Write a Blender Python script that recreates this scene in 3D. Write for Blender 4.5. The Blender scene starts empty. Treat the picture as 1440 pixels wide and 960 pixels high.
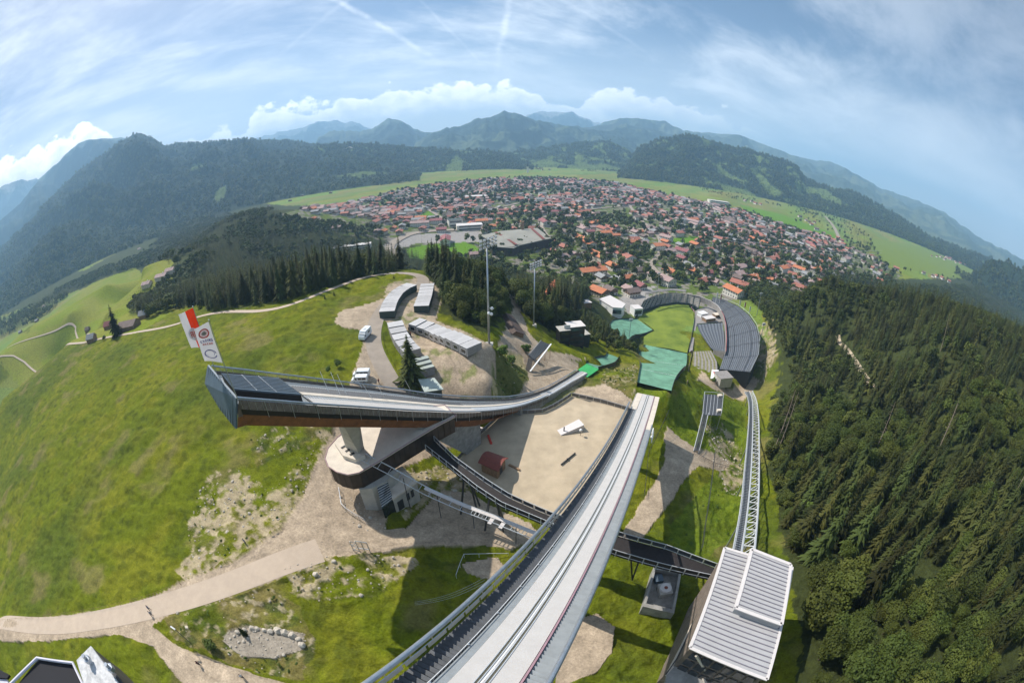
HAZE=1.3e-4; EXPO=0.42
import bpy, math, random
import numpy as np
from mathutils import Vector, noise as mnoise
random.seed(7); rng = np.random.default_rng(7)
SC = bpy.context.scene; COL = SC.collection
PITCH = math.radians(26.5); CP, SP = math.cos(PITCH), math.sin(PITCH)
# ---------------------------------------------------------------- surveying helpers (camera stands at the origin, heights relative to it)
def ray(px, py):
    dx = px-720.0; dy = py-480.0; r = math.hypot(dx, dy) or 1e-9
    th = 2*math.asin(min(r/1200, .999)); s = math.sin(th)/r
    R = dx*s; U = -dy*s; F = math.cos(th)
    return R, U*SP+F*CP, U*CP-F*SP
def at(px, py, z):
    a = ray(px, py); k = z/a[2]
    return Vector((a[0]*k, a[1]*k, z))
def atd(px, py, D):
    a = ray(px, py); k = D/math.hypot(a[0], a[1])
    return Vector((a[0]*k, a[1]*k, a[2]*k))
def proj(x, y, z):
    x = np.asarray(x, float); y = np.asarray(y, float); z = np.asarray(z, float)
    F = y*CP-z*SP; U = y*SP+z*CP; d = np.sqrt(x*x+y*y+z*z)
    th = np.arccos(np.clip(F/d, -1, 1)); r = 1200*np.sin(th/2); h = np.hypot(x, U)+1e-9
    return 720+x/h*r, 480-U/h*r
# ---------------------------------------------------------------- noise on arrays
def vnoise(x, y, seed=0):
    xi = np.floor(x).astype(np.int64); yi = np.floor(y).astype(np.int64)
    xf = x-xi; yf = y-yi
    def h(a, b):
        n = (a*374761393+b*668265263+seed*1442695041) & 0x7fffffff
        n = ((n ^ (n >> 13))*1274126177) & 0x7fffffff
        n = ((n ^ (n >> 16))*2246822519) & 0x7fffffff
        return ((n ^ (n >> 15)) & 0xffffff)/float(0xffffff)
    u = xf*xf*(3-2*xf); v = yf*yf*(3-2*yf)
    return (h(xi, yi)*(1-u)+h(xi+1, yi)*u)*(1-v)+(h(xi, yi+1)*(1-u)+h(xi+1, yi+1)*u)*v
def fbm(x, y, o=4, seed=0, g=.5):
    s = 0; a = 1; t = 0
    for i in range(o):
        s = s+a*vnoise(x, y, seed+i*17); t += a; a *= g
        x = x*2.03+11.3; y = y*2.03+5.7
    return s/t
def inpoly(X, Y, P):
    P = [(p[0], p[1]) for p in P]
    x0 = min(p[0] for p in P); x1 = max(p[0] for p in P); y0 = min(p[1] for p in P); y1 = max(p[1] for p in P)
    out = np.zeros(X.shape, bool)
    m = (X >= x0) & (X <= x1) & (Y >= y0) & (Y <= y1)
    xs = X[m]; ys = Y[m]; c = np.zeros(xs.shape, bool)
    for i in range(len(P)):
        ax, ay = P[i]; bx, by = P[i-1]
        if ay == by: continue
        k = ((ay > ys) != (by > ys)) & (xs < (bx-ax)*(ys-ay)/(by-ay)+ax)
        c ^= k
    out[m] = c
    return out
# ---------------------------------------------------------------- terrain: measured heights, interpolated
CTL = []
def c(px, py, z): p = at(px, py, z); CTL.append((p.x, p.y, z))
def cx(x, y, z): CTL.append((x, y, z))
for q in [(0,890,-72),(100,872,-69),(210,850,-66),(345,790,-64),(450,760,-64),(530,742,-66),(620,750,-67.5),(700,752,-68),
          (100,940,-66),(300,950,-63),(400,900,-62.5),(450,850,-63),(500,940,-62),(600,880,-64),(560,800,-65.5),(720,800,-68),(650,640,-75.5),
          (830,900,-66),(860,940,-65),(900,830,-68),(930,830,-68.5),(1000,700,-77),(950,650,-77),(920,700,-75),(1000,620,-87),(955,585,-83),(1050,700,-77),
          (1020,560,-102),(1080,620,-86),(1100,760,-68),(1120,850,-62),(1120,940,-58),(985,900,-66),(1060,900,-62),(940,600,-82),
          (850,540,-80),(830,500,-86),(800,500,-84),(770,520,-80),(760,560,-79),(780,480,-86),(830,475,-98),(720,440,-76),(700,470,-69),
          (692,505,-64.5),(692,530,-65),(692,550,-66.5),(705,500,-66),(716,512,-73),(735,530,-76),(750,542,-77),(705,545,-74),(650,520,-64),(600,480,-64),(560,500,-63.5),(540,560,-65.5),(520,480,-62),(480,450,-61),(520,410,-62),(588,388,-62),(610,420,-64),
          (640,450,-65),(600,600,-72),(640,605,-75),(690,600,-76),(740,600,-77),(800,640,-77),(720,680,-75),(860,600,-78),(700,560,-72),
          (400,450,-63),(300,480,-67),(250,550,-67),(300,600,-66),(400,620,-63.5),(150,600,-76),(50,620,-84),(5,700,-86),(100,750,-77),(200,700,-70),
          (200,800,-68),(50,820,-75),(5,560,-94),(100,480,-87),(200,465,-78),(350,435,-68),(450,415,-62),(560,385,-62),(450,600,-62.5),(470,560,-62),
          (0,500,-106),(40,460,-112),(100,440,-108),(150,400,-105),(200,400,-100),(240,378,-92),(200,380,-97),(150,440,-98),(250,440,-80),
          (885,490,-105),(870,475,-120),(880,430,-139),(935,420,-140),(1000,450,-140),(1000,515,-138.5),(970,440,-140),(905,490,-138),
          (1010,525,-134),(975,528,-136),(985,545,-122),(960,530,-105),(1035,530,-135),(1100,490,-118),(1075,430,-134),(1090,560,-104),
          (1180,480,-105),(1200,520,-96),(1200,650,-80),(1200,750,-71),(1300,800,-60),(1420,860,-54),(1430,700,-60),(1200,900,-58),(1300,600,-78),(1420,580,-70),
          (1140,600,-88),(1140,700,-77),(1046,409,-141),(1058,411,-141),(1072,414,-140),(1088,428,-136),(1078,405,-143),(820,440,-118),(790,430,-108),(760,430,-92),(850,455,-125)]: c(*q)
for q in [(0,0,-62),(0,-60,-50),(60,-60,-44),(-60,-60,-62),(150,-80,-38),(-150,-80,-85),(0,-200,-20),(250,-100,-40),(-300,0,-110),(-200,-30,-92),
          (190,60,-55),(240,120,-58),(300,200,-66),(250,260,-80),(320,110,-50),(350,60,-45),(420,180,-66),(480,330,-120),(400,420,-148),(300,420,-148),
          (170,420,-147),(100,440,-148),(60,330,-125),(20,300,-112),(-20,290,-105),(-60,290,-100),(-20,400,-146),(30,400,-146),(-90,380,-142),(-160,300,-98),(-120,270,-80),(-60,235,-70),(-10,210,-72),
          (-170,420,-146),(-230,330,-110),(-200,250,-80),(-330,520,-120),(-420,600,-104),(-520,700,-84),(-600,760,-90),(-480,820,-95),(-620,620,-128),(-300,900,-135),(-700,560,-150),(-560,420,-150),(-600,250,-150),(-520,120,-148),(-430,240,-118),(-420,330,-112),(-350,330,-104),(-500,0,-140),
          (130,340,-140.2),(150,290,-139),(600,500,-150),(700,250,-110),(600,100,-70),(800,0,-60),(700,-300,0),(500,-300,0),(0,-600,60),(-800,-300,-150)]: cx(*q)
for R_ in (1100, 1700, 2600, 4200, 7000, 14000, 26000):
    for a in range(-180, 180, 15 if R_ < 5000 else 30):
        if R_ == 1100 and -47 < a < -20: continue
        zz = -150
        if abs(a) > 110: zz = -150+(abs(a)-110)*.02*R_*.15
        cx(R_*math.sin(math.radians(a)), R_*math.cos(math.radians(a)), zz)
for (sx, sy) in ((500,450),(250,520),(0,540),(-200,560),(500,650),(200,760),(-100,760),(800,450),(0,950),(400,950),(700,800),(-800,700),(-850,400),(-900,100)): cx(sx, sy, -150)
# ski-jump hill axes: take-off point, azimuth, profile
TL_, AL = at(911,555,-68), math.radians(24.2)
TN_, AN = Vector((26.95,135,-80)), math.radians(36)
def zL(s): return -68+.227*s+.00186*s*s
def zN(s): return -80+.105*s+.00326*s*s if s < 85 else -47.52+.659*(s-85)
def PL(s, w, dz=0): return Vector((TL_.x-s*math.sin(AL)+w*math.cos(AL), TL_.y-s*math.cos(AL)-w*math.sin(AL), zL(s)+dz))
def PN(s, w, dz=0): return Vector((TN_.x-s*math.sin(AN)+w*math.cos(AN), TN_.y-s*math.cos(AN)-w*math.sin(AN), zN(s)+dz))
rowsL = [((896,538,-76),(944,550,-74.5)),((898,526,-80),(949,534,-79.5)),((900,516,-85),(957,523,-85.5)),((901,512,-90),(963,517,-92)),((897,508,-120),(964,517,-120)),
         ((895,505,-137.5),(965,514,-136.5)),((899,497,-139.4),(966,506,-139)),((907,485,-139.8),(966,497.5,-139.8))]
rowsN = [((813,520,-84),(826,530,-83.5)),((824,511,-87),(841,519,-86.5)),((840,503,-93),(856,515,-92)),((855,502,-98),(868,510,-97)),((855,470,-121),(880,483,-121)),
         ((858,452,-134),(890,472,-135)),((872,449,-138.6),(904,471,-139.5)),((896,449,-139.8),(919,465,-139.8))]
for rows in (rowsL, rowsN):
    for l, r in rows:
        p = at(*l); q = at(*r)
        for k in (0, .5, 1):
            m = p.lerp(q, k); cx(m.x, m.y, m.z-.9)
for Pn, zz in (([(1001,421),(1017,445),(1020,462),(1020,494),(1012,519)], -134.5), ([(1003,417),(1038,430),(1053,442),(1064,458),(1068,478),(1066,500),(1055,523)], -119), ([(1020,424),(1043,450),(1044,480),(1040,505),(1032,520)], -127), ([(893,446),(925,430),(970,428),(905,423),(945,411),(985,419)], -136)):
    for x, y in Pn: p = at(x, y, zz); cx(p.x, p.y, -141.5)
for x, y, zz in ((1036,776,-57.5),(1047,711,-69.5),(1051,666,-77),(1054,621,-86),(1056,581,-98),(1055,560,-113)):
    p = at(x, y, zz); CTL.insert(0, (p.x, p.y, zz-9))
for s in range(0, 44, 5):
    for w_ in (-4, 4): q_ = PN(s, w_); CTL.insert(0, (q_.x, q_.y, q_.z-1.8 if s < 25 else min(q_.z-2.5, -75)))
_P = []
for p in CTL:                                   # drop near duplicates
    if all(abs(p[0]-q[0])+abs(p[1]-q[1]) > 2.5 for q in _P): _P.append(p)
_P = np.array(_P); _C = 3.0
_A = np.sqrt(((_P[:, None, :2]-_P[None, :, :2])**2).sum(2)+_C*_C)
_W = np.linalg.solve(_A-np.eye(len(_P))*.02, _P[:, 2]+100)
def tz(x, y):
    x = np.asarray(x, float); y = np.asarray(y, float); sh = x.shape; x = x.ravel(); y = y.ravel(); out = np.empty(x.size)
    for i in range(0, x.size, 50000):
        d = np.sqrt((x[i:i+50000, None]-_P[None, :, 0])**2+(y[i:i+50000, None]-_P[None, :, 1])**2+_C*_C)
        out[i:i+50000] = d@_W-100
    return out.reshape(sh)
def tz1(x, y): return float(tz(np.array([x]), np.array([y]))[0])
def onT(px, py, h=0.0):
    """where the sight line through a photo point meets the ground (raised by h)"""
    a = ray(px, py); hz = math.hypot(a[0], a[1]); ux, uy, sl = a[0]/hz, a[1]/hz, a[2]/hz
    D = np.exp(np.linspace(math.log(6), math.log(9000), 700))
    g = tz(ux*D, uy*D)+h-sl*D
    k = np.argmax(g > 0) if (g > 0).any() else len(D)-1
    if k == 0: k = 1
    lo, hi = D[k-1], D[k]
    t = g[k-1]/(g[k-1]-g[k]) if g[k] != g[k-1] else 0
    D_ = lo+(hi-lo)*min(max(t, 0), 1)
    return Vector((ux*D_, uy*D_, sl*D_-h))
def ground(P, h=0): return [onT(a, b, h) for a, b in P]
# ---------------------------------------------------------------- objects
def tag(o, label=None, cat=None, group=None, kind=None):
    if label: o['label'] = label
    if cat: o['category'] = cat
    if group: o['group'] = group
    if kind: o['kind'] = kind
    return o
def empty(name, loc, rz=0):
    o = bpy.data.objects.new(name, None); o.location = loc; o.rotation_euler.z = rz; COL.objects.link(o); o.empty_display_size = .5
    return o
class MB:
    def __init__(s): s.v = []; s.f = []; s.m = []; s.mi = 0
    def add(s, vs, fs):
        b = len(s.v); s.v += [tuple(v) for v in vs]; s.f += [tuple(b+i for i in f) for f in fs]; s.m += [s.mi]*len(fs); return s
    def box(s, x0, x1, y0, y1, z0, z1):
        return s.add([(x0,y0,z0),(x1,y0,z0),(x1,y1,z0),(x0,y1,z0),(x0,y0,z1),(x1,y0,z1),(x1,y1,z1),(x0,y1,z1)],
                     [(0,3,2,1),(4,5,6,7),(0,1,5,4),(1,2,6,5),(2,3,7,6),(3,0,4,7)])
    def prism(s, top, bot):
        """top/bot: matching loops"""
        n = len(top); a = sum((top[i][0]*top[(i+1) % n][1]-top[(i+1) % n][0]*top[i][1]) for i in range(n))
        if a < 0: top = top[::-1]; bot = bot[::-1]
        return s.add(list(top)+list(bot), [tuple(range(n)), tuple(range(2*n-1, n-1, -1))]+[(i, n+i, n+(i+1) % n, (i+1) % n) for i in range(n)])
    def slab(s, loop, z0=None, th=None):
        t = [Vector(p) for p in loop]
        return s.prism(t, [Vector((p.x, p.y, z0 if z0 is not None else p.z-th)) for p in t])
    def bar(s, a, b, w, h=None, up=(0,0,1)):
        a = Vector(a); b = Vector(b); d = b-a
        if d.length < 1e-6: return s
        d.normalize(); h = h or w; u = Vector(up); sx = d.cross(u)
        if sx.length < 1e-3: sx = d.cross(Vector((0,1,0)))
        sx.normalize(); uy = sx.cross(d).normalized(); sx *= w/2; uy *= h/2
        vs = [a-sx-uy, a+sx-uy, a+sx+uy, a-sx+uy, b-sx-uy, b+sx-uy, b+sx+uy, b-sx+uy]
        return s.add(vs, [(0,1,2,3),(7,6,5,4),(0,4,5,1),(1,5,6,2),(2,6,7,3),(3,7,4,0)])
    def tube(s, pts, r, n=8, cap=True, r2=None):
        pts = [Vector(p) for p in pts]; L = []
        for i, p in enumerate(pts):
            d = (pts[min(i+1, len(pts)-1)]-pts[max(i-1, 0)]).normalized()
            u = Vector((0,0,1)) if abs(d.z) < .9 else Vector((1,0,0))
            x = d.cross(u).normalized(); y = x.cross(d)
            rr = r if r2 is None else r+(r2-r)*i/max(len(pts)-1, 1)
            L += [p+x*rr*math.cos(2*math.pi*k/n)+y*rr*math.sin(2*math.pi*k/n) for k in range(n)]
        fs = []
        for i in range(len(pts)-1):
            for k in range(n): fs.append((i*n+k, i*n+(k+1) % n, (i+1)*n+(k+1) % n, (i+1)*n+k))
        if cap: fs += [tuple(range(n-1, -1, -1)), tuple((len(pts)-1)*n+k for k in range(n))]
        return s.add(L, fs)
    def strip(s, A, B, th=0):
        """ribbon between two matching polylines, optional thickness downward"""
        A = [Vector(p) for p in A]; B = [Vector(p) for p in B]; n = len(A)
        if not th: return s.add(A+B, [(i, n+i, n+i+1, i+1) for i in range(n-1)])
        D = Vector((0,0,-th)); V = A+B+[p+D for p in A]+[p+D for p in B]; f = []
        for i in range(n-1):
            f += [(i, n+i, n+i+1, i+1), (2*n+i+1, 3*n+i+1, 3*n+i, 2*n+i), (i+1, 2*n+i+1, 2*n+i, i), (n+i, 3*n+i, 3*n+i+1, n+i+1)]
        f += [(0, 2*n, 3*n, n), (n-1, 2*n-1, 4*n-1, 3*n-1)]
        return s.add(V, f)
    def sphere(s, c_, r, nu=10, nv=6, sq=(1,1,1)):
        vs = []; c_ = Vector(c_)
        for j in range(nv+1):
            t = math.pi*j/nv
            for i in range(nu):
                a = 2*math.pi*i/nu; vs.append(c_+Vector((math.sin(t)*math.cos(a)*sq[0], math.sin(t)*math.sin(a)*sq[1], math.cos(t)*sq[2]))*r)
        return s.add(vs, [(j*nu+i, (j+1)*nu+i, (j+1)*nu+(i+1) % nu, j*nu+(i+1) % nu) for j in range(nv) for i in range(nu)])
    def mesh(s, name, mats):
        me = bpy.data.meshes.new(name); me.from_pydata(s.v, [], s.f)
        for m in (mats if isinstance(mats, (list, tuple)) else [mats]): me.materials.append(m)
        if any(s.m): me.polygons.foreach_set('material_index', s.m)
        me.update(); return me
    def build(s, name, mats, parent=None, smooth=False, local=None):
        """verts are world coordinates; with a parent they are moved into its space (parents here have plain location/rotation)"""
        if parent is not None and local is None:
            mt = parent.matrix_basis.copy(); pp = parent.parent
            while pp is not None: mt = pp.matrix_basis@mt; pp = pp.parent
            inv = mt.inverted(); s.v = [tuple(inv@Vector(v)) for v in s.v]
        me = s.mesh(name, mats)
        if smooth: me.polygons.foreach_set('use_smooth', [True]*len(me.polygons))
        o = bpy.data.objects.new(name, me); COL.objects.link(o)
        if parent is not None: o.parent = parent
        return o
def copy_tree(o, parent=None):
    c_ = o.copy(); COL.objects.link(c_); c_.parent = parent
    for ch in list(o.children): copy_tree(ch, c_)
    return c_
def lerpl(P, n):
    """resample a polyline to n points"""
    P = [Vector(p) for p in P]; L = [0]
    for i in range(1, len(P)): L.append(L[-1]+(P[i]-P[i-1]).length)
    out = []; j = 0
    for k in range(n):
        t = L[-1]*k/(n-1)
        while j < len(P)-2 and L[j+1] < t: j += 1
        out.append(P[j].lerp(P[j+1], (t-L[j])/max(L[j+1]-L[j], 1e-9)))
    return out
def smoothl(P, n, it=2):
    P = [Vector(p) for p in P]
    for _ in range(it):
        Q = [P[0]]
        for i in range(len(P)-1): Q += [P[i].lerp(P[i+1], .25), P[i].lerp(P[i+1], .75)]
        P = Q+[P[-1]]
    return lerpl(P, n)
# ---------------------------------------------------------------- materials
def srgb(r, g, b):
    f = lambda v: (v/12.92 if v <= .04045 else ((v+.055)/1.055)**2.4)
    return (f(r/255), f(g/255), f(b/255))
def mat(name, col, rough=.7, metal=0, var=.15, scale=1.5, bump=0, bscale=None, spec=.4, rnd=0, stripes=None, col2=None, transl=0, coord='Object'):
    m = bpy.data.materials.new(name); m.use_nodes = True; nt = m.node_tree; N = nt.nodes; L = nt.links; p = N['Principled BSDF']
    p.inputs['Roughness'].default_value = rough; p.inputs['Metallic'].default_value = metal; p.inputs['Specular IOR Level'].default_value = spec
    tc = N.new('ShaderNodeTexCoord'); no = N.new('ShaderNodeTexNoise'); no.inputs['Scale'].default_value = scale; no.inputs['Detail'].default_value = 5; no.inputs['Roughness'].default_value = .65
    L.new(tc.outputs[coord], no.inputs['Vector'])
    mx = N.new('ShaderNodeMix'); mx.data_type = 'RGBA'
    mr = N.new('ShaderNodeMapRange'); mr.inputs['From Min'].default_value = .3; mr.inputs['From Max'].default_value = .7
    L.new(no.outputs['Fac'], mr.inputs['Value']); L.new(mr.outputs[0], mx.inputs['Factor'])
    a = [max(0, v*(1-var)) for v in col]; b = [min(1, v*(1+var)) for v in (col2 or col)]
    mx.inputs['A'].default_value = (*a, 1); mx.inputs['B'].default_value = (*b, 1)
    out = mx.outputs['Result']
    if stripes:
        ax, per, dark, wid = stripes
        sp = N.new('ShaderNodeSeparateXYZ'); L.new(tc.outputs[coord], sp.inputs[0])
        mu = N.new('ShaderNodeMath'); mu.operation = 'MODULO'; mu.inputs[1].default_value = per
        ad = N.new('ShaderNodeMath'); ad.operation = 'ADD'; ad.inputs[1].default_value = 1000*per
        L.new(sp.outputs[ax], ad.inputs[0]); L.new(ad.outputs[0], mu.inputs[0])
        lt = N.new('ShaderNodeMath'); lt.operation = 'LESS_THAN'; lt.inputs[1].default_value = wid; L.new(mu.outputs[0], lt.inputs[0])
        m2 = N.new('ShaderNodeMix'); m2.data_type = 'RGBA'; m2.inputs['B'].default_value = (*[v*dark for v in col], 1)
        L.new(lt.outputs[0], m2.inputs['Factor']); L.new(out, m2.inputs['A']); out = m2.outputs['Result']
    if rnd:
        oi = N.new('ShaderNodeObjectInfo'); hs = N.new('ShaderNodeHueSaturation')
        r1 = N.new('ShaderNodeMapRange'); r1.inputs['To Min'].default_value = 1-rnd; r1.inputs['To Max'].default_value = 1+rnd
        r2 = N.new('ShaderNodeMapRange'); r2.inputs['To Min'].default_value = .5-.06*rnd; r2.inputs['To Max'].default_value = .5+.05*rnd
        L.new(oi.outputs['Random'], r1.inputs['Value']); L.new(r1.outputs[0], hs.inputs['Value'])
        md = N.new('ShaderNodeMath'); md.operation = 'FRACT'; ml = N.new('ShaderNodeMath'); ml.operation = 'MULTIPLY'; ml.inputs[1].default_value = 7.31
        L.new(oi.outputs['Random'], ml.inputs[0]); L.new(ml.outputs[0], md.inputs[0]); L.new(md.outputs[0], r2.inputs['Value']); L.new(r2.outputs[0], hs.inputs['Hue'])
        L.new(out, hs.inputs['Color']); out = hs.outputs['Color']
    L.new(out, p.inputs['Base Color'])
    if bump:
        n2 = N.new('ShaderNodeTexNoise'); n2.inputs['Scale'].default_value = bscale or scale*4; n2.inputs['Detail'].default_value = 4
        L.new(tc.outputs[coord], n2.inputs['Vector']); bp = N.new('ShaderNodeBump'); bp.inputs['Distance'].default_value = bump; bp.inputs['Strength'].default_value = .8
        L.new(n2.outputs['Fac'], bp.inputs['Height']); L.new(bp.outputs[0], p.inputs['Normal'])
    if transl:
        tr = N.new('ShaderNodeBsdfTranslucent'); ms = N.new('ShaderNodeMixShader'); ms.inputs[0].default_value = transl
        L.new(out, tr.inputs['Color']); L.new(p.outputs[0], ms.inputs[1]); L.new(tr.outputs[0], ms.inputs[2]); L.new(ms.outputs[0], N['Material Output'].inputs['Surface'])
    return m
M = {}
M['concrete'] = mat('concrete', (.42,.40,.36), .85, var=.18, scale=.6, bump=.01)
M['beige'] = mat('beige_concrete', (.62,.55,.46), .85, var=.12, scale=.5, bump=.01)
M['conc_dark'] = mat('weathered_concrete', (.28,.27,.25), .9, var=.3, scale=.8, bump=.02)
M['steel'] = mat('galvanised_steel', (.42,.45,.49), .38, .75, var=.12, scale=2)
M['steel_light'] = mat('light_painted_steel', (.50,.52,.54), .5, .2, var=.08, scale=2)
M['steel_dark'] = mat('dark_steel', (.05,.052,.055), .5, .3, var=.2, scale=2)
M['track'] = mat('track_surface', (.52,.495,.47), .75, spec=.15, var=.05, scale=.7)
M['groove'] = mat('track_groove', (.10,.09,.06), .6, var=.3, scale=4)
M['trackgrey'] = mat('track_side_board', (.27,.29,.30), .75, spec=.2, var=.12, scale=1)
M['white'] = mat('white_paint', (.78,.78,.77), .5, var=.05, scale=2)
M['pink'] = mat('faded_red_edge', (.36,.22,.25), .6, var=.15)
M['cladding'] = mat('weathered_board_cladding', (.18,.145,.12), .8, var=.35, scale=1.2, stripes=(2,.28,.45,.03))
M['wood_orange'] = mat('warm_timber', (.22,.085,.03), .6, var=.35, scale=.8, stripes=(2,.35,.4,.03))
M['wood'] = mat('timber', (.26,.16,.09), .75, var=.3, scale=2)
M['blue_metal'] = mat('blue_grey_standing_seam_metal', (.085,.12,.155), .55, .1, var=.12, scale=.8)
M['black'] = mat('black_panel', (.012,.012,.013), .5, var=.3)
M['brownband'] = mat('dark_brown_facade_board', (.05,.035,.028), .5, var=.4, scale=.5)
M['glass'] = mat('window_glass', (.03,.035,.04), .08, var=.3, scale=.5, spec=.8)
M['grate'] = mat('walkway_grating', (.075,.08,.088), .6, .3, var=.25, scale=2)
M['deck_dark'] = mat('dark_bridge_planks', (.022,.018,.018), .75, var=.3, scale=2)
M['redroof'] = mat('red_brown_roof', (.19,.05,.035), .7, var=.2, scale=1.5)
M['roofgrey'] = mat('light_grey_sheet_roof', (.40,.395,.40), .7, .0, spec=.2, var=.06, scale=.35)
M['roofedge'] = mat('pale_roof_flashing', (.62,.58,.56), .7, 0, spec=.2, var=.05)
M['seam'] = mat('roof_seam', (.17,.16,.19), .6)
M['contbody'] = mat('grey_container_wall', (.27,.255,.24), .7, var=.15, scale=1.2, rnd=.12)
M['controof'] = mat('pale_container_roof', (.43,.42,.42), .7, var=.14, scale=.5, rnd=.12)
M['controof_g'] = mat('mossy_container_roof', (.36,.40,.36), .7, var=.16, scale=.5, rnd=.1)
M['contdark'] = mat('dark_green_container_wall', (.05,.07,.065), .7, var=.2, rnd=.1)
M['sand'] = mat('sandy_gravel_surface', (.45,.365,.255), .95, var=.17, scale=.22, bump=.04, bscale=7)
M['asphalt'] = mat('worn_asphalt', (.31,.26,.21), .9, var=.14, scale=.3, bump=.01, bscale=20)
M['paving'] = mat('pale_paved_lane', (.43,.345,.265), .9, var=.08, scale=.4, bump=.01, bscale=20)
M['darkasph'] = mat('dark_asphalt', (.16,.145,.135), .9, var=.15, scale=.5)
M['mat_green'] = mat('green_landing_mats', (.13,.29,.19), .75, var=.35, scale=.18, bump=.03)
M['mat_bright'] = mat('bright_green_mats', (.04,.36,.10), .75, var=.15, scale=.5)
M['pitch'] = mat('mown_pitch_grass', (.105,.175,.012), .9, var=.3, scale=.06, col2=(.17,.21,.02), bump=.05, bscale=3)
M['seats'] = mat('grey_tarpaulin_seating', (.15,.165,.185), .7, var=.5, scale=1.6)
M['seats2'] = mat('dark_blue_grey_seating', (.075,.083,.098), .7, var=.4, scale=1.8)
M['terrace'] = mat('grey_stone_terrace', (.27,.25,.235), .85, var=.2, scale=.5)
M['redwall'] = mat('faded_red_board', (.42,.13,.13), .7, var=.25, scale=.3)
M['red'] = mat('red_paint', (.55,.05,.03), .6)
M['carwhite'] = mat('white_car_paint', (.72,.74,.75), .25, var=.02, spec=.6)
M['tyre'] = mat('tyre_rubber', (.02,.02,.02), .9)
M['bark'] = mat('bark', (.07,.05,.035), .9, var=.3, scale=4)
M['deadwood'] = mat('bleached_dead_wood', (.25,.20,.15), .85, var=.2, scale=3)
M['spruce'] = mat('spruce_needles', (.052,.063,.015), .85, var=.5, scale=.25, rnd=.6, transl=.10, spec=.2)
M['leaf'] = mat('broadleaf_foliage', (.072,.092,.016), .7, var=.30, scale=.3, rnd=.35, transl=.18, spec=.2)
M['shrub'] = mat('shrub_foliage', (.10,.15,.028), .75, var=.3, scale=.8, rnd=.3, transl=.2, spec=.2)
M['rock'] = mat('pale_limestone', (.46,.41,.34), .9, var=.25, scale=.5, bump=.1, bscale=2)
# ---------------------------------------------------------------- ground colours
PXP = lambda P, h=0: [(v.x, v.y) for v in ground(P, h)]
POLY = {}
def poly(n, P, h=0): POLY.setdefault(n, []).append(PXP(P, h))
poly('gravel', [(0,873),(150,856),(215,838),(262,815),(330,790),(395,745),(425,700),(440,660),(462,618),(480,585),(500,560),(492,545),(497,520),(505,500),(512,478),(520,470),(545,540),(570,560),(600,575),(640,590),(660,600),(640,625),(600,645),(560,660),(540,745),(570,742),(620,690),(660,690),(700,715),(745,735),(760,750),(720,772),(640,765),(590,768),(520,778),(450,785),(370,822),(300,840),(240,862),(215,880),(250,908),(330,938),(420,965),(260,965),(215,908),(170,892),(100,897),(0,902)])
poly('gravel', [(545,400),(590,390),(618,400),(625,415),(612,450),(680,480),(697,500),(692,560),(640,575),(600,545),(572,515),(553,470),(535,440)])
poly('gravel', [(470,452),(478,437),(520,426),(545,417),(548,425),(530,450),(524,468),(500,463),(480,460)])
poly('gravel', [(705,470),(715,455),(722,432),(712,410),(720,410),(733,440),(745,470),(775,498),(815,512),(812,522),(770,560),(740,572),(715,560),(745,535),(735,500),(700,488)])
poly('gravel', [(940,598),(975,628),(1010,640),(1030,652),(1020,662),(985,655),(965,672),(930,722),(902,757),(868,757),(905,702),(935,650),(935,610)])
poly('gravel', [(800,872),(840,862),(866,880),(862,918),(835,945),(800,962),(780,962)])
poly('gravel', [(650,790),(700,783),(712,800),(690,815),(655,805)])
poly('gravel', [(812,545),(850,540),(890,562),(885,577),(840,568),(805,558)])
poly('gravel', [(985,520),(1000,535),(1040,542),(1060,528),(1068,535),(1058,552),(1045,562),(1010,548),(980,535)])
poly('gravel', [(760,492),(800,498),(824,504),(822,506),(780,504),(745,497)])
poly('scree', [(262,815),(250,803),(270,775),(262,742),(280,692),(300,662),(345,660),(378,690),(410,660),(455,605),(462,618),(440,660),(425,700),(395,745),(330,790)])
poly('scree', [(400,797),(470,778),(560,780),(596,790),(560,812),(530,835),(450,845),(410,828)])
poly('scree', [(540,665),(600,660),(640,640),(680,650),(665,700),(610,700),(570,730)])
poly('scree', [(475,690),(500,700),(545,745),(520,750),(485,735)])
poly('scree', [(985,590),(1000,640),(1045,700),(1050,640),(1020,600)])
poly('scree', [(1068,455),(1085,450),(1092,480),(1085,520),(1072,540),(1066,510)])
poly('tan', [(692,502),(720,540),(745,555),(790,540),(812,524),(830,530),(800,560),(760,575),(715,570),(695,560)])
poly('tan', [(695,500),(720,480),(770,500),(800,512),(810,522),(770,550),(735,552)])
poly('dryg', [(850,518),(897,512),(893,560),(870,555),(845,535)])
poly('dryg', [(230,868),(300,842),(380,825),(420,850),(440,900),(430,960),(330,935),(250,900)])
poly('dryg', [(360,655),(440,620),(520,600),(500,560),(440,560),(400,600),(350,620)])
poly('rockpatch', [(312,902),(322,886),(352,880),(392,886),(428,890),(426,912),(390,925),(340,922)])
poly('bright', [(940,560),(985,545),(1040,560),(1050,590),(1050,740),(1000,780),(950,790),(940,740),(985,690),(1010,660),(960,620),(935,600)])
poly('bright', [(897,540),(940,548),(935,560),(900,560)])
poly('dark', [(690,505),(712,500),(752,530),(750,548),(700,560)])  # steep side of the mound, its shade put into the grass colour
poly('forest', [(1095,545),(1085,450),(1060,420),(1080,405),(1180,395),(1290,392),(1380,392),(1440,385),(1470,960),(1125,970),(1118,850),(1100,760),(1090,690),(1080,620)])
poly('forest', [(0,445),(60,425),(150,395),(230,385),(260,430),(340,432),(440,410),(560,383),(600,370),(600,330),(540,300),(300,280),(215,330),(120,380),(0,400)])
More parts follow.
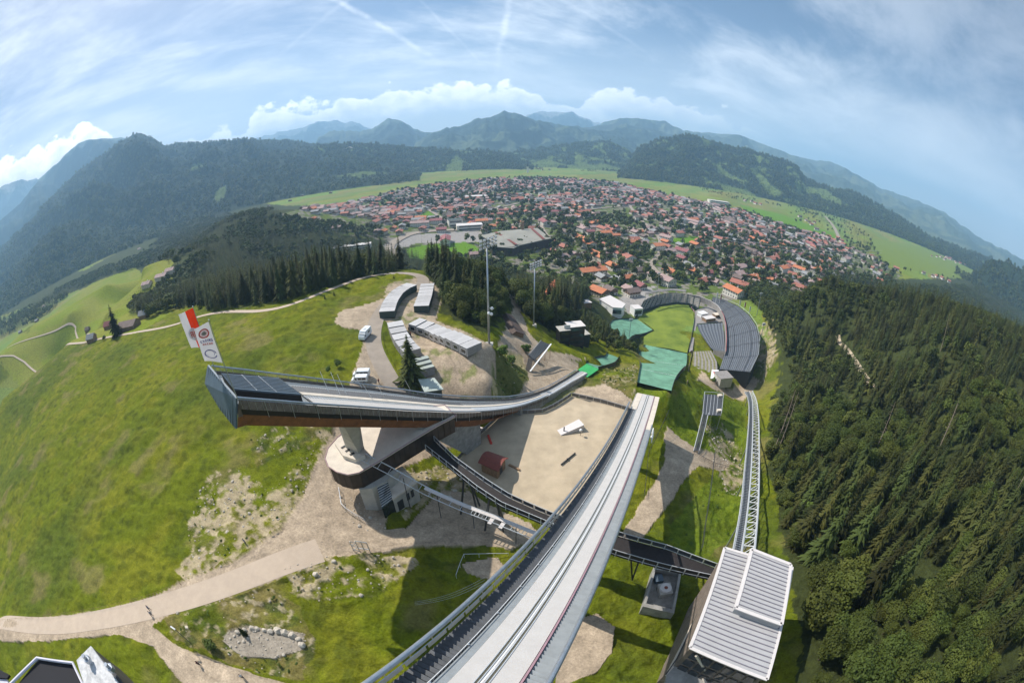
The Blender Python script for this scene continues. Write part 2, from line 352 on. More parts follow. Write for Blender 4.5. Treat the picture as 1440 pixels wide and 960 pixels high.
poly('forest', [(600,400),(625,440),(680,470),(700,460),(712,430),(735,440),(760,460),(800,470),(820,440),(870,475),(890,500),(905,480),(860,440),(830,410),(780,400),(700,370),(600,370)])
poly('field2', [(185,340),(250,318),(255,310),(200,322),(140,350)])
poly('meadow3', [(0,510),(100,485),(200,465),(240,440),(180,445),(185,420),(240,395),(245,368),(190,376),(130,398),(80,435),(40,468),(0,492)])
poly('town', [(395,302),(480,288),(560,268),(640,257),(740,250),(860,257),(950,277),(1040,297),(1100,314),(1190,345),(1270,388),(1240,405),(1080,415),(960,440),(860,440),(780,400),(690,370),(590,345),(540,338),(480,330),(430,312)])
poly('pitch2', [(572,350),(600,344),(655,340),(672,348),(678,360),(640,362),(600,366),(575,362)])
poly('pitch2', [(590,300),(608,296),(612,306),(596,312)]); poly('pitch2', [(570,296),(590,292),(592,297),(572,301)])
poly('pitch2', [(1040,288),(1100,302),(1172,328),(1178,336),(1120,325),(1050,300)]); poly('pitch2', [(940,335),(985,332),(980,340),(945,342)])
poly('urban', [(545,340),(575,330),(650,325),(680,325),(675,340),(590,342),(560,350),(548,365),(535,355)])
poly('urban', [(870,415),(905,405),(925,400),(900,440),(880,440)])
poly('fieldR', [(1225,335),(1290,345),(1420,372),(1440,385),(1400,395),(1330,390),(1240,372),(1225,350)])
def ground_colour(X, Y, Z, Dist):
    n1 = fbm(X/9, Y/9, 4, 1); n2 = fbm(X/1.7, Y/1.7, 3, 2); n3 = fbm(X/45, Y/45, 3, 3); n4 = fbm(X/.6, Y/.6, 2, 9)
    C = np.zeros(X.shape+(4,)); 
    def setc(m, col, a=0., w=None):
        col = np.array(col); 
        if w is None: C[m, :3] = col; C[m, 3] = a
        else:
            ww = w[m][:, None]; C[m, :3] = C[m, :3]*(1-ww)+col*ww; C[m, 3] = C[m, 3]*(1-w[m])+a*w[m]
    al = np.ones(X.shape, bool)
    setc(al, (.118,.143,.008), 1.)
    sm = lambda v, a, b: np.clip((v-a)/(b-a), 0, 1)
    setc(al, (.17,.172,.014), 1., sm(n1, .42, .66)*.7)          # yellower tufts
    setc(al, (.055,.085,.014), 1., sm(n3, .5, .68)*.55)
    setc(al, (.045,.062,.010), 1., sm(fbm(X/2.6, Y/2.6, 3, 5), .56, .70)*.5)
    setc(al, (.20,.16,.07), .7, sm(fbm(X/14, Y/14, 4, 8), .60, .72)*.5)
    far = (Z < -128) & (Dist > 330)
    # valley meadows: parcels
    ca = .5; U = X*math.cos(ca)+Y*math.sin(ca); V = -X*math.sin(ca)+Y*math.cos(ca)
    pi = np.floor((U+40*np.sin(V/300))/170).astype(int); pj = np.floor(V/70).astype(int)
    hh = ((pi*7919+pj*104729) & 1023)/1023.
    fc = np.stack([.13+.08*hh, .18+.05*((hh*7) % 1), .028+.03*((hh*3) % 1)], -1)
    C[far, :3] = fc[far]*(0.85+.3*n3[far][:, None]); C[far, 3] = .2
    jx = (fbm(X/3, Y/3, 3, 21)-.5)*4.5+(n4-.5)*1.2; jy = (fbm(X/3, Y/3, 3, 22)-.5)*4.5+(n2-.5)*1.2
    jf = np.clip(Dist/120, .6, 5)
    XJ = X+jx*jf*.6; YJ = Y+jy*jf*.6
    def reg(n, soft=1.): 
        m = np.zeros(X.shape, bool)
        for P in POLY.get(n, []): m |= inpoly(X+(XJ-X)*soft, Y+(YJ-Y)*soft, P)
        return m
    setc(reg('forest', 2), (.045,.055,.018), .8)
    setc(reg('fieldR'), (.15,.20,.035), .3)
    m = reg('town'); tc_ = np.where((n1 > .55)[:, None], np.array((.21,.19,.16)), np.array((.095,.13,.028)))
    C[m, :3] = tc_[m]*(.75+.5*n2[m][:, None]); C[m, 3] = .1
    setc(reg('urban'), (.30,.28,.26), 0)
    setc(reg('field2'), (.14,.21,.05), .3)
    m = reg('meadow3'); setc(m, (.155,.195,.014), .5); setc(m, (.20,.20,.035), .5, sm(n3, .45, .6)*.7)
    setc(reg('pitch2', .4), (.11,.215,.016), .3)
    setc(reg('bright'), (.135,.185,.014), 1., np.full(X.shape, .75)); setc(reg('bright'), (.075,.12,.01), 1., sm(n2, .5, .7)*.6)
    m = reg('dryg'); setc(m, (.17,.14,.05), .9, sm(n1, .36, .6)*.85)
    setc(m, (.06,.08,.02), 1., sm(fbm(X/2.2, Y/2.2, 3, 6), .5, .68)*.8); setc(m, (.36,.30,.2), .2, sm(fbm(X/1.3, Y/1.3, 3, 16), .62, .7)*.7)
    m = reg('tan'); setc(m, (.42,.34,.20), .3, .55+.45*n1)
    setc(m, (.16,.18,.05), .8, sm(n1, .5, .66)*.7)
    m = reg('dark', .6); setc(m, (.095,.11,.025), 1., np.full(X.shape, .8))  # darker grass paints in the shade on the mound side
    m = reg('scree', 1.6); setc(m, (.37,.30,.20), .25, sm(fbm(X/1.6, Y/1.6, 4, 33)+.5*(n1-.5), .40, .60)*.9)
    m = reg('rockpatch', .5); setc(m, (.27,.235,.19), 0)
    m = reg('gravel', .45); gc = np.array((.37,.295,.215))
    C[m, :3] = gc*(.80+.34*n1[m][:, None]+.10*(n4[m][:, None]-.5)); C[m, 3] = 0
    gp = fbm(X/2.8, Y/2.8, 4, 44)
    plate = inpoly(X, Y, POLY['gravel'][1]); setc(plate, (.15,.17,.05), .6, sm(gp, .56, .70)*.8)
    m = reg('rut', .15); C[m, :3] *= .82
    m = reg('roadmask', 0); C[m, 3] = 0
    return C
def ground_relief(X, Y, C, Dist):
    a = C[..., 3]; f = np.clip(1-Dist/900, 0, 1)
    return a*f*((fbm(X/14, Y/14, 3, 51)-.5)*2.2+(fbm(X/4.6, Y/3.2, 3, 52)-.5)*1.9+(fbm(X/1.4, Y/1.2, 2, 53)-.5)*.7)
def grid_mesh(name, X, Y, Z, C, mats, wrap=False):
    nr, na = X.shape; me = bpy.data.meshes.new(name)
    me.vertices.add(nr*na); me.vertices.foreach_set('co', np.stack([X, Y, Z], -1).ravel().astype(np.float32))
    i = np.arange(nr-1)[:, None]; j = np.arange(na if wrap else na-1)[None, :]; j2 = (j+1) % na
    q = np.stack([i*na+j, i*na+j2, (i+1)*na+j2, (i+1)*na+j], -1).reshape(-1, 4)[:, ::-1]
    nf = len(q); me.loops.add(nf*4); me.polygons.add(nf)
    me.loops.foreach_set('vertex_index', q.ravel().astype(np.int32)); me.polygons.foreach_set('loop_start', np.arange(0, nf*4, 4, dtype=np.int32))
    me.polygons.foreach_set('use_smooth', np.ones(nf, bool))
    at_ = me.color_attributes.new('Col', 'FLOAT_COLOR', 'POINT'); at_.data.foreach_set('color', C.reshape(-1, 4).astype(np.float32).ravel())
    me.materials.append(mats); me.update(calc_edges=True); me.validate()
    o = bpy.data.objects.new(name, me); COL.objects.link(o); return o
def ground_material(name, sc=(1., 6.), bump=.12, var=.35):
    m = bpy.data.materials.new(name); m.use_nodes = True; nt = m.node_tree; N = nt.nodes; L = nt.links; p = N['Principled BSDF']
    p.inputs['Roughness'].default_value = .9; p.inputs['Specular IOR Level'].default_value = .05
    va = N.new('ShaderNodeVertexColor'); va.layer_name = 'Col'; tc = N.new('ShaderNodeTexCoord')
    prev = va.outputs['Color']; hs = None
    for k, s in enumerate(sc):
        no = N.new('ShaderNodeTexNoise'); no.inputs['Scale'].default_value = s; no.inputs['Detail'].default_value = 6; no.inputs['Roughness'].default_value = .7; L.new(tc.outputs['Object'], no.inputs['Vector'])
        mr = N.new('ShaderNodeMapRange'); mr.inputs['From Min'].default_value = .28; mr.inputs['From Max'].default_value = .72; mr.inputs['To Min'].default_value = 1-var; mr.inputs['To Max'].default_value = 1+var
        L.new(no.outputs['Fac'], mr.inputs['Value']); mx = N.new('ShaderNodeMix'); mx.data_type = 'RGBA'; mx.blend_type = 'MULTIPLY'; mx.inputs['Factor'].default_value = 1
        L.new(prev, mx.inputs['A']); L.new(mr.outputs[0], mx.inputs['B']); prev = mx.outputs['Result']; last = no
    L.new(prev, p.inputs['Base Color'])
    bp = N.new('ShaderNodeBump'); bp.inputs['Distance'].default_value = bump; bp.inputs['Strength'].default_value = 1
    mm = N.new('ShaderNodeMath'); mm.operation = 'MULTIPLY'; ad = N.new('ShaderNodeMath'); ad.operation = 'ADD'; ad.inputs[1].default_value = .15
    L.new(va.outputs['Alpha'], ad.inputs[0]); L.new(ad.outputs[0], mm.inputs[0]); L.new(last.outputs['Fac'], mm.inputs[1]); L.new(mm.outputs[0], bp.inputs['Height']); L.new(bp.outputs[0], p.inputs['Normal'])
    return m
def rut(P, w=.3, gap=1.7):
    L_ = smoothl([onT(*p) for p in P], 40, 2)
    for off in (-gap/2, gap/2):
        A = []; B = []
        for i, p in enumerate(L_):
            d = (L_[min(i+1, 39)]-L_[max(i-1, 0)]); d.z = 0; d.normalize(); s_ = Vector((d.y, -d.x, 0)); A.append(p+s_*(off-w/2)); B.append(p+s_*(off+w/2))
        POLY.setdefault('rut', []).append([(v.x, v.y) for v in A+B[::-1]])
rut([(425,812),(450,760),(462,700),(480,650),(500,600)]); rut([(330,800),(400,740),(440,680),(465,625)]); rut([(460,775),(540,762),(620,755),(720,752)]); rut([(235,870),(300,925),(380,950)]); rut([(600,470),(640,500),(650,540),(620,560)]); rut([(700,470),(730,490),(770,520),(790,540)])
ROADS = []
def road_def(name, P, w, m, label, h=.10, n=60, it=2, **k):
    L_ = smoothl([onT(*p) for p in P], n, it); A = []; B = []; A2 = []; B2 = []
    for i, p in enumerate(L_):
        d = (L_[min(i+1, n-1)]-L_[max(i-1, 0)]); d.z = 0; d.normalize(); s_ = Vector((d.y, -d.x, 0))
        D = math.hypot(p.x, p.y); hh = h+max(0, D-150)*.0012
        for k, S, S2 in ((-.5, A, A2), (.5, B, B2)):
            q = p+s_*w*k; q.z = tz1(q.x, q.y)+hh; S.append(q); S2.append(p+s_*(w+1.6)*k)
    POLY.setdefault('roadmask', []).append([(v.x, v.y) for v in A2+B2[::-1]])
    ROADS.append((name, A, B, m, label))
road_def('road', [(600,600),(572,562),(552,540),(538,515),(526,490),(524,470),(530,447),(545,425),(565,410),(590,404),(597,396),(592,388),(570,384),(545,385)], 5.6, M['asphalt'], 'access road curving past the parked vans up to the plateau edge', n=120)
road_def('road', [(545,385),(515,389),(470,405),(425,424),(378,438),(330,437),(285,443),(245,458),(200,466),(150,474),(100,487),(40,500),(-10,512)], 3.6, M['paving'], 'narrow lane along the upper edge of the meadow', n=120)
road_def('road', [(130,474),(105,470),(108,460),(98,453),(60,470),(10,490)], 3.0, M['paving'], 'farm track bending through the mown meadow', n=60)
road_def('road', [(450,773),(400,790),(345,812),(290,832),(230,850),(150,869),(80,880),(-15,888)], 6.3, M['paving'], 'pale paved lane crossing the gravel in the lower left', h=.05, n=80)
0 and road_def('road', [(470,752),(520,757),(580,757),(640,752),(700,755),(750,765),(800,770)], 8, M['asphalt'], 'asphalt lane below the round tower building', h=.06, n=60)
road_def('road', [(556,360),(545,348),(560,337),(580,328),(610,325),(660,322)], 14, M['asphalt'], 'street entering the town beside the football pitch', h=.4)
road_def('road', [(948,405),(943,396),(925,385),(915,372),(900,365)], 7, M['asphalt'], 'street winding through houses behind the stadium', h=.3)
for P_, lb_ in (([(868,400),(845,378),(818,362),(795,348),(770,335),(760,318)], 'town street running up from the arena'),([(700,322),(760,306),(850,292),(960,287),(1030,296)], 'main street crossing the town'),([(640,320),(612,302),(585,283),(560,268)], 'street leaving the town on the left'),
    ([(1000,372),(1060,362),(1130,372),(1175,384)], 'street through the gardens on the right'),([(820,336),(900,322),(1000,316),(1100,330)], 'long town street on the right'),([(915,372),(932,352),(926,330),(900,310),(885,290),(870,262)], 'street from the stadium to the town centre'),([(660,300),(740,285),(800,268),(850,258)], 'back street in the far half of the town')):
    road_def('road', P_, 8, M['asphalt'], lb_, h=.4)
road_def('road', [(1160,305),(1172,318),(1180,335),(1183,345)], 14, M['asphalt'], 'country road along the edge of the long green field', h=.4)
road_def('road', [(1178,472),(1185,485),(1200,505),(1222,540),(1235,552)], 3.6, M['sand'], 'sandy forest track seen between the trees on the right', n=40)

rad = np.concatenate([np.exp(np.arange(math.log(3), math.log(1400), .009)), np.exp(np.arange(math.log(1400), math.log(30000), .03))])
azf = np.radians(np.arange(-126, 120.01, .2)); azb = np.radians(np.arange(122, 233, 2.))
az = np.concatenate([azf, azb]); RR, AA = np.meshgrid(rad, az, indexing='ij')
GX = RR*np.sin(AA); GY = RR*np.cos(AA); GZ = tz(GX, GY)
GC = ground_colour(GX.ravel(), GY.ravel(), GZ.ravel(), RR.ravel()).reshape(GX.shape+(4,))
GZ2 = GZ+ground_relief(GX, GY, GC, RR)
gm = ground_material('ground_cover', (.35, 2.2), .35, .34)
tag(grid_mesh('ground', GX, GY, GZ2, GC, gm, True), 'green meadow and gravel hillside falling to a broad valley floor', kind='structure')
# ---------------------------------------------------------------- roads as sheets lying on the terrain
for nm_, A, B, m_, lb_ in ROADS:
    b = MB(); b.strip(A, B); tag(b.build(nm_, m_, smooth=True), lb_, kind='structure')
# ---------------------------------------------------------------- hills and mountains
def ridge(name, sky, D, base, width, label, cols, seed, n_az=.12, nr=110, rough=1., patches=0., spur=.25, back=.6, tree=0., prof=1.25, jag=.012, ppoly=None, dfar=None):
    pts = []
    for k, (a, b) in enumerate(sky):
        r_ = ray(a, b); pts.append((math.atan2(r_[0], r_[1]), r_[2]/math.hypot(r_[0], r_[1])))
    pts.sort(); A = np.arange(pts[0][0], pts[-1][0], math.radians(n_az)); E = np.interp(A, [p[0] for p in pts], [p[1] for p in pts])
    E = E+(fbm(A*60, A*0+seed, 4, seed)-.5)*jag
    DD = D if dfar is None else np.interp(A, [pts[0][0], pts[-1][0]], [D, dfar])
    T = np.concatenate([np.linspace(0, 1, nr), 1+np.linspace(0, 1, nr//3)[1:]**1.2])
    TT, A2 = np.meshgrid(T, A, indexing='ij'); E2 = np.broadcast_to(E, TT.shape); D2 = np.broadcast_to(DD, TT.shape)
    R = D2-width+width*TT; R = np.where(TT > 1, D2+(TT-1)*width*back, R)
    X = R*np.sin(A2); Y = R*np.cos(A2); top = D2*E2-base
    ed = np.clip(np.minimum(A2-A[0], A[-1]-A2)/math.radians(2.5), 0, 1); ed = ed*ed*(3-2*ed)
    sc_ = width*spur
    n = 1-np.abs(2*fbm(X/sc_, Y/sc_, 5, seed+3)-1)*1.0; n2 = fbm(X/(sc_*.3), Y/(sc_*.3), 4, seed+5)
    h = np.where(TT <= 1, TT**prof, 1-((TT-1))**1.3)
    bell = np.clip(4*h*(1-h), 0, 1)
    Z = base+top*ed*(h+bell*rough*((n-.62)*.6+(n2-.5)*.24))
    Z = np.minimum(Z, base+np.maximum(R*E2-base, 0)*1.0)
    if tree: Z = Z+tree*(rng.random(Z.shape)-.5)*(TT < 1.02)*np.clip(TT*12, 0, 1)
    C = np.zeros(X.shape+(4,)); f = fbm(X/(width*.07), Y/(width*.07), 4, seed+9); g = fbm(X/(width*.012), Y/(width*.012), 3, seed+10)
    C[..., :3] = np.array(cols[0])*(.65+.7*g[..., None]); C[..., 3] = .6
    if patches:
        w = np.clip((f-(.66-patches*.2))/.03, 0, 1)[..., None]; C[..., :3] = C[..., :3]*(1-w)+np.array(cols[1])*w
        if tree: Z = np.where(w[..., 0] > .5, Z-tree*.4, Z)
    if ppoly:
        PX, PY = proj(X, Y, Z)
        for P in ppoly:
            m = inpoly(PX+(f-.5)*14, PY+(g-.5)*5, P) & (TT <= 1); C[m, :3] = np.array(cols[1])*(.85+.3*g[m][:, None])
    if len(cols) > 2:
        w = np.clip((h-.72+(.5-g)*.3)/.15, 0, 1)[..., None]; C[..., :3] = C[..., :3]*(1-w)+np.array(cols[2])*w
    o = grid_mesh(name, X, Y, Z, C, hm); tag(o, label, kind='structure'); return X, Y, Z, TT, C
ALPM = (.07,.09,.04)
hm = ground_material('hillside_cover', (.02, .09), 4, .35)
FOR = (.022,.036,.018); GRS = (.105,.145,.04); ALP = (.09,.11,.05); RK = (.24,.24,.21)
ridge('mountains', [(-60,330),(0,262),(25,254),(50,252),(90,262),(150,300)], 12000, -150, 4000, 'pale far mountain at the left edge of the view', (FOR, GRS, RK), 3, nr=60)
ridge('mountains', [(330,210),(352,195),(385,187),(425,181),(450,172),(470,170),(495,172),(520,181),(545,190),(590,200)], 13500, -150, 4000, 'pale far range under the cloud bank', (FOR, GRS, RK), 5, nr=60)
ridge('mountains', [(690,200),(720,182),(742,163),(757,154),(775,158),(790,158),(805,158),(822,165),(845,175),(880,190)], 12500, -150, 4000, 'rocky grey summit behind the middle hills', (FOR, GRS, (.34,.33,.31)), 7, nr=60)
ridge('mountains', [(820,185),(850,172),(870,167),(905,167),(935,170),(960,184),(1000,187),(1040,190),(1075,203),(1110,217),(1150,227),(1165,226),(1200,243),(1240,265),(1290,282),(1330,300),(1370,330),(1400,345),(1440,366),(1490,420)], 9500, -150, 4200, 'long pale blue mountain ridge running down to the right', ((.05,.065,.03), (.11,.125,.06), (.09,.105,.065)), 9, patches=.35, nr=90, rough=1.3, jag=.006)
ridge('mountains', [(-80,380),(-20,330),(30,285),(55,252),(85,225),(110,202),(125,196),(150,195),(172,193),(188,200),(230,225),(300,260)], 8200, -150, 4200, 'broad hazy mountain shoulder on the left', (FOR, GRS, ALP), 11, nr=90, rough=1.1, jag=.005)
ridge('mountains', [(425,215),(448,193),(470,184),(482,183),(505,187),(525,180),(538,170),(548,166),(560,168),(580,180),(610,188),(640,196),(680,225)], 8000, -150, 2800, 'pointed wooded peak left of the middle', (FOR, GRS, ALP), 13, nr=80, rough=1.0)
ridge('mountains', [(560,215),(610,186),(640,178),(665,170),(692,163),(710,158),(725,160),(745,166),(765,172),(800,176),(830,182),(870,190),(920,210)], 6600, -150, 2600, 'round wooded mountain with a pale clearing in the middle', (FOR, (.09,.11,.05), (.035,.05,.025)), 15, nr=110, rough=1.1, patches=.25, ppoly=[[(630,208),(660,188),(672,192),(665,205),(645,212)],[(770,180),(800,178),(820,184),(790,188)]])
ridge('mountains', [(770,200),(800,182),(830,178),(870,172),(905,178),(940,188),(985,205),(1020,225)], 7300, -150, 2600, 'wooded ridge right of the middle of the valley', (FOR, (.07,.09,.04), (.04,.05,.03)), 17, nr=80, patches=.2)
H1 = ridge('hills', [(-120,470),(-60,420),(0,350),(40,312),(75,275),(110,240),(140,222),(165,203),(187,190),(197,187),(212,193),(232,205),(262,203),(300,200),(345,197),(400,197),(445,203),(500,206),(540,212),(590,232)], 4300, -152, 2100, 'great forested mountainside above the left side of the valley', (FOR, GRS), 19, n_az=.1, nr=220, rough=1.0, patches=.0, tree=9, jag=.004, spur=.3, dfar=4000, prof=1.35,
           ppoly=[[(265,238),(280,228),(292,232),(270,242)],[(303,268),(318,262),(316,280),(300,284)],[(470,247),(520,240),(545,244),(500,252)]])
H0 = ridge('hills', [(-100,470),(-40,440),(0,405),(40,360),(75,320),(110,310),(150,318),(200,320),(250,315),(300,303)], 2600, -152, 800, 'lower wooded foothill on the far left', (FOR, GRS), 23, n_az=.1, nr=120, rough=.7, tree=9, jag=.006)
H2 = ridge('hills', [(380,250),(420,222),(445,205),(480,201),(530,203),(590,207),(650,211),(700,213),(728,220),(742,236),(750,246)], 3400, -152, 800, 'low forested hill across the valley in the middle', (FOR, GRS), 29, n_az=.1, nr=130, rough=.6, tree=12, patches=.18, jag=.006,
           ppoly=[[(625,233),(640,222),(655,228),(648,243),(628,243)],[(490,240),(560,236),(570,246),(490,250)]])
H3 = ridge('hills', [(700,222),(730,212),(760,208),(800,202),(830,198),(860,200),(885,212),(905,225),(930,240)], 3900, -152, 1000, 'small wooded knolls at the end of the valley', (FOR, GRS), 31, n_az=.1, nr=110, rough=.7, tree=10, patches=.55,
           ppoly=[[(745,228),(770,224),(790,230),(760,238)],[(795,232),(850,230),(880,240),(800,240)]])
H4 = ridge('hills', [(870,232),(885,216),(905,205),(930,195),(955,191),(975,190),(1000,198),(1020,204),(1055,212),(1090,222),(1115,230),(1128,243),(1135,252),(1160,262),(1200,270),(1240,290),(1275,312),(1310,335),(1345,347),(1390,362),(1430,378),(1480,420)], 3300, -152, 1050, 'dark forested hill with ski pistes on the right', (FOR, GRS), 37, n_az=.1, nr=200, rough=.75, tree=12, patches=.28, jag=.005, spur=.3, dfar=3900, 
           ppoly=[[(1055,237),(1064,237),(1082,258),(1100,272),(1100,280),(1080,275),(1064,256)],[(1002,232),(1015,236),(1024,246),(1050,256),(1048,260),(1008,246)],[(1130,262),(1160,266),(1190,290),(1165,286)],[(985,250),(1050,268),(1080,286),(1050,284)]])
H5 = ridge('hills', [(1340,398),(1375,380),(1392,365),(1415,368),(1450,385),(1500,430)], 2300, -152, 450, 'small dark wooded hill at the right edge', (FOR, GRS), 41, nr=60, tree=9)
# ================================================================ ski jumps
def solve(P, px, py, dz=0., s0=60.):
    """(s, w) of the photo point on a jump's profile surface raised by dz"""
    T, A, zf = (TL_, AL, zL) if P is PL else (TN_, AN, zN)
    s = s0
    for _ in range(60):
        z = zf(s)+dz; p = at(px, py, z)
        s2 = -((p.x-T.x)*math.sin(A)+(p.y-T.y)*math.cos(A)); w = (p.x-T.x)*math.cos(A)-(p.y-T.y)*math.sin(A)
        s = s*.6+s2*.4
    return s, w
def along(P, s0, s1, w, dz, n=40):
    f = w if callable(w) else (lambda s: w)
    return [P(s0+(s1-s0)*i/(n-1), f(s0+(s1-s0)*i/(n-1)), dz(s0+(s1-s0)*i/(n-1)) if callable(dz) else dz) for i in range(n)]
def ribbon(P, s0, s1, wa, wb, dz, n=40, th=0, m=None, name=None, parent=None):
    b = MB(); b.strip(along(P, s0, s1, wa, dz, n), along(P, s0, s1, wb, dz, n), th); return b.build(name, m, parent)
# ---- large hill
J = empty('ski_jump_inrun', PL(60, 0, -8)); J.location = PL(60, 0, -8)
bpy.context.view_layer.update()
tag(J, 'long pale ski jump inrun track running from the bottom edge up the middle', 'ski jump')
SE = 124
b = MB(); b.strip(along(PL, 0, SE, -3.6, -.28), along(PL, 0, SE, 3.6, -.28), .5); b.strip(along(PL, 3, SE, -1.6, -.8), along(PL, 3, SE, 1.6, -.8), 1.9)
for s_, w_ in ((24, 0), (48, 0), (74, 0), (100, 0)):
    p = PL(s_, w_, -2.6); g = tz1(p.x, p.y)-2
    t = [PL(s_+a, w_+c_, -2.4) for a, c_ in ((-.8,-1.7),(-.8,1.7),(.8,1.7),(.8,-1.7))]
    b.prism(t, [Vector((q.x, q.y, g)) for q in t])
b.build('girder', M['conc_dark'], J)
ribbon(PL, 0, SE, lambda s: -1.62+.2*min(s/30, 1), 1.97, 0, 80, .25, M['track'], 'track', J)
for w_ in (-.14, .38):
    b = MB(); b.strip(along(PL, 0, SE, w_-.07, .012, 60), along(PL, 0, SE, w_+.07, .012, 60)); b.build('groove', M['groove'], J)
    b = MB()
    for e in (-.11, .11): b.strip(along(PL, 0, SE, w_+e-.035, .05, 60), along(PL, 0, SE, w_+e+.035, .05, 60), .045)
    b.build('groove_edge', M['steel_light'], J)
b = MB(); b.strip(along(PL, 0, SE, .07, .02), along(PL, 0, SE, .17, .02)); b.build('centre_strip', M['white'], J)
ribbon(PL, 14, SE, -2.08, -1.44, -.03, 60, .12, M['trackgrey'], 'side_board', J)
ribbon(PL, 0, SE, 2.03, 2.17, .10, 60, .2, M['pink'], 'edge_board', J)
ribbon(PL, 0, 14, -3.25, -1.66, .0, 12, .2, M['beige'], 'side_deck', J)
ribbon(PL, 0, 27, 2.3, 3.65, .0, 12, .2, M['beige'], 'side_deck', J)
def steps(P, s0, s1, wa, wb, dz, run, m, name, parent, tread=.8):
    b = MB(); s = s0
    while s < s1:
        q = [P(s, wa, dz), P(s, wb, dz), P(s+run*tread, wb, dz), P(s+run*tread, wa, dz)]; z = P(s+run*.5, wa, dz).z
        q = [Vector((p.x, p.y, z)) for p in q]; b.slab(q, th=.10); s += run
    for w_ in (wa, wb): b.strip(along(P, s0, s1, w_-.04, dz-.12, 30), along(P, s0, s1, w_+.04, dz-.12, 30), .25)
    return b.build(name, m, parent)
steps(PL, 14, SE, -3.72, -2.22, -.1, .42, M['grate'], 'stair', J)
steps(PL, 27, SE, 2.22, 3.35, -.1, .42, M['trackgrey'], 'stair', J)
ribbon(PL, 14, SE, -3.8, -2.1, -.27, 60, 0, M['steel_dark'], 'stair_tray', J); ribbon(PL, 27, SE, 2.25, 3.6, -.27, 60, 0, M['trackgrey'], 'stair_tray', J)
for w_, s0 in ((-4.1, 12), (3.62, 26)):
    b = MB(); b.tube(along(PL, s0, SE, w_, 1.1, 60), .19, 12); s = s0+1
    while s < SE: b.bar(PL(s, w_, -.3), PL(s, w_, 1.0), .07); s += 2.2
    b.build('handrail', M['steel'], J, smooth=False)
b = MB(); s = 14.
while s < SE-3:
    a0, a1 = PL(s, -3.88, .72), PL(s+1.95, -3.88, .72); q0, q1 = PL(s, -3.88, .15), PL(s+1.95, -3.88, .15)
    n_ = Vector((math.cos(AL), -math.sin(AL), 0))*.04; b.prism([a0, a1, a1+n_, a0+n_], [q0, q1, q1+n_, q0+n_]); s += 2.2
b.build('wind_board', M['beige'], J)
b = MB(); b.tube(along(PL, 12, SE, -3.8, .9, 60), .035, 6); b.build('inner_rail', M['steel'], J)
b = MB(); s = 16.
while s < SE: b.sphere(PL(s, -2.15, .12), .09, 8, 5); s += 4.2
b.tube(along(PL, 14, SE, -2.17, .25, 50), .03, 6); b.build('lamp_cable', M['white'], J)
# sign with cut-out letters hung on the right side of the big jump
b = MB(); Q = PL(29, 4.05, -.2); dd = Vector((math.sin(AL), math.cos(AL), -.28)).normalized()
for k in range(5):
    o_ = Q-dd*(k*1.25-3); u_ = dd*.95; h_ = Vector((.35,-.15,-1.5))
    segs = [((0,0),(1,0)),((0,0),(0,1)),((0,.5),(1,.5)),((1,0),(1,1)),((0,1),(1,1))]
    for i, (a, e) in enumerate(segs):
        if (k*3+i) % 5 == 4: continue
        b.bar(o_+u_*a[0]+h_*a[1], o_+u_*e[0]+h_*e[1], .26, .12)
o = b.build('letter_sign', M['white']); tag(o, 'white sign of big cut-out letters hung on the right flank of the long track', 'sign')
# ---- landing slopes
def slope(name, rows, m, label, cat, side, band=None):
    n = 60; A = smoothl([at(*r_[0]) for r_ in rows], n, 1); B = smoothl([at(*r_[1]) for r_ in rows], n, 1)
    root = empty(name, A[0].lerp(B[0], .5)); tag(root, label, cat)
    b = MB(); K = 8
    cols = [[a.lerp(e, k/K)+Vector((0,0,.25)) for a, e in zip(A, B)] for k in range(K+1)]
    for k in range(K): b.strip(cols[k], cols[k+1])
    b.build('mat_surface', m, root, smooth=True)
    for S in (A, B):
        b = MB(); up = Vector((0,0,1.1)); lo = Vector((0,0,-2.0))
        b.add([p+up for p in S]+[p+lo for p in S], [(i, i+1, n+i+1, n+i) for i in range(n-1)]); b.tube([p+up for p in S], .09, 6); b.build('side_board', side, root)
    return root, A, B
RL, LA, LB = slope('landing_slope', rowsL, M['mat_green'], 'wide green landing slope of the big jump ending on the stadium grass', 'landing slope', M['steel_dark'])
for t0, wd, mm in ((.80, .5, M['white']), (.145, .25, M['white'])):
    i = int(t0*59); b = MB(); u_ = Vector((0,0,.12)); v1 = (LA[i+1]-LA[i]).normalized()*wd
    b.strip([LA[i].lerp(LB[i], k/12)+Vector((0,0,.36)) for k in range(13)], [LA[i].lerp(LB[i], k/12)+Vector((0,0,.36))+v1 for k in range(13)]); b.build('distance_line', mm, RL)
RN, NA_, NB_ = slope('landing_slope', rowsN[1:], M['mat_green'], 'narrower green landing slope curving down left of the big one', 'landing slope', M['steel_dark'])
b = MB(); b.slab([at(812,520,-82.9), at(826,530,-82.5), at(842,519,-85.8), at(825,511,-86.3)], th=.3); b.build('bright_mats', M['mat_bright'], RN)
fld = ground([(897,446),(927,434),(952,429.5),(968,432),(975,441),(974,455),(971,475),(966,498),(940,492),(905,486),(905,475),(919,465),(905,455)])
b = MB(); b.add([Vector((p.x, p.y, -139.55)) for p in fld], [tuple(range(len(fld)))[::-1]]); o = b.build('sports_field', M['pitch']); tag(o, 'mown green outrun field inside the ski stadium', kind='structure')
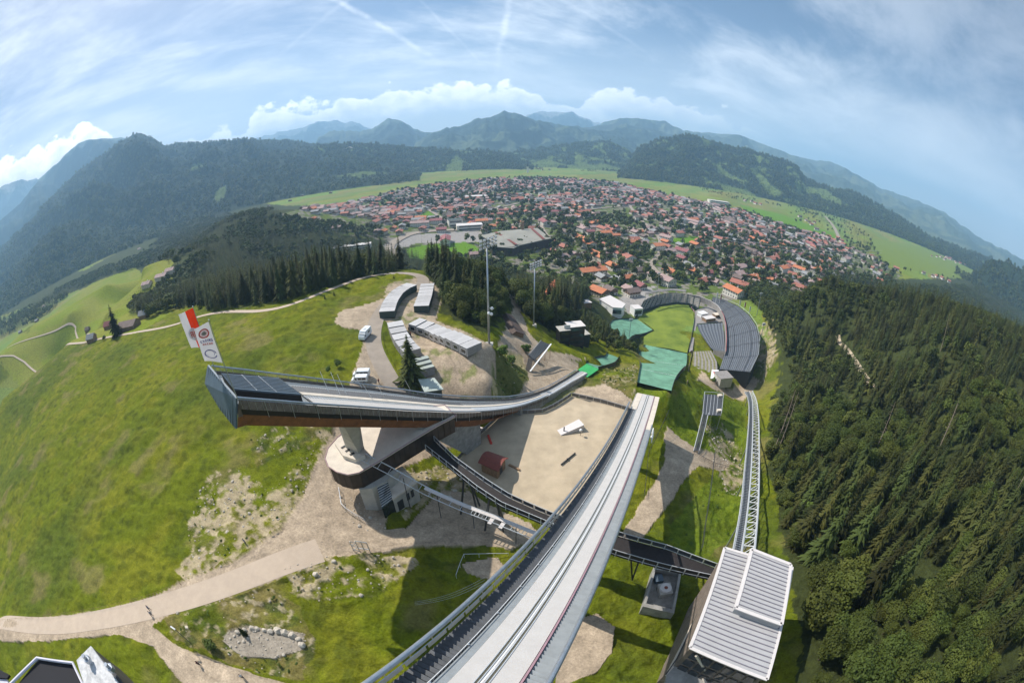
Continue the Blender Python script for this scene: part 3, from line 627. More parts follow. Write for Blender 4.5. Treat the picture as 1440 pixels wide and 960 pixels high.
# ---- normal hill ramp
NEAR = [(335,559),(400,564),(450,568),(500,571),(560,575),(605,577),(650,578.5),(690,577),(714,574),(734,569.5),(761,560),(788,545),(806,534),(823,525)]
FAR = [(295,514),(340,519),(430,530),(520,540.6),(565,547),(613,554),(691,557.5),(713,557.5),(740,553),(770,543),(788,533),(805,523)]
nr_ = sorted(solve(PN, *q, 1.) for q in NEAR); fr_ = sorted(solve(PN, *q, 1.) for q in FAR)
WN = lambda s: float(np.interp(s, [a for a, _ in nr_], [w for _, w in nr_])); WF = lambda s: float(np.interp(s, [a for a, _ in fr_], [w for _, w in fr_]))
fr = lambda f: (lambda s: WN(s)+(WF(s)-WN(s))*f)
print('NEAR', [(round(a), round(w, 1)) for a, w in nr_]); print('FAR', [(round(a), round(w, 1)) for a, w in fr_])
K = empty('ski_jump_inrun', PN(60, 0, -6)); tag(K, 'shorter ski jump ramp jutting left with timber flank and blue grey top hut', 'ski jump')
s1 = max(a for a, _ in nr_+fr_)-.3
dsol = lambda s: -(1.1+min(max((s-50)/14, 0), 1)*2.3)
ribbon(PN, 0, s1, fr(.03), fr(.97), -.35, 60, .3, M['mesh'] if 'mesh' in M else M['trackgrey'], 'deck', K); b = MB()
n = 50; S_ = [s1*i/(n-1) for i in range(n)]
A = [PN(s, WN(s)-1.0, dsol(s)-.2) for s in S_]; B = [PN(s, WF(s)+1.2, dsol(s)+.1) for s in S_]; b.strip(A, B, .3); b.build('soffit', M['wood_orange'], K)
b = MB(); b.add([PN(s, WF(s), .2) for s in S_]+[PN(s, WF(s)+1.2, dsol(s)+.1) for s in S_], [(i, n+i, n+i+1, i+1) for i in range(n-1)]); b.build('far_cladding', M['cladding'], K)
def wall_band(s0, s1_, za, zb, wa, wb, m, name, th=.06):
    ss = [s0+(s1_-s0)*i/39 for i in range(40)]; b = MB()
    A = [PN(s, WN(s)+wa, za(s) if callable(za) else za) for s in ss]; B = [PN(s, WN(s)+wb, zb(s) if callable(zb) else zb) for s in ss]
    off = Vector((-math.cos(AN), math.sin(AN), 0))*th
    b.add(A+B+[p+off for p in A]+[p+off for p in B], [(i, i+1, 41+i, 40+i) for i in range(39)]+[(80+i, 120+i, 121+i, 81+i) for i in range(39)]+[(i, 80+i, 81+i, i+1) for i in range(39)]+[(40+i, 41+i, 121+i, 120+i) for i in range(39)])
    return b.build(name, m, K)
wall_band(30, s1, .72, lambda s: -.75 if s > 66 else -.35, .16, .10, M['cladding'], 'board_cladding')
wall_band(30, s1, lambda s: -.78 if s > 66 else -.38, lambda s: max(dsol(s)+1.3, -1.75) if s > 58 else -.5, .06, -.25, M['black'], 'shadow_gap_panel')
wall_band(58, s1, -1.78, lambda s: dsol(s)-.35, -.25, -.95, M['wood_orange'], 'timber_flank')
wall_band(3, 30, .15, -1.2, .1, .05, M['conc_dark'], 'concrete_edge')
b = MB()
for s in np.arange(34, s1, 4.1): b.bar(PN(s, WN(s)+.2, .95), PN(s, WN(s)+.02, -1.8), .07)
for s in np.arange(34, s1, 1.03): b.bar(PN(s, WN(s)+.18, .72), PN(s, WN(s)+.13, -.7), .025)
b.tube(along(PN, 30, s1, WN, 1., 60), .17, 10); b.build('handrail', M['steel'], K)
b = MB(); b.tube(along(PN, 2, 30, WN, .6, 30), .06, 8); b.build('handrail', M['steel'], K, smooth=True)
b = MB(); b.tube(along(PN, 2, s1, WF, 1., 60), .15, 10); 
for s in np.arange(3, s1, 2.1): b.bar(PN(s, WF(s), -.3), PN(s, WF(s), 1.0), .07)
for dz in (.3, .62): b.tube(along(PN, 3, s1, WF, dz, 40), .025, 4)
for s in np.arange(24, s1, .42):
    if s < 66: b.bar(PN(s, WF(s), 0), PN(s, WF(s), .95), .03)
b.build('mesh_railing', M['steel'], K)
LS = 103
ribbon(PN, 62, LS, fr(.05), fr(.30), .30, 40, .5, M['track'], 'snow_cover', K)
ribbon(PN, 30, LS, fr(.31), fr(.42), .05, 40, .1, M['steel_light'], 'rib_board', K)
b = MB()
for s in np.arange(62, LS, .55): b.bar(PN(s, fr(.315)(s), .12), PN(s, fr(.42)(s), .12), .12, .1)
b.build('ribs', M['trackgrey'], K)
ribbon(PN, 30, LS, fr(.43), fr(.52), .18, 40, .3, M['beige'], 'edge_kerb', K)
steps(PN, 30, LS, lambda s: 0, lambda s: 0, 0, 99, M['grate'], 'unused', K) if False else None
b = MB()
for s in np.arange(30, LS, .5):
    q = [PN(s, fr(.54)(s)), PN(s, fr(.76)(s)), PN(s+.4, fr(.76)(s)), PN(s+.4, fr(.54)(s))]; z = q[0].z; b.slab([Vector((p.x, p.y, z+.1)) for p in q], th=.1)
b.build('stair', M['grate'], K)
ribbon(PN, 8, 62, fr(.18), fr(.36), .02, 60, .2, M['steel_light'], 'track_lane', K)
ribbon(PN, 0, 62, fr(.36), fr(.58), .03, 60, .2, M['track'], 'track', K)
ribbon(PN, 0, 30, fr(.12), fr(.36), .02, 60, .2, M['track'], 'track', K)
ribbon(PN, 0, 62, fr(.58), fr(.70), .02, 60, .2, M['trackgrey'], 'side_board', K)
for f_ in (.42, .5):
    b = MB(); b.strip(along(PN, 0, 62, fr(f_), .06, 50), along(PN, 0, 62, fr(f_+.015), .06, 50)); b.build('groove', M['groove'], K)
# top hut, end wall
def onN(px, py, dz): s, w = solve(PN, px, py, dz); return PN(s, w, dz)
rz = 1.25
rq = [onN(311,524.5,rz), onN(392,531,rz), onN(423,554,rz), onN(328,546,rz)]
b = MB(); b.slab(rq, th=.25); hutroof = b.build('roof', M['blue_metal'], K)
b = MB()
for i in range(1, 11):
    t = i/11; b.bar(rq[0].lerp(rq[3], t)+Vector((0,0,.05)), rq[1].lerp(rq[2], t)+Vector((0,0,.05)), .10, .12)
for t in (.33, .62): b.bar(rq[0].lerp(rq[1], t)+Vector((0,0,.1)), rq[3].lerp(rq[2], t)+Vector((0,0,.06)), .03, .03)
b.build('roof_seams', M['steel'], hutroof)
for o2 in (hutroof,): pass
b = MB(); lo = [p+Vector((0,0,-2.2)) for p in rq]; ins = [p+Vector((0,0,-.26)) for p in rq]; b.prism(ins, lo); b.build('hut_wall', M['black'], K)
e0, e1 = PN(s1, WF(s1)-.1, 1.0), PN(s1, WN(s1)+.1, 1.0)
e0, e1 = at(294,512.5,e0.z+.1), at(334.5,558.5,e1.z+.1); eb = [e0, e1, at(334,601.5,e1.z-4.4), at(311,573.5,e1.z-3.9), at(290,538,e0.z-2.3)]
off = Vector((-math.sin(AN), -math.cos(AN), 0))*.3
b = MB(); b.add(eb+[p+off for p in eb], [(4,3,2,1,0), (5,6,7,8,9)]+[(i, (i+1) % 5, 5+(i+1) % 5, 5+i) for i in range(5)]); b.build('end_wall', M['blue_metal'], K)
b = MB(); fl = [PN(s1-.3, WN(s1)+.1, .7), e1+Vector((0,0,-.3)), eb[2], PN(s1-.3, WN(s1)-.95, dsol(s1)-.35)]; m_a, m_b = fl[0].lerp(fl[3], .62), fl[1].lerp(fl[2], .62); b.add([fl[0], fl[1], m_b, m_a], [(0,1,2,3)]); b.build('corner_cladding', M['cladding'], K); b = MB(); b.add([m_a, m_b, fl[2], fl[3]], [(0,1,2,3)]); b.build('corner_timber', M['wood_orange'], K)
b = MB()
for i in range(1, 13):
    t = i/13; p = e0.lerp(e1, t)+off*1.05; lo_ = eb[4].lerp(eb[3], t/.5) if t < .5 else eb[3].lerp(eb[2], (t-.5)/.5)
    b.bar(p, lo_+off*1.05, .10, .10)
b.build('wall_ribs', M['steel_dark'], K)
# thin poles leaning over the ramp
for (x0, y0, x1, y1) in ((463,552,450,522),(478,554,465,523),(487,554,474,526),(509,545,500,530),(522,558,510,540),(540,558,532,543),(577,548,570,535)):
    s, w = solve(PN, x0, y0, .3); p = PN(s, w, .3); b = MB(); b.tube([p, at(x1, y1, p.z+3.2)], .045, 5); b.build('pole', M['white'], K)
# ---- pylon and round tower building under the ramp
T0 = empty('tower_building', at(500,700,-67)); tag(T0, 'round ended concrete tower building with beige flat roof and dark facade band', 'building')
zr_ = -55.5
roofp = [at(x, y, zr_) for x, y in [(458,644),(462,655),(474,663),(490,667),(505,664),(530,650),(575,622),(615,598),(640,585),(625,570),(560,575),(520,590),(495,600),(475,615),(462,630)]]
b = MB(); b.slab(roofp, th=.35); b.build('roof', M['beige'], T0)
cen = sum((Vector(p) for p in roofp), Vector())/len(roofp)
ring = [cen.lerp(p, 1.012) for p in roofp]
lowr = [Vector((p.x, p.y, zr_-4.3)) for p in [cen.lerp(q, .985) for q in roofp]]
b = MB(); n = len(ring)
top = [Vector((p.x, p.y, zr_-.36)) for p in [cen.lerp(q, .99) for q in roofp]]
b.prism(top, lowr); b.build('facade_band', M['brownband'], T0)
b = MB(); b.tube([Vector((p.x, p.y, zr_+.05)) for p in ring]+[Vector((ring[0].x, ring[0].y, zr_+.05))], .1, 6); b.build('roof_edge', M['pink'], T0)
b = MB()
for i in range(n-6):
    a, c_ = Vector(lowr[i]), Vector(lowr[(i+1) % n]); k = max(1, int((a-c_).length/1.3))
    for j in range(k):
        p = a.lerp(c_, j/k); q = cen.lerp(Vector((p.x, p.y, zr_)), 1.015); b.bar(Vector((q.x, q.y, zr_-.5)), Vector((q.x, q.y, zr_-4.2)), .05)
b.build('facade_joints', M['black'], T0)
basep = [cen.lerp(Vector(p), .80) for p in roofp[:6]]+[cen.lerp(Vector(p), .84) for p in roofp[-4:]]
shaft = [at(506,684,-60.2), at(523,676,-60.2), at(530,660,-60.2), at(500,650,-60.2), at(490,668,-60.2)]
bc = at(520,690,-63)
shf = [Vector((p.x, p.y, zr_-4.3)) for p in [at(x, y, zr_-4.3) for x, y in [(505,688),(523,686.5),(541,678),(560,662),(530,650),(500,668)]]]
b = MB(); b.slab(shf, z0=-69); b.build('shaft', M['concrete'], T0)
wins = [at(640,588,-57.6), at(612,604,-57.6), at(596,613,-57.6)]
b = MB()
for a, c_ in ((.05,.3),(.36,.6)):
    p = wins[0].lerp(wins[1], a); q = wins[0].lerp(wins[1], c_); b.bar(p, q, .25, 1.6)
b.build('window', M['glass'], T0)
# annex with door and two windows
AN0 = empty('annex_building', at(600,720,-67)); tag(AN0, 'small low annex with beige roof and two dark windows beside the tower foot', 'building')
aq = [at(545,670,-63), at(583,657,-63), at(588,679,-63), at(538,713,-63)]
aq = [at(541,668,-62.6), at(565,655,-62.6), at(587,677,-62.6), at(552,702,-62.6)]
b = MB(); b.slab(aq, th=.35); b.build('roof', M['beige'], AN0)
ac = sum(aq, Vector())/4; b = MB(); b.slab([ac.lerp(p, .97)-Vector((0,0,.36)) for p in aq], z0=-69); b.build('wall', M['concrete'], AN0)
fa, fb = ac.lerp(aq[3], .985), ac.lerp(aq[2], .985)
for t in (.50, .68):
    b = MB(); p = fa.lerp(fb, t); q = fa.lerp(fb, t+.11); b.bar(p-Vector((0,0,2.2)), q-Vector((0,0,2.2)), .12, 1.9); b.build('window', M['glass'], AN0)
b = MB(); p = fa.lerp(fb, .12); q = fa.lerp(fb, .34); b.bar(p-Vector((0,0,3.0)), q-Vector((0,0,3.0)), .14, 2.6); b.build('door', M['steel_dark'], AN0)
st = [at(530,683.5,-60), at(545,676,-60), at(553,702,-63.2), at(537,714,-63.2)]
b = MB(); b.slab(st, z0=-69); b.build('glazed_stair', M['glass'], T0)
b = MB()
for k in range(9): b.bar(st[0].lerp(st[3], (k+.5)/9)+Vector((0,0,.08)), st[1].lerp(st[2], (k+.5)/9)+Vector((0,0,.08)), .12, .12)
b.build('stair_louvres', M['steel_light'], T0)
# pylon (concrete) from roof to soffit
PY = empty('concrete_pylon', at(498,640,-56)); tag(PY, 'leaning pale concrete pylon holding up the timber ramp above the round roof', 'pylon')
pt = [PN(98.5, WN(98)-2.4, -2.9), PN(94.5, WN(94)-2.4, -2.9), PN(94.5, WN(94)-4.2, -2.7), PN(98.5, WN(98)-4.2, -2.7)]
pb = [at(487,631,zr_+.02), at(506,640,zr_+.02), at(512,630,zr_+.02), at(496,620,zr_+.02)]
b = MB(); b.prism(pt, pb); b.build('shaft', M['concrete'], PY)
fp = [at(x, y, zr_+.9) for x, y in [(470,622),(480,615),(512,628),(513,640),(500,646),(482,640)]]
b = MB(); b.slab(fp, th=.9); b.build('footing', M['beige'], PY)
b = MB()
for t in (.35, .55, .75):
    p = fp[0].lerp(fp[4], t)+Vector((0,0,.05)); q = fp[1].lerp(fp[3], t)+Vector((0,0,.05)); b.bar(p, p.lerp(q, .5), .5, .12)
b.build('hatch', M['black'], PY)
PY2 = empty('concrete_pylon', PN(70, WN(70)-4, -8)); tag(PY2, 'dark slanting concrete wall leg carrying the ramp where the footbridge starts', 'pylon')
t4 = [PN(80, WN(80)-1.2, -3.2), PN(62, WN(62)-1.2, -2.2), PN(62, WN(62)-6.5, -2.2), PN(80, WN(80)-6.5, -3.2)]; b4 = [at(605,612,-60), at(655,590,-75.2), at(660,575,-75.2), at(600,592,-60)]
b4 = [Vector((p.x, p.y, zr_-.5)) if i in (0, 3) else Vector((p.x, p.y, tz1(p.x, p.y)-.5)) for i, p in enumerate(t4)]
b = MB(); b.prism(t4, b4); b.build('leg', M['conc_dark'], PY2)
PY3 = empty('concrete_pylon', PN(38, 0, -8)); tag(PY3, 'grey concrete wall under the lower end of the short ramp at the platform corner', 'pylon')
t4 = [PN(60, WN(60)-.6, -.9), PN(4, WN(4)-.4, -.9), PN(4, WF(4)+.4, -.9), PN(60, WF(60)+2, -.9)]
b = MB()
for s in np.arange(4, 46, 6):
    q = [PN(s, WN(s)-.3, -.7), PN(s+6.02, WN(s+6)-.3, -.7), PN(s+6.02, WF(s+6)+.3, -.7), PN(s, WF(s)+.3, -.7)]; b.prism(q, [Vector((p.x, p.y, -82 if s < 20 else -78)) for p in q])
b.build('wall', M['conc_dark'], PY3)
# ---- gravel platform between the jumps
PF = empty('gravel_platform', at(760,640,-75)); tag(PF, 'raised sandy gravel platform between the two ski jumps', 'platform')
pfl = [(712,577),(735,582),(763,580),(782,571),(796,562),(803,557),(845,566),(885,578),(884,600),(860,650),(810,712),(780,728),(740,725),(700,700),(640,652),(675,612)]
pq = [at(x, y, -71.) for x, y in pfl]
b = MB(); b.slab(pq, th=.5); b.build('surface', M['sand'], PF)
pc = sum(pq, Vector())/len(pq); b = MB(); b.slab([pc.lerp(p, .995)-Vector((0,0,.51)) for p in pq], z0=-82); b.build('retaining_wall', M['conc_dark'], PF)
def fence(name, P, h, label, m_post, m_panel, sp=2.0, post=.07, top=.06, panel=True, z=None, cat='fence', rails=1, group=None):
    P = [Vector(p) for p in P]; L = sum((P[i+1]-P[i]).length for i in range(len(P)-1)); n = max(2, int(L/sp)+1); Q = lerpl(P, n)
    r_ = empty(name, Q[0]); tag(r_, label, cat, group); up = Vector((0,0,h))
    b = MB()
    for q in Q: b.bar(q-Vector((0,0,.2)), q+up, post)
    b.tube([q+up for q in Q], top, 6); 
    for k in range(1, rails): b.tube([q+up*(k/rails) for q in Q], top*.6, 5)
    b.build('railing', m_post, r_)
    if panel:
        b = MB()
        for i in range(n-1):
            d = (Q[i+1]-Q[i]).normalized()*.08; s_ = Vector((d.y, -d.x, 0)).normalized()*.02; a, e = Q[i]+d, Q[i+1]-d; lo = Vector((0,0,.12)); hi = Vector((0,0,h-.12))
            b.prism([a+hi-s_, e+hi-s_, e+hi+s_, a+hi+s_], [a+lo-s_, e+lo-s_, e+lo+s_, a+lo+s_])
        b.build('panels', m_panel, r_)
    return r_
M['mesh'] = mat('grey_mesh_panel', (.16,.15,.14), .7, .2, var=.2, scale=3)
fence('fence', [at(x, y, -71) for x, y in [(640,652),(675,612),(712,577)]], 1.3, 'grey panelled fence on the left edge of the gravel platform', M['steel'], M['mesh'])
fence('fence', [at(x, y, -71) for x, y in [(713,577),(735,582),(763,580),(782,571),(796,562),(803,557)]], 1.3, 'curved panelled fence along the top left edge of the gravel platform', M['steel'], M['mesh'])
fence('fence', [at(x, y, -71) for x, y in [(804,557),(845,566),(884,577.5)]], 1.3, 'straight panelled fence on the far edge of the gravel platform', M['steel'], M['mesh'])
# hut with curved red roof
H = empty('timber_hut', at(694,658,-71)); tag(H, 'small hut with curved red brown roof on the gravel platform', 'hut')
hq = [at(672,650,-67.9), at(687,634,-67.9), at(715,644,-67.9), at(701,663,-67.9)]
A_ = [hq[0].lerp(hq[1], t)+Vector((0,0,1.1*math.sin(math.pi*t))) for t in np.linspace(0, 1, 9)]; B_ = [hq[3].lerp(hq[2], t)+Vector((0,0,1.1*math.sin(math.pi*t))) for t in np.linspace(0, 1, 9)]
b = MB(); b.strip(A_, B_, .15); b.build('roof', M['redroof'], H)
hc = sum(hq, Vector())/4; b = MB(); b.slab([hc.lerp(p, .78)+Vector((0,0,.1)) for p in hq], z0=-71); b.build('wall', M['wood'], H)
b = MB(); f0, f1 = hc.lerp(hq[3], .79), hc.lerp(hq[2], .79); b.bar(f0.lerp(f1, .3)-Vector((0,0,1.9)), f0.lerp(f1, .6)-Vector((0,0,1.9)), .1, 2.0); b.build('door', M['steel_dark'], H)
b = MB(); b.bar(at(716,653,-70.8), at(731,660.5,-70.8), .5, .35); tag(b.build('timber_bench', M['wood']), 'low timber beam bench beside the red roofed hut', 'bench')
# wedge ramp, ball post, balance rail, red marker, loudspeaker-like pipes
kq = [at(783,604,-70.9), at(816,589,-69.4), at(822,596,-69.4), at(788,612,-70.9)]
kq = [at(783.5,604.5,-70.8), at(814,589,-69.2), at(821.5,597,-69.2), at(789,611.5,-70.8)]
b = MB(); b.slab(kq, z0=-70.99); tag(b.build('wedge_ramp', M['roofedge']), 'pale wedge shaped practice ramp on the gravel platform', 'ramp')
p0 = at(793,606,-70.6); b = MB(); b.bar(p0, p0+Vector((0,0,1.4)), .3, .2); tag(b.build('marker_post', M['steel_dark']), 'short black post standing on the pale wedge ramp', 'post')
p0 = at(816,612,-71); BP = empty('ball_post', p0); tag(BP, 'white ball on a thin post next to the wedge ramp', 'post')
b = MB(); b.tube([p0, p0+Vector((0,0,1.5))], .05, 6); b.build('post', M['steel_dark'], BP); b = MB(); b.sphere(p0+Vector((0,0,1.75)), .42, 12, 8); b.build('ball', M['white'], BP, smooth=True)
b = MB(); b.bar(at(789,653,-70.7), at(809,636.5,-70.7), .25, .3); b.bar(at(798,645,-71), at(798,645,-70.4), .4); tag(b.build('balance_rail', M['steel_dark']), 'dark balance rail lying in the middle of the gravel platform', 'rail')
b = MB(); b.bar(at(686.5,612,-70.9), at(691,624,-70.9), .55, .45); tag(b.build('red_beam', M['red']), 'red beam lying at the left wall of the gravel platform', 'beam')
FBK = empty('fan_bank', at(671,606,-75)); tag(FBK, 'bank of six round black fans in a pale frame below the short ramp', 'fans')
fx = at(672,612,-74.9); b = MB(); ux = Vector((.75,-.35,0)).normalized(); uz = Vector((.1,.25,1)).normalized()
fr0 = at(671,606,-72); b.bar(fr0-ux*2-uz*0, fr0+ux*2, .5, 3.4); b.build('frame', M['roofedge'], FBK)
for i in range(2):
    for j in range(3):
        c0 = fr0+ux*(-1.2+1.2*j)+Vector((0,-.27,0))+Vector((0,0,-.8+1.6*i)); b = MB(); b.tube([c0+Vector((.02,.1,0)), c0+Vector((-.06,-.16,0))], .5, 14); b.build('fan', M['black'], FBK)
# ---- footbridge
BR = empty('footbridge', at(700,700,-60)); tag(BR, 'dark curved footbridge with mesh railings passing under the long jump track', 'footbridge')
nearp = [(598,625,-57.6),(630,650,-57.4),(670,682,-57.2),(705,705,-57),(748,723,-56.8),(772,733,-56.6),(862,772,-56.2),(921,789,-56),(1003,808,-55.8)]
farp = [(610,613,-57.6),(640,642,-57.4),(682,672,-57.2),(715,693,-57),(753,710,-56.8),(782,722,-56.6),(870,747,-56.2),(940,766,-56),(1009,792,-55.8)]
BA = lerpl([at(*p) for p in nearp], 60); BB = lerpl([at(*p) for p in farp], 60); dn = Vector((0,0,-1.3))
b = MB(); b.strip([p+dn for p in BA], [p+dn for p in BB], .35); b.build('deck', M['deck_dark'], BR)
for S, side in ((BA, 'near'), (BB, 'far')):
    b = MB(); b.tube(S, .06, 6); 
    b.tube([p-Vector((0,0,1.15)) for p in S], .05, 5); Q = lerpl(S, 27)
    for q in Q: b.bar(q+Vector((0,0,.03)), q-Vector((0,0,1.8)), .14)
    b.build('railing', M['steel_light'], BR)
    b = MB()
    for i in range(26):
        a, e = Q[i].lerp(Q[i+1], .06), Q[i].lerp(Q[i+1], .94); b.bar(a-Vector((0,0,.6)), e-Vector((0,0,.6)), .03, .85)
    b.build('mesh_panels', M['deck_dark'] if side == 'near' else M['grate'], BR)
b = MB()
for (i, j) in ((12, 4), (19, 3)):
    m_ = BA[i].lerp(BB[i], .5)-Vector((0,0,1.7)); g = Vector((m_.x, m_.y, tz1(m_.x, m_.y)-.5))
    for dx in (-1.2, 1.2):
        b.bar(m_+Vector((dx*.4, 0, 0)), g+Vector((dx*1.6, -1.5, 0)), .28); b.bar(m_+Vector((dx*.4, 0, 0)), g+Vector((dx*1.6, 2.0, 0)), .28)
for i in (46,):
    m_ = BA[i].lerp(BB[i], .5)-Vector((0,0,1.7)); g = at(889,815,-68); b.bar(m_+Vector((-1,0,0)), g, .25); b.bar(m_+Vector((1,0,0)), g, .25)
b.build('struts', M['steel_dark'], BR)
# ---- bars of sunlight and a sunlit wall top, shaped as a pale lattice
LW = empty('sunlight_bars', at(620,690,-62)); tag(LW, 'slender pale cross bars shaped after strips of sunlight between tower and long track', 'walkway')
l0 = [(510,641,-54.6),(548,661,-57),(600,690,-61),(650,712,-62.4),(700,731,-63),(752,752,-63.4)]; A_ = lerpl([at(x+3, y-4, z) for x, y, z in l0], 50); B_ = lerpl([at(x-3, y+5, z) for x, y, z in l0], 50)
b = MB(); b.tube(A_, .13, 6); b.tube(B_, .09, 6)
for i in list(range(2, 50, 3))+[33,34,35,36,43,44,45,46]: b.bar(A_[i], B_[i], .1)
b.build('lattice', M['steel_light'], LW)  # pale bars stand in for strips of sunlight on the ground
b = MB(); b.strip([p+Vector((0,0,.05)) for p in A_[18:]], [a.lerp(c_, .42)+Vector((0,0,.05)) for a, c_ in zip(A_[18:], B_[18:])], .08); 
for i in (37, 40): b.slab([A_[i].lerp(B_[i], .5), A_[i+1].lerp(B_[i+1], .5), A_[i+1].lerp(B_[i+1], 1.3), A_[i].lerp(B_[i], 1.3)], th=.05)
b.build('panels', M['roofedge'], LW)
b = MB()
for i in (4, 12, 22, 32, 44):
    b = MB(); m_ = A_[i].lerp(B_[i], .5); b.bar(m_, Vector((m_.x, m_.y, tz1(m_.x, m_.y)-.5)), .14); b.build('post', M['steel_dark'], LW)  # added posts to carry the sunlight bars
# gate / notice frame by the road
GA = empty('mesh_gate', at(515,778,-66)); tag(GA, 'tall steel mesh gate standing beside the gravel road below the tower', 'gate')
g0, g1 = at(508,780,-66.2), at(523,781,-66.2); hh_ = Vector((0,0,4.6))
b = MB()
for a, c_ in ((g0, g0+hh_), (g1, g1+hh_*.93), (g0+hh_, g1+hh_*.93), (g0+hh_*.5, g1+hh_*.47), (g0+hh_*.05, g1+hh_*.05), (g0.lerp(g1, .5), g0.lerp(g1, .5)+hh_*.96)): b.bar(a, c_, .13)
b.build('frame', M['steel'], GA)
b = MB(); off_ = Vector((-1.0,-.3,0)); b.bar(g0+off_, g0+off_+hh_, .13)
for k in range(7): b.bar(g0+off_*(k % 2)+hh_*(k/7), g0+off_*((k+1) % 2)+hh_*((k+1)/7), .08)
b.build('side_lattice', M['steel'], GA)
b = MB()
for k in range(1, 12): b.bar(g0.lerp(g1, k/12)+Vector((0,0,.2)), g0.lerp(g1, k/12)+hh_*.93, .02)
b.build('mesh', M['steel_dark'], GA)
def lift(x, y, h): p = onT(x, y, h); p.z += h; return p
# ================================================================ labels by look and place
def place(p, extra=0):
    x, y = proj(p[0], p[1], p[2]+extra); return float(x)/1440*100, float(y)/960*100
_seen = {}
def where(p, extra=0):
    x, y = place(p, extra); s = '%.1f %% across, %.1f %% down' % (x, y); _seen[s] = _seen.get(s, 0)+1
    if _seen[s] > 1: s = '%.2f %% across, %.2f %% down' % (x, y)
    return s
# ================================================================ containers
def container_row(P, n, w, l, h, group, desc, m_body, m_roof, win=True, side=1, skew=None):
    """P: pixel polyline through the ground centres; units side by side along it"""
    Q = lerpl([onT(*p) for p in P], n+1); proto = None; out = []
    for i in range(n):
        a, c_ = Q[i], Q[i+1]; mid = a.lerp(c_, .5); d = (c_-a); W_ = math.hypot(d.x, d.y); rz_ = math.atan2(d.y, d.x)
        if proto is None:
            W0 = W_
            r_ = empty('office_container', (0,0,0))
            b = MB(); hw = W0/2-.13; b.box(-hw, hw, -l/2, l/2, .15, h-.12)
            for k in range(1, 12): b.bar((-hw-.02, -l/2+l*k/12, h*.5), (-hw-.02, -l/2+l*k/12+.001, h*.5), .08, h-.5) if False else None
            bo = b.build('body', m_body, r_, local=1)
            b = MB(); b.box(-hw-.01, hw+.01, -l/2-.06, l/2+.06, h-.13, h); b.build('roof', m_roof, r_, local=1)
            b = MB(); b.box(-hw+.05, hw-.05, -l/2+.1, l/2-.1, 0, .16); b.build('base_frame', M['steel_dark'], r_, local=1)
            if win:
                b = MB(); yy = -side*(l/2+.015); b.box(-W0*.26, W0*.26, min(yy, yy-side*.03), max(yy, yy-side*.03), h*.30, h*.74); wo = b.build('window', M['glass'], r_, local=1)
                b = MB(); y2 = yy-side*.04
                for x_ in (-W0*.3, W0*.3): b.box(x_-.05, x_+.05, min(y2, yy), max(y2, yy), h*.26, h*.78)
                for z_ in (h*.26, h*.76): b.box(-W0*.3, W0*.3, min(y2, yy), max(y2, yy), z_-.05, z_+.05)
                f_ = b.build('frame', M['white'], None, local=1); f_.parent = wo
                b = MB()
                for k in (-1, 1): b.box(k*(hw+.0)-.06, k*(hw)+.06, -l/2-.04, l/2+.04, .1, h-.1) if False else b.box(k*hw-.07, k*hw+.07, min(yy, yy+side*.1), max(yy, yy+side*.1), .1, h-.1)
                b.build('corner_posts', M['roofedge'], r_, local=1)
            proto = o = r_
        else: o = copy_tree(proto)
        mid.z = min(tz1(mid.x, mid.y), mid.z)+.02; o.location = mid; o.rotation_euler.z = rz_
        pl = ['first', 'second', 'third', 'fourth', 'fifth', 'sixth', 'seventh', 'eighth', 'ninth', 'tenth'][i]
        tag(o, f'{desc}, {pl} from the far end', 'container', group); out.append(o)
    return out
container_row([(583,461),(610,471),(640,484),(668,498)], 9, 2.5, 6, 3.0, 'row of nine grey containers facing the gravel yard', 'grey office container with dark window facing the yard', M['contbody'], M['controof'], side=1)
container_row([(602,407),(598,425),(593,440)], 7, 2.5, 6, 3.0, 'straight row of dark containers at the plateau edge', 'dark container with pale roof, straight row by the firs', M['contdark'], M['controof'], win=False)
container_row([(580,408),(568,413),(558,421),(550,433),(545,448)], 8, 2.5, 6, 3.0, 'curved row of dark containers along the road bend', 'dark container with pale roof, curved row by the road', M['contdark'], M['controof'], win=False)
container_row([(556,462),(560,473),(565,484),(572,494),(582,505)], 5, 2.5, 5.5, 3.0, 'short row of pale containers between road and yard', 'pale container in the short row between road and yard', M['contbody'], M['controof'], win=False)
container_row([(589,514),(594,522),(599,532)], 3, 3.0, 6, 3.0, 'three containers beside the lone fir', 'grey green roofed container behind the lone fir', M['contbody'], M['controof_g'], win=False)
LT = empty('lean_to_roof', onT(604,546)); tag(LT, 'grey green flat shelter roof next to the ramp and the lone fir', 'shelter')
lq = [at(588,533,-62.2), at(611,531,-62.2), at(624,547,-62.6), at(597,551,-62.6)]
b = MB(); b.slab(lq, th=.2); b.build('roof', M['controof_g'], LT); lc = sum(lq, Vector())/4
b = MB(); b.slab([lc.lerp(p, .85)-Vector((0,0,.21)) for p in lq], z0=-66.5); b.build('wall', M['contdark'], LT)
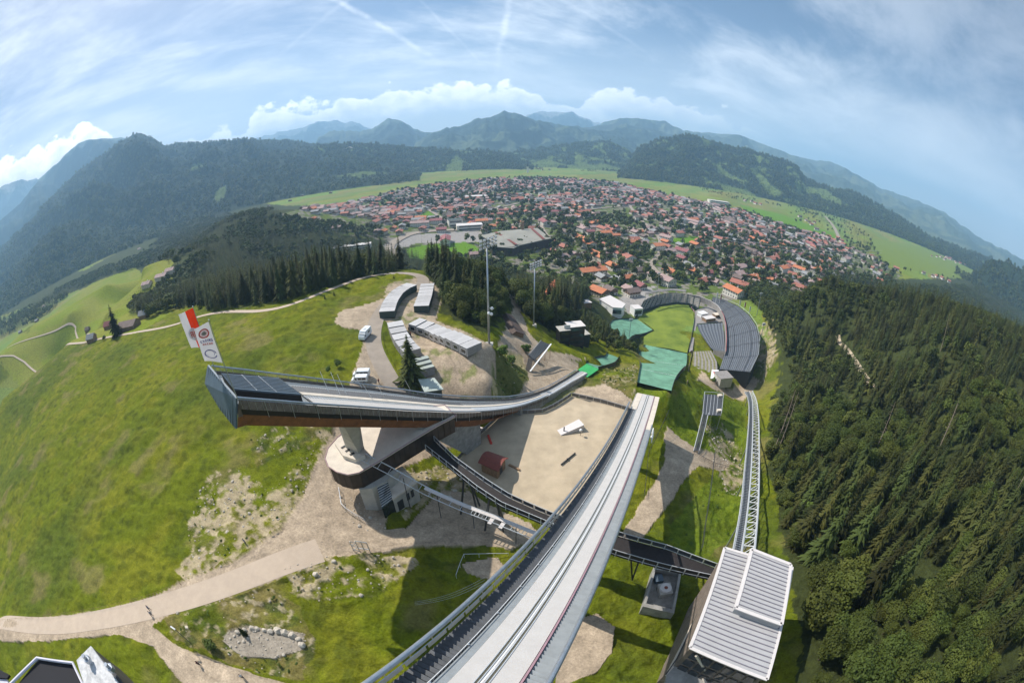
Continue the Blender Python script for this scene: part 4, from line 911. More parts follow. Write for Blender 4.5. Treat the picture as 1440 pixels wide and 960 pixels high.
# ================================================================ vehicles
def vehicle(name, px, py, az, L_, W_, H_, label, cat, camper=False):
    p = onT(px, py); r_ = empty(name, p); tag(r_, label, cat); r_.rotation_euler.z = math.radians(az)
    hl, hw = L_/2, W_/2
    prof = [(-hl,.45),(-hl,H_*.95),(-hl+.15,H_),(hl*.45,H_),(hl*.72,H_*.62),(hl*.97,H_*.50),(hl,.45)] if not camper else [(-hl,.5),(-hl,H_),(hl*.5,H_),(hl*.62,H_*.80),(hl*.78,H_*.72),(hl*.97,H_*.45),(hl,.45)]
    n = len(prof); v = [(x, -hw, z) for x, z in prof]+[(x, hw, z) for x, z in prof]
    b = MB(); b.add(v, [tuple(range(n))[::1], tuple(range(2*n-1, n-1, -1))]+[(i, n+i, n+(i+1) % n, (i+1) % n) for i in range(n)]); bo = b.build('body', M['carwhite'], r_, local=1)
    bm = bo.modifiers.new('bevel', 'BEVEL'); bm.width = .08; bm.segments = 2
    def pane(nm, x0, x1, z0, z1, s):
        b = MB(); b.box(x0, x1, s*(hw+.012)-.01, s*(hw+.012)+.01, z0, z1); return b.build(nm, M['glass'], r_, local=1)
    for s in (-1, 1):
        if camper: pane('window', -hl*.5, -hl*.1, H_*.5, H_*.75, s); pane('window', hl*.5, hl*.72, H_*.42, H_*.62, s)
        else: pane('window', -hl*.85, -hl*.35, H_*.56, H_*.85, s); pane('window', -hl*.3, hl*.12, H_*.56, H_*.85, s); pane('window', hl*.18, hl*.5, H_*.56, H_*.83, s)
    a, c_ = prof[3], prof[4]; d = .015
    b = MB(); q = [(a[0]+.1+d, -hw*.86, a[1]-.1+d), (c_[0]+d, -hw*.9, c_[1]+.06+d), (c_[0]+d, hw*.9, c_[1]+.06+d), (a[0]+.1+d, hw*.86, a[1]-.1+d)]
    b.add(q, [(0,1,2,3)]); b.build('windscreen', M['glass'], r_, local=1)
    for x_ in (-hl*.62, hl*.62):
        for s in (-1, 1):
            b = MB(); b.tube([(x_, s*(hw-.2), .34), (x_, s*(hw+.01), .34)], .34, 14); w_ = b.build('wheel', M['tyre'], r_, local=1)
            b = MB(); b.tube([(x_, s*(hw-.0), .34), (x_, s*(hw+.03), .34)], .19, 10); rr_ = b.build('rim', M['steel'], None, local=1); rr_.parent = w_
    for s in (-1, 1):
        b = MB(); b.box(hl-.06, hl+.02, s*hw*.7-.16, s*hw*.7+.16, .62, .82); b.build('headlight', M['white'], r_, local=1)
    if camper:
        b = MB(); b.box(-hl*.3, hl*.1, -.4, .4, H_, H_+.12); b.build('roof_hatch', M['steel_light'], r_, local=1)
    return r_
vehicle('van', 509, 528.5, 186, 5.3, 2.0, 2.2, 'white van parked further from the ramp on the gravel', 'van')
vehicle('van', 506.5, 536.5, 186, 5.0, 1.95, 2.1, 'silver white van parked closest to the ramp', 'van')
vehicle('camper_van', 514, 474, 262, 6.3, 2.4, 3.0, 'white camper van parked beside the pale turning circle', 'camper van', True)
# ================================================================ people
SK = {}
def person(px, py, az, top, legs, label, bag=None, hair=(.04,.025,.015), stride=.28, scale=1.):
    p = onT(px, py); r_ = empty('person', p+Vector((0,0,.02)), math.radians(-az)); tag(r_, label, 'person'); r_.scale = (scale,)*3
    key = (top, legs)
    def mm(cn, c_):
        k = ('pm', cn, c_)
        if k not in SK: SK[k] = mat(cn, c_, .8, var=.12, scale=6)
        return SK[k]
    skin = mm('skin', (.50,.30,.21))
    J_ = {'pelvis':(0,0,.95,.15),'waist':(0,0,1.1,.135),'chest':(0,.02,1.32,.165),'neck':(0,.02,1.49,.06),'head':(0,.04,1.60,.095),'crown':(0,.03,1.72,.085),
          'lh':(-.1,0,.9,.10),'lk':(-.1,stride*.6,.50,.065),'la':(-.1,stride*.45,.09,.045),'lt':(-.1,stride*.45+.18,.04,.035),
          'rh':(.1,0,.9,.10),'rk':(.1,-stride*.2,.49,.065),'ra':(.1,-stride*1.1,.12,.045),'rt':(.1,-stride*1.1+.17,.04,.035),
          'ls':(-.2,.0,1.42,.065),'le':(-.27,-.08,1.15,.045),'lw':(-.24,.08,.93,.032),'lf':(-.23,.12,.83,.03),
          'rs':(.2,.0,1.42,.065),'re':(.27,.05,1.15,.045),'rw':(.25,.22,.97,.032),'rf':(.24,.27,.89,.03)}
    E_ = [('pelvis','waist'),('waist','chest'),('chest','neck'),('neck','head'),('head','crown'),('pelvis','lh'),('lh','lk'),('lk','la'),('la','lt'),('pelvis','rh'),('rh','rk'),('rk','ra'),('ra','rt'),
          ('chest','ls'),('ls','le'),('le','lw'),('lw','lf'),('chest','rs'),('rs','re'),('re','rw'),('rw','rf')]
    ks = list(J_); me = bpy.data.meshes.new('person_body'); me.from_pydata([J_[k][:3] for k in ks], [(ks.index(a), ks.index(c_)) for a, c_ in E_], [])
    o = bpy.data.objects.new('body', me); COL.objects.link(o); o.parent = r_; me.materials.append(skin)
    o.modifiers.new('skin', 'SKIN'); sv = me.skin_vertices[0].data
    for i, k in enumerate(ks): sv[i].radius = (J_[k][3], J_[k][3]); sv[i].use_root = (k == 'pelvis')
    ss = o.modifiers.new('sub', 'SUBSURF'); ss.levels = 1; ss.render_levels = 1
    def hull(nm, secs, m_, n=12):
        b = MB(); V = []
        for (x, y, z, rx, ry) in secs: V += [(x+rx*math.cos(2*math.pi*i/n), y+ry*math.sin(2*math.pi*i/n), z) for i in range(n)]
        b.add(V, [(j*n+i, j*n+(i+1) % n, (j+1)*n+(i+1) % n, (j+1)*n+i) for j in range(len(secs)-1) for i in range(n)]+[tuple(range((len(secs)-1)*n, len(secs)*n))]); return b.build(nm, m_, r_, smooth=True, local=1)
    tm, lm = mm('shirt', top), mm('trousers', legs)
    hull('shirt', [(0,0,.93,.19,.15),(0,0,1.1,.175,.14),(0,.02,1.3,.215,.155),(0,.02,1.43,.215,.12),(0,.02,1.5,.09,.08)], tm)
    for s, a in ((-1, 'l'), (1, 'r')):
        b = MB(); q = [Vector(J_[a+'s'][:3]), Vector(J_[a+'e'][:3])]; b.tube(q, .075, 8, r2=.06); b.build('sleeve', tm, r_, smooth=True, local=1)
        b = MB(); q = [Vector(J_[a+k][:3]) for k in 'hka']; b.tube(q, .125, 8, r2=.07); b.build('trouser_leg', lm, r_, smooth=True, local=1)
        b = MB(); q = Vector(J_[a+'t'][:3]); b.sphere(q-Vector((0,.08,0)), .06, 8, 5, (.8,2.2,.8)); b.build('shoe', M['tyre'], r_, local=1)
    b = MB(); b.sphere((0,.015,1.68), .115, 10, 7, (.95,1.05,1)); b.build('hair', mm('hair', hair), r_, smooth=True, local=1)
    if bag:
        b = MB(); b.sphere((0,-.2,1.25), .17, 8, 6, (1,.7,1.4)); b.build('backpack', mm('bag', bag), r_, smooth=True, local=1)
    return r_
person(211.5, 857.5, 250, (.10,.13,.22), (.06,.07,.10), 'person in blue grey top walking on the paved lane, upper one of the pair')
person(214.5, 865.5, 250, (.55,.55,.56), (.05,.05,.06), 'person in white top walking on the paved lane, lower one of the pair', bag=(.08,.08,.1))
person(346, 764.5, 200, (.06,.12,.22), (.08,.10,.14), 'person in blue walking alone on the gravel below the meadow')
person(282, 935, 110, (.05,.01,.03), (.03,.03,.04), 'person in dark red top walking on the gravel track near the boulder heap', bag=(.03,.01,.02))
person(343, 953, 115, (.55,.58,.62), (.04,.04,.06), 'person in pale shirt walking at the bottom edge of the view')
person(575, 466, 180, (.06,.06,.07), (.04,.04,.05), 'person in black standing at the pale container doors')
person(577.5, 472, 140, (.30,.10,.07), (.08,.06,.05), 'person in reddish top standing at the pale container doors', stride=.1)
person(533, 539, 180, (.20,.05,.05), (.04,.04,.05), 'person in dark red walking on the road beside the parked vans')
# ================================================================ masts and lamps
def mast(px, py, top_py, z0, label, r0=.42, r1=.22, heads=14, lean=None, dishes=()):
    p = at(px, py, z0); p.z = tz1(p.x, p.y)-.3; h = 5.
    for k in range(60):
        h += 1.
        if proj(p.x, p.y, p.z+h)[1] <= top_py: break
    r_ = empty('floodlight_mast', p); tag(r_, label, 'floodlight mast')
    b = MB(); b.tube([p, p+Vector((0,0,h))], r0, 10, r2=r1); b.build('pole', M['steel'], r_, smooth=True)
    b = MB(); b.box(p.x-1.3, p.x+1.3, p.y-1.3, p.y+1.3, p.z-.5, p.z+1.1); b.build('footing', M['concrete'], r_)
    t = p+Vector((0,0,h)); b = MB(); u_ = Vector((.86,.5,0))
    for k in range(3):
        c0 = t+Vector((0,0,.5+k*1.15)); b.bar(c0-u_*3.0+Vector((0,0,-.7)), c0+u_*3.0+Vector((0,0,.9)), .14)
    b.bar(t, t+Vector((0,0,3.2)), .3)
    for s in (-1, 1): b.bar(t+u_*s*2+Vector((0,0,.1+.5*s)), t+u_*s*2+Vector((0,0,2.9+.5*s)), .12)
    b.build('head_frame', M['steel_dark'], r_)
    for k in range(3):
        for i in range(5):
            c0 = t+Vector((0,0,.7+k*1.15))+u_*(-2.6+1.3*i)+Vector((0,0,.27*(i-2)))
            b = MB(); b.bar(c0+Vector((.25,-.1,0)), c0+Vector((.6,-.55,-.35)), .75, .6); b.build('floodlight', M['steel_light'], r_)
    for (dz, s) in dishes:
        b = MB(); c0 = p+Vector((s, -.4, dz)); b.sphere(c0, .55, 10, 6); b.bar(c0, p+Vector((0,0,dz)), .12); b.build('floodlight', M['white'], r_)
    return r_
mast(688,488,352,-66,'tall steel floodlight mast at the end of the grey container row', dishes=((14,1.2),(12.3,.2),(12,1.0)))
mast(750,471,378,-86,'second floodlight mast standing among the firs right of the first', r0=.38)
def thin_mast(px, py, tx, ty, z0, label, heads=3):
    p = at(px, py, z0); p.z = tz1(p.x, p.y)-.3; best = None
    for k in range(8, 300):
        h = k*.25; x, y = proj(p.x, p.y, p.z+h)
        if y <= ty: break
    r_ = empty('floodlight_mast', p); tag(r_, label, 'floodlight mast'); t = p+Vector((0,0,h))
    b = MB(); b.tube([p, t], .32, 8, r2=.2); b.build('pole', M['steel'], r_)
    b = MB(); b.bar(t-Vector((1.4,0,0)), t+Vector((1.4,0,.2)), .5, 1.6); b.build('head', M['steel_light'], r_)
    return r_
thin_mast(1064,497,1082,456,-128,'slim light mast rising beside the outer edge of the large grandstand')
thin_mast(1063,448,1068,413,-134,'slim light mast at the far corner of the large grandstand')
thin_mast(923,417,926,385,-138,'slim light mast behind the curved far grandstand')
thin_mast(884,478,884,450,-132,'thin pole in the gully between the two landing slopes')
thin_mast(796,487,797,460,-90,'thin pole in front of the judges tower')
LP = empty('street_lamp', onT(270,905)); tag(LP, 'small lamp post beside the gravel track in the lower left', 'lamp')
lp = Vector(LP.location); b = MB(); b.tube([lp, lp+Vector((0,0,5.5))], .07, 6); b.build('post', M['steel_dark'], LP); b = MB(); b.bar(lp+Vector((0,0,5.5)), lp+Vector((-1.1,.1,5.7)), .3, .15); b.build('lamp_head', M['steel_light'], LP)
# ================================================================ lift station, track, small structures
ST = empty('lift_station', at(1040,860,-60)); tag(ST, 'large lift station with pale grey standing seam roofs at the lower right', 'building')
q = [at(1019,770,-48), at(1114,797,-48), at(1078.5,955,-48), at(970,910,-48)]
b = MB(); b.slab(q, th=.35); rf = b.build('roof', M['roofgrey'], ST)
b = MB()
for i in range(1, 24): b.bar(q[0].lerp(q[3], i/24)+Vector((0,0,.03)), q[1].lerp(q[2], i/24)+Vector((0,0,.03)), .13, .12)
b.build('roof_seams', M['seam'], rf)
b = MB()
for i in range(4): b.bar(q[i]+Vector((0,0,.02)), q[(i+1) % 4]+Vector((0,0,.02)), .42, .16)
b.build('roof_flashing', M['roofedge'], rf)
u1 = [at(1057,772,-46.6), at(1112,793.5,-46.6), at(1099,877.5,-46.6), at(1034.6,854,-46.6)]
b = MB(); b.slab(u1, z0=-47.98); ub = b.build('raised_roof', M['roofgrey'], ST)
b = MB()
for i in range(1, 15): b.bar(u1[0].lerp(u1[3], i/15)+Vector((0,0,.03)), u1[1].lerp(u1[2], i/15)+Vector((0,0,.03)), .13, .12)
b.build('roof_seams', M['seam'], ub); b = MB()
for i in range(4): b.bar(u1[i]+Vector((0,0,.01)), u1[(i+1) % 4]+Vector((0,0,.01)), .5, .2)
b.build('roof_flashing', M['roofedge'], ub)
qc = sum(q, Vector())/4; b = MB(); b.slab([qc.lerp(p, .96)-Vector((0,0,.36)) for p in q], z0=-66); wl = b.build('wall', M['cladding'], ST)
w3, w2 = qc.lerp(q[3], .975), qc.lerp(q[2], .975)
b = MB()
for z_ in (-50.2, -52.6, -55.0):
    for i in range(6): b.bar(w3.lerp(w2, .06+i*.15).xy.to_3d()+Vector((0,0,z_)), w3.lerp(w2, .06+i*.15+.12).xy.to_3d()+Vector((0,0,z_)), .12, 1.7)
b.build('window', M['glass'], ST)
e_ = [at(1005,803,-54.5), at(1019,790,-54.5), at(962,925,-54.5), at(935,962,-54.5), at(925,962,-54.5)]
b = MB(); b.slab([at(1003,806,-55.6), at(1012,806,-55.6), at(962,925,-55.6), at(944,952,-55.6), at(936,948,-55.6)], th=.4); b.build('side_gallery', M['beige'], ST)
b = MB(); b.tube([at(1003,806,-54.4), at(952,925,-54.4), at(936,948,-54.4)], .09, 6); b.tube([at(1008,806,-54.2), at(963,912,-54.2)], .07, 6); b.build('gallery_rail', M['steel_dark'], ST)
g_ = [at(938,948,-55.4), at(965,918,-55.4), at(1010,935,-55.4), at(1060,965,-55.4), at(1030,1010,-55.4), at(930,980,-55.4)]
b = MB(); b.slab(g_, th=.5); b.build('terrace', M['conc_dark'], ST)
b = MB(); b.bar(at(979,921,-49), at(999,952,-55), .3); b.bar(at(970,916,-55), at(1000,975,-55), .3, .3); b.build('terrace_beam', M['beige'], ST)
TK = empty('inclined_lift_track', at(1055,640,-84)); tag(TK, 'long steel lattice track of the inclined lift beside the forest', 'lift track')
def tz_(P, Z): return [at(x, y, z) for (x, y), z in zip(P, Z)]
ZT = [-57.5,-69.5,-77,-86,-98,-113,-124]
LEs = tz_([(1030,776),(1042,710),(1046,665),(1050.5,620),(1053.5,580),(1052,560),(1047,551)], ZT)
MDs = tz_([(1042,780),(1052,712),(1056,667),(1058,622),(1059,582),(1058,561),(1054,550)], ZT)
RTs = tz_([(1060,781),(1066,713),(1067.5,668),(1067.5,623),(1067,584),(1064,562),(1058,549.5)], ZT)
LEs, MDs, RTs = [smoothl(s, 90, 1) for s in (LEs, MDs, RTs)]
b = MB(); b.strip(LEs, [a.lerp(c_, .88) for a, c_ in zip(LEs, MDs)], .12); b.build('walkway', M['grate'], TK)
b = MB()
for i in range(0, 89):
    for t in (0, .5): a = LEs[i].lerp(LEs[i+1], t); c_ = MDs[i].lerp(MDs[i+1], t); b.bar(a.lerp(c_, .08)+Vector((0,0,.1)), a.lerp(c_, .8)+Vector((0,0,.1)), .10, .12)
b.build('walkway_treads', M['trackgrey'], TK)
for S, r_, zz_ in ((LEs, .07, 1.0), (LEs, .16, 0), (MDs, .24, .05), (RTs, .26, .05)):
    b = MB(); b.tube([p+Vector((0,0,zz_)) for p in S], r_, 6); b.build('rail', M['steel_light'], TK)
b = MB()
for i in range(0, 90, 3): b.bar(LEs[i], LEs[i]+Vector((0,0,1.0)), .06)
b.build('railing_posts', M['steel_light'], TK)
b = MB()
for i in range(0, 88, 2):
    b.bar(MDs[i], RTs[i], .16); b.bar(MDs[i], RTs[i+2], .12); b.bar(RTs[i], RTs[i]-Vector((0,0,1.4)), .12); b.bar(MDs[i], MDs[i]-Vector((0,0,1.4)), .12)
    b.bar(MDs[i]-Vector((0,0,1.4)), RTs[i+2]-Vector((0,0,1.4)), .10)
b.build('lattice', M['white'], TK)
for i in range(6, 90, 14):
    b = MB()
    for S in (LEs, RTs): p = S[i]; b.bar(p, Vector((p.x, p.y, min(tz1(p.x, p.y), p.z-1)-1)), .3)
    b.bar(LEs[i]-Vector((0,0,1.5)), RTs[i]-Vector((0,0,1.5)), .2); b.build('support', M['steel'], TK)
# small technical block with fan
TB = empty('technical_block', onT(932,835)); tag(TB, 'small open concrete box with a round fan unit under the footbridge', 'technical block')
q = [at(920,795,-65.2), at(959,800,-65.2), at(948,862,-65.2), at(904,852,-65.2)]; qc = sum(q, Vector())/4; qi = [qc.lerp(p, .84) for p in q]
b = MB(); n = 4
b.add(q+qi+[p-Vector((0,0,4)) for p in q]+[p-Vector((0,0,1.6)) for p in qi], [(i, (i+1) % 4, 4+(i+1) % 4, 4+i) for i in range(4)]+[(i, 8+i, 8+(i+1) % 4, (i+1) % 4) for i in range(4)]+[(4+i, 4+(i+1) % 4, 12+(i+1) % 4, 12+i) for i in range(4)]+[(12,13,14,15)])
b.build('wall', M['conc_dark'], TB)
c0 = at(936,827,-65.6); b = MB(); b.box(c0.x-1.2, c0.x+1.2, c0.y-1.2, c0.y+1.2, c0.z-1.2, c0.z); b.build('unit', M['concrete'], TB)
b = MB(); b.tube([c0, c0+Vector((0,0,.35))], 1.05, 20); fb = b.build('fan_ring', M['roofedge'], TB); b = MB(); b.tube([c0+Vector((0,0,.36)), c0+Vector((0,0,.39))], .35, 12); b.build('fan_hub', M['redroof'], fb)
b = MB(); p = at(926,813,-66.2); b.box(p.x-.8, p.x+.8, p.y-.8, p.y+.8, -67, -65.9); b.build('duct', M['blue_metal'], TB)
# raised lookout deck and stairs
DK = empty('lookout_deck', at(1001,570,-92)); tag(DK, 'grey raised deck with long stair on the grassy slope left of the lift track', 'deck')
zd = -84.
q = [at(990.3,554,zd), at(1016.6,555.7,zd), at(1013.6,584,zd), at(987.4,582.7,zd)]
b = MB(); b.slab(q, th=.3); dk = b.build('deck', M['grate'], DK)
b = MB()
for t in (.2,.38,.56,.74): b.bar(q[0].lerp(q[1], t)+Vector((0,0,.05)), q[3].lerp(q[2], t)+Vector((0,0,.05)), .14, .1)
b.build('deck_joists', M['steel_light'], dk)
s0_, s1_ = [at(988,582.7,zd-.05), at(995.5,583.5,zd-.05)], [at(975.7,632,-83.4), at(983.7,632.5,-83.4)]
g0_ = [Vector((p.x, p.y, tz1(p.x, p.y)+.2)) for p in s1_]
b = MB(); nst = 34
for i in range(nst):
    a, c_ = s0_[0].lerp(g0_[0], i/nst), s0_[1].lerp(g0_[1], i/nst); a2, c2_ = s0_[0].lerp(g0_[0], (i+.6)/nst), s0_[1].lerp(g0_[1], (i+.6)/nst); z_ = a.z; b.slab([Vector((v.x, v.y, z_)) for v in (a, c_, c2_, a2)], th=.1)
b.build('stair', M['grate'], DK)
b = MB(); up = Vector((0,0,1.1))
for k in (0, 1): b.tube([s0_[k]+up, g0_[k]+up], .09, 6); b.tube([s0_[k], g0_[k]], .12, 6)
for a, c_ in ((q[0], q[3]), (q[0], q[1]), (q[1], q[2])): b.tube([a+up, c_+up], .09, 6)
for p in q: b.bar(p, p+up, .12)
b.build('railing', M['steel_light'], DK)
b = MB()
for p in q+[q[0].lerp(q[1], .5), q[3].lerp(q[2], .5)]: b = MB(); b.bar(p, Vector((p.x, p.y, tz1(p.x, p.y)-.5)), .25); b.build('leg', M['steel'], DK)
b = MB()
for (x, y) in ((1012,557),(1011,578)): p = at(x, y, zd+.02); b = MB(); b.box(p.x-.9, p.x+.9, p.y-.6, p.y+.6, zd, zd+.7); b.build('box', M['beige'], DK)
# second lookout stand left of the normal landing
VS = empty('trainer_stand', at(758,500,-76)); tag(VS, 'grey slatted trainer stand with white handrail on thin stilts', 'stand')
q = [at(761,479,-77), at(773,485,-77), at(750,506.5,-73.5), at(743.5,500,-73.5)]
q = [lift(761,479,6), lift(774,484.5,6), lift(751,506,3), lift(743.5,500,3)]
b = MB(); b.slab(q, th=.25); ds = b.build('deck', M['grate'], VS); b = MB()
for i in range(1, 18): b.bar(q[0].lerp(q[3], i/18)+Vector((0,0,.08)), q[1].lerp(q[2], i/18)+Vector((0,0,.08)), .14, .1)
b.build('slats', M['trackgrey'], ds)
b = MB(); b.bar(lift(775,483.5,7), lift(745.5,522,1), .5, .25); b.build('handrail', M['white'], VS); b = MB(); b.bar(lift(761,478,7), lift(743,499,4), .12, .12); b.build('handrail', M['steel'], VS)
b = MB(); a, c_ = lift(747,504,3), lift(743,521,.3)
for i in range(14): p = a.lerp(c_, i/14); b.bar(p-Vector((1.2,.3,0)), p+Vector((.8,.2,0)), .3, .1)
b.build('stair', M['grate'], VS); b = MB()
for p in [q[0].lerp(q[3], t) for t in (0,.33,.66,1)]+[q[1].lerp(q[2], t) for t in (0,.33,.66,1)]: b = MB(); b.bar(p, Vector((p.x, p.y, tz1(p.x, p.y)-.5)), .16); b.build('stilt', M['wood'], VS)
# judges' tower
JT = empty('judges_tower', onT(800,478)); tag(JT, 'dark judges tower with flat grey roofs among bushes left of the landing slopes', 'tower')
def block(parent, p, w, d, h, az, wall, roof, name='wall', rname='roof', ov=.3, win=0):
    ca, sa = math.cos(az), math.sin(az); X_ = Vector((ca, sa, 0)); Y_ = Vector((-sa, ca, 0)); c4 = [p+X_*(w/2*i)+Y_*(d/2*j) for i, j in ((-1,-1),(1,-1),(1,1),(-1,1))]
    b = MB(); b.prism([v+Vector((0,0,h)) for v in c4], c4); b.build(name, wall, parent)
    c5 = [p+X_*((w/2+ov)*i)+Y_*((d/2+ov)*j)+Vector((0,0,h+.25)) for i, j in ((-1,-1),(1,-1),(1,1),(-1,1))]; b = MB(); b.slab(c5, th=.24); b.build(rname, roof, parent)
    if win:
        for k in range(win):
            z = h*(k+.6)/win; b = MB(); b.bar(c4[0].lerp(c4[1], .08)-Y_*.02+Vector((0,0,z)), c4[0].lerp(c4[1], .92)-Y_*.02+Vector((0,0,z)), .12, h/win*.45); b.build('window', M['glass'], parent)
p0 = lift(792,462,7); block(JT, p0-Vector((0,0,9.5)), 4.8, 5, 9.5, .25, M['black'], M['concrete'], win=3)
p0 = lift(809,456,10); block(JT, p0-Vector((0,0,13)), 7.6, 6, 13, .25, M['brownband'], M['roofedge'], win=4)
p0 = lift(820,466,6); block(JT, p0-Vector((0,0,9)), 3.2, 8, 9, .35, M['steel_dark'], M['concrete'])
# cabin with dark roof
def gable(name, corners, zb, ze, zrg, label, wallm, roofm, cat='house', axis=0, ov=.6, chim=False, group=None):
    """corners: 4 ground-plan points"""
    c4 = [Vector((p.x, p.y, 0)) for p in corners]; r_ = empty(name, sum(c4, Vector())/4+Vector((0,0,zb))); tag(r_, label, cat, group)
    if axis: c4 = c4[1:]+c4[:1]
    m1, m2 = c4[0].lerp(c4[1], .5), c4[2].lerp(c4[3], .5); Zv = lambda p, z: Vector((p.x, p.y, z))
    b = MB(); V = [Zv(p, zb) for p in c4]+[Zv(p, ze) for p in c4]+[Zv(m1, zrg), Zv(m2, zrg)]
    b.add(V, [(0,1,5,8,4),(1,2,6,5),(2,3,7,9,6),(3,0,4,7)]); b.build('wall', wallm, r_)
    cc = (m1+m2)/2; ex = 1+ov/max((m1-cc).length, .1); 
    A1, A2 = cc.lerp(m1, ex), cc.lerp(m2, ex); dr = (zrg-ze)
    def eave(p, m_, M_):
        d = (p-m_); k = 1+ov/max(d.length, .1); e = M_+d*k; return Vector((e.x, e.y, zrg-dr*k))
    e0, e1, e2, e3 = eave(c4[0], m1, A1), eave(c4[1], m1, A1), eave(c4[2], m2, A2), eave(c4[3], m2, A2); r1, r2 = Zv(A1, zrg), Zv(A2, zrg)
    b = MB(); up = Vector((0,0,.22)); T = [r1, r2, e0, e1, e2, e3]; V = [p+up for p in T]+T
    b.add(V, [(0,2,5,1),(0,1,4,3),(6,7,11,8),(6,9,10,7),(2,8,11,5),(3,4,10,9),(0,6,8,2),(0,3,9,6),(1,5,11,7),(1,7,10,4)]); rr = b.build('roof', roofm, r_)
    if chim:
        p = r1.lerp(r2, .35); b = MB(); b.box(p.x-.4, p.x+.4, p.y-.4, p.y+.4, zrg-.6, zrg+1.3); b.build('chimney', M['white'], rr)
    return r_
M['roof_brown'] = mat('dark_brown_roof', (.075,.05,.04), .8, var=.2, scale=1)
gable('timber_cabin', [at(703,457,-77), at(720,455,-77), at(736,480,-77), at(714,484,-77)], -79, -73.5, -71.8, 'timber cabin with large dark brown roof below the firs', M['wood'], M['roof_brown'], cat='cabin', axis=0, ov=.8)
M['roof_orange'] = mat('orange_tile_roof', (.52,.145,.06), .8, var=.2, scale=.6)
gable('timber_cabin', [onT(765,427), onT(779,425), onT(780,432), onT(766,434)], -97, -92, -90.5, 'small cabin with bright orange roof among the trees', M['wood'], M['roof_orange'], cat='cabin')
# overhead cables above the lower meadow
for k in range(3):
    a, c_ = at(583, 846+2*k, -62), at(682, 811+4*k, -58); Q = [a.lerp(c_, t)-Vector((0,0,1.2*math.sin(math.pi*t))) for t in np.linspace(0, 1, 16)]; b = MB(); b.tube(Q, .02, 4); tag(b.build('cable', M['steel']), ['upper','middle','lower'][k]+' of three thin cables crossing the shaded grass left of the long track', 'cable')
# ================================================================ stadium
SD = empty('curved_grandstand', onT(950,420)); tag(SD, 'curved far grandstand with thin roof around the end of the stadium grass', 'grandstand')
inn = [(893,446),(905,437),(925,430),(950,426),(970,428),(982,434)]; out_ = [(905,423),(912,419),(925,414),(945,411),(964,413),(985,419)]
def stand(root, inn, out_, zi, zo, rows, m1, m2=None, name='terraces', zb=-142, n=24, wall=None):
    zo_ = zo if isinstance(zo, (list, tuple)) else [zo]*len(out_)
    A = lerpl([at(x, y, zi) for x, y in inn], n); B = lerpl([at(x, y, zz) for (x, y), zz in zip(out_, zo_)], n); b = MB()
    for r_ in range(rows):
        t0, t1 = r_/rows, (r_+1)/rows; P0 = [a.lerp(c_, t0) for a, c_ in zip(A, B)]; P1 = [Vector((p.x, p.y, q.z)) for p, q in zip([a.lerp(c_, t1) for a, c_ in zip(A, B)], P0)]
        P2 = [a.lerp(c_, t1) for a, c_ in zip(A, B)]
        if m2: b.mi = r_ % 2
        b.strip(P0, P1); b.strip(P1, P2)
    b.build(name, [m1, m2] if m2 else m1, root)
    b = MB(); b.add([p for p in B]+[Vector((p.x, p.y, zb)) for p in B], [(i, i+1, n+i+1, n+i) for i in range(n-1)]); b.add([A[0], B[0], Vector((B[0].x, B[0].y, zb)), Vector((A[0].x, A[0].y, zb))], [(0,1,2,3)]); b.add([A[-1], B[-1], Vector((B[-1].x, B[-1].y, zb)), Vector((A[-1].x, A[-1].y, zb))], [(3,2,1,0)])
    b.build('back_wall', wall or M['terrace'], root); return A, B
A_, B_ = stand(SD, inn, out_, -139, -131, 12, M['terrace'], M['concrete'])
b = MB()
for i in range(1, 24, 2): b.bar(A_[i]+Vector((0,0,.35)), B_[i]+Vector((0,0,.35)), .8, .1)
b.build('stair_aisle', M['contdark'], SD)
b = MB(); R1 = lerpl([at(x, y, -126) for x, y in [(909,414),(925,410),(945,408),(964,410)]], 16); R2 = lerpl([at(x, y, -125) for x, y in [(908,411),(925,407),(945,405.5),(965,407.5)]], 16); b.strip(R1, R2, .4); b.build('roof', M['terrace'], SD)
b = MB()
for i in range(0, 16, 3): b.bar(R2[i], Vector((R2[i].x, R2[i].y, -141)), .4)
b.build('columns', M['concrete'], SD)
b = MB(); b.strip([p+Vector((0,0,1.2)) for p in A_], [p+Vector((0,0,1.2))+Vector((0,0,.02)) for p in [q_+Vector((.0,-.3,0)) for q_ in A_]], 2.4); b.build('advert_board', M['contdark'], SD)
SB = empty('stadium_building', onT(893,430)); tag(SB, 'white cube building at the left end of the curved grandstand', 'building'); p = at(895,433,-134); block(SB, Vector((p.x, p.y, -141)), 8, 9, 8, .2, M['white'], M['roofedge'], win=1)
S2 = empty('arena_building', onT(860,438)); tag(S2, 'pale flat roofed arena building with glazed front left of the grandstand', 'building')
q = [at(842,420,-129), at(858,415,-129), at(880,427,-129), at(875,433,-129), at(862,432,-129)]; b = MB(); b.slab(q, th=.5); b.build('roof', M['roofedge'], S2)
qc = sum(q, Vector())/5; b = MB(); b.slab([qc.lerp(p, .94)-Vector((0,0,.51)) for p in q], z0=-143); b.build('wall', M['white'], S2)
b = MB(); b.bar(qc.lerp(q[4], .96)-Vector((0,0,4)), qc.lerp(q[3], .96)-Vector((0,0,4)), .3, 3.5); b.build('window', M['glass'], S2)
S3 = empty('lift_hut', onT(824,424)); tag(S3, 'small timber hut with pale flat roof above the arena building', 'hut'); p = at(824,424,-122); block(S3, Vector((p.x, p.y, -132)), 7, 7, 10, .3, M['wood'], M['roofedge'])
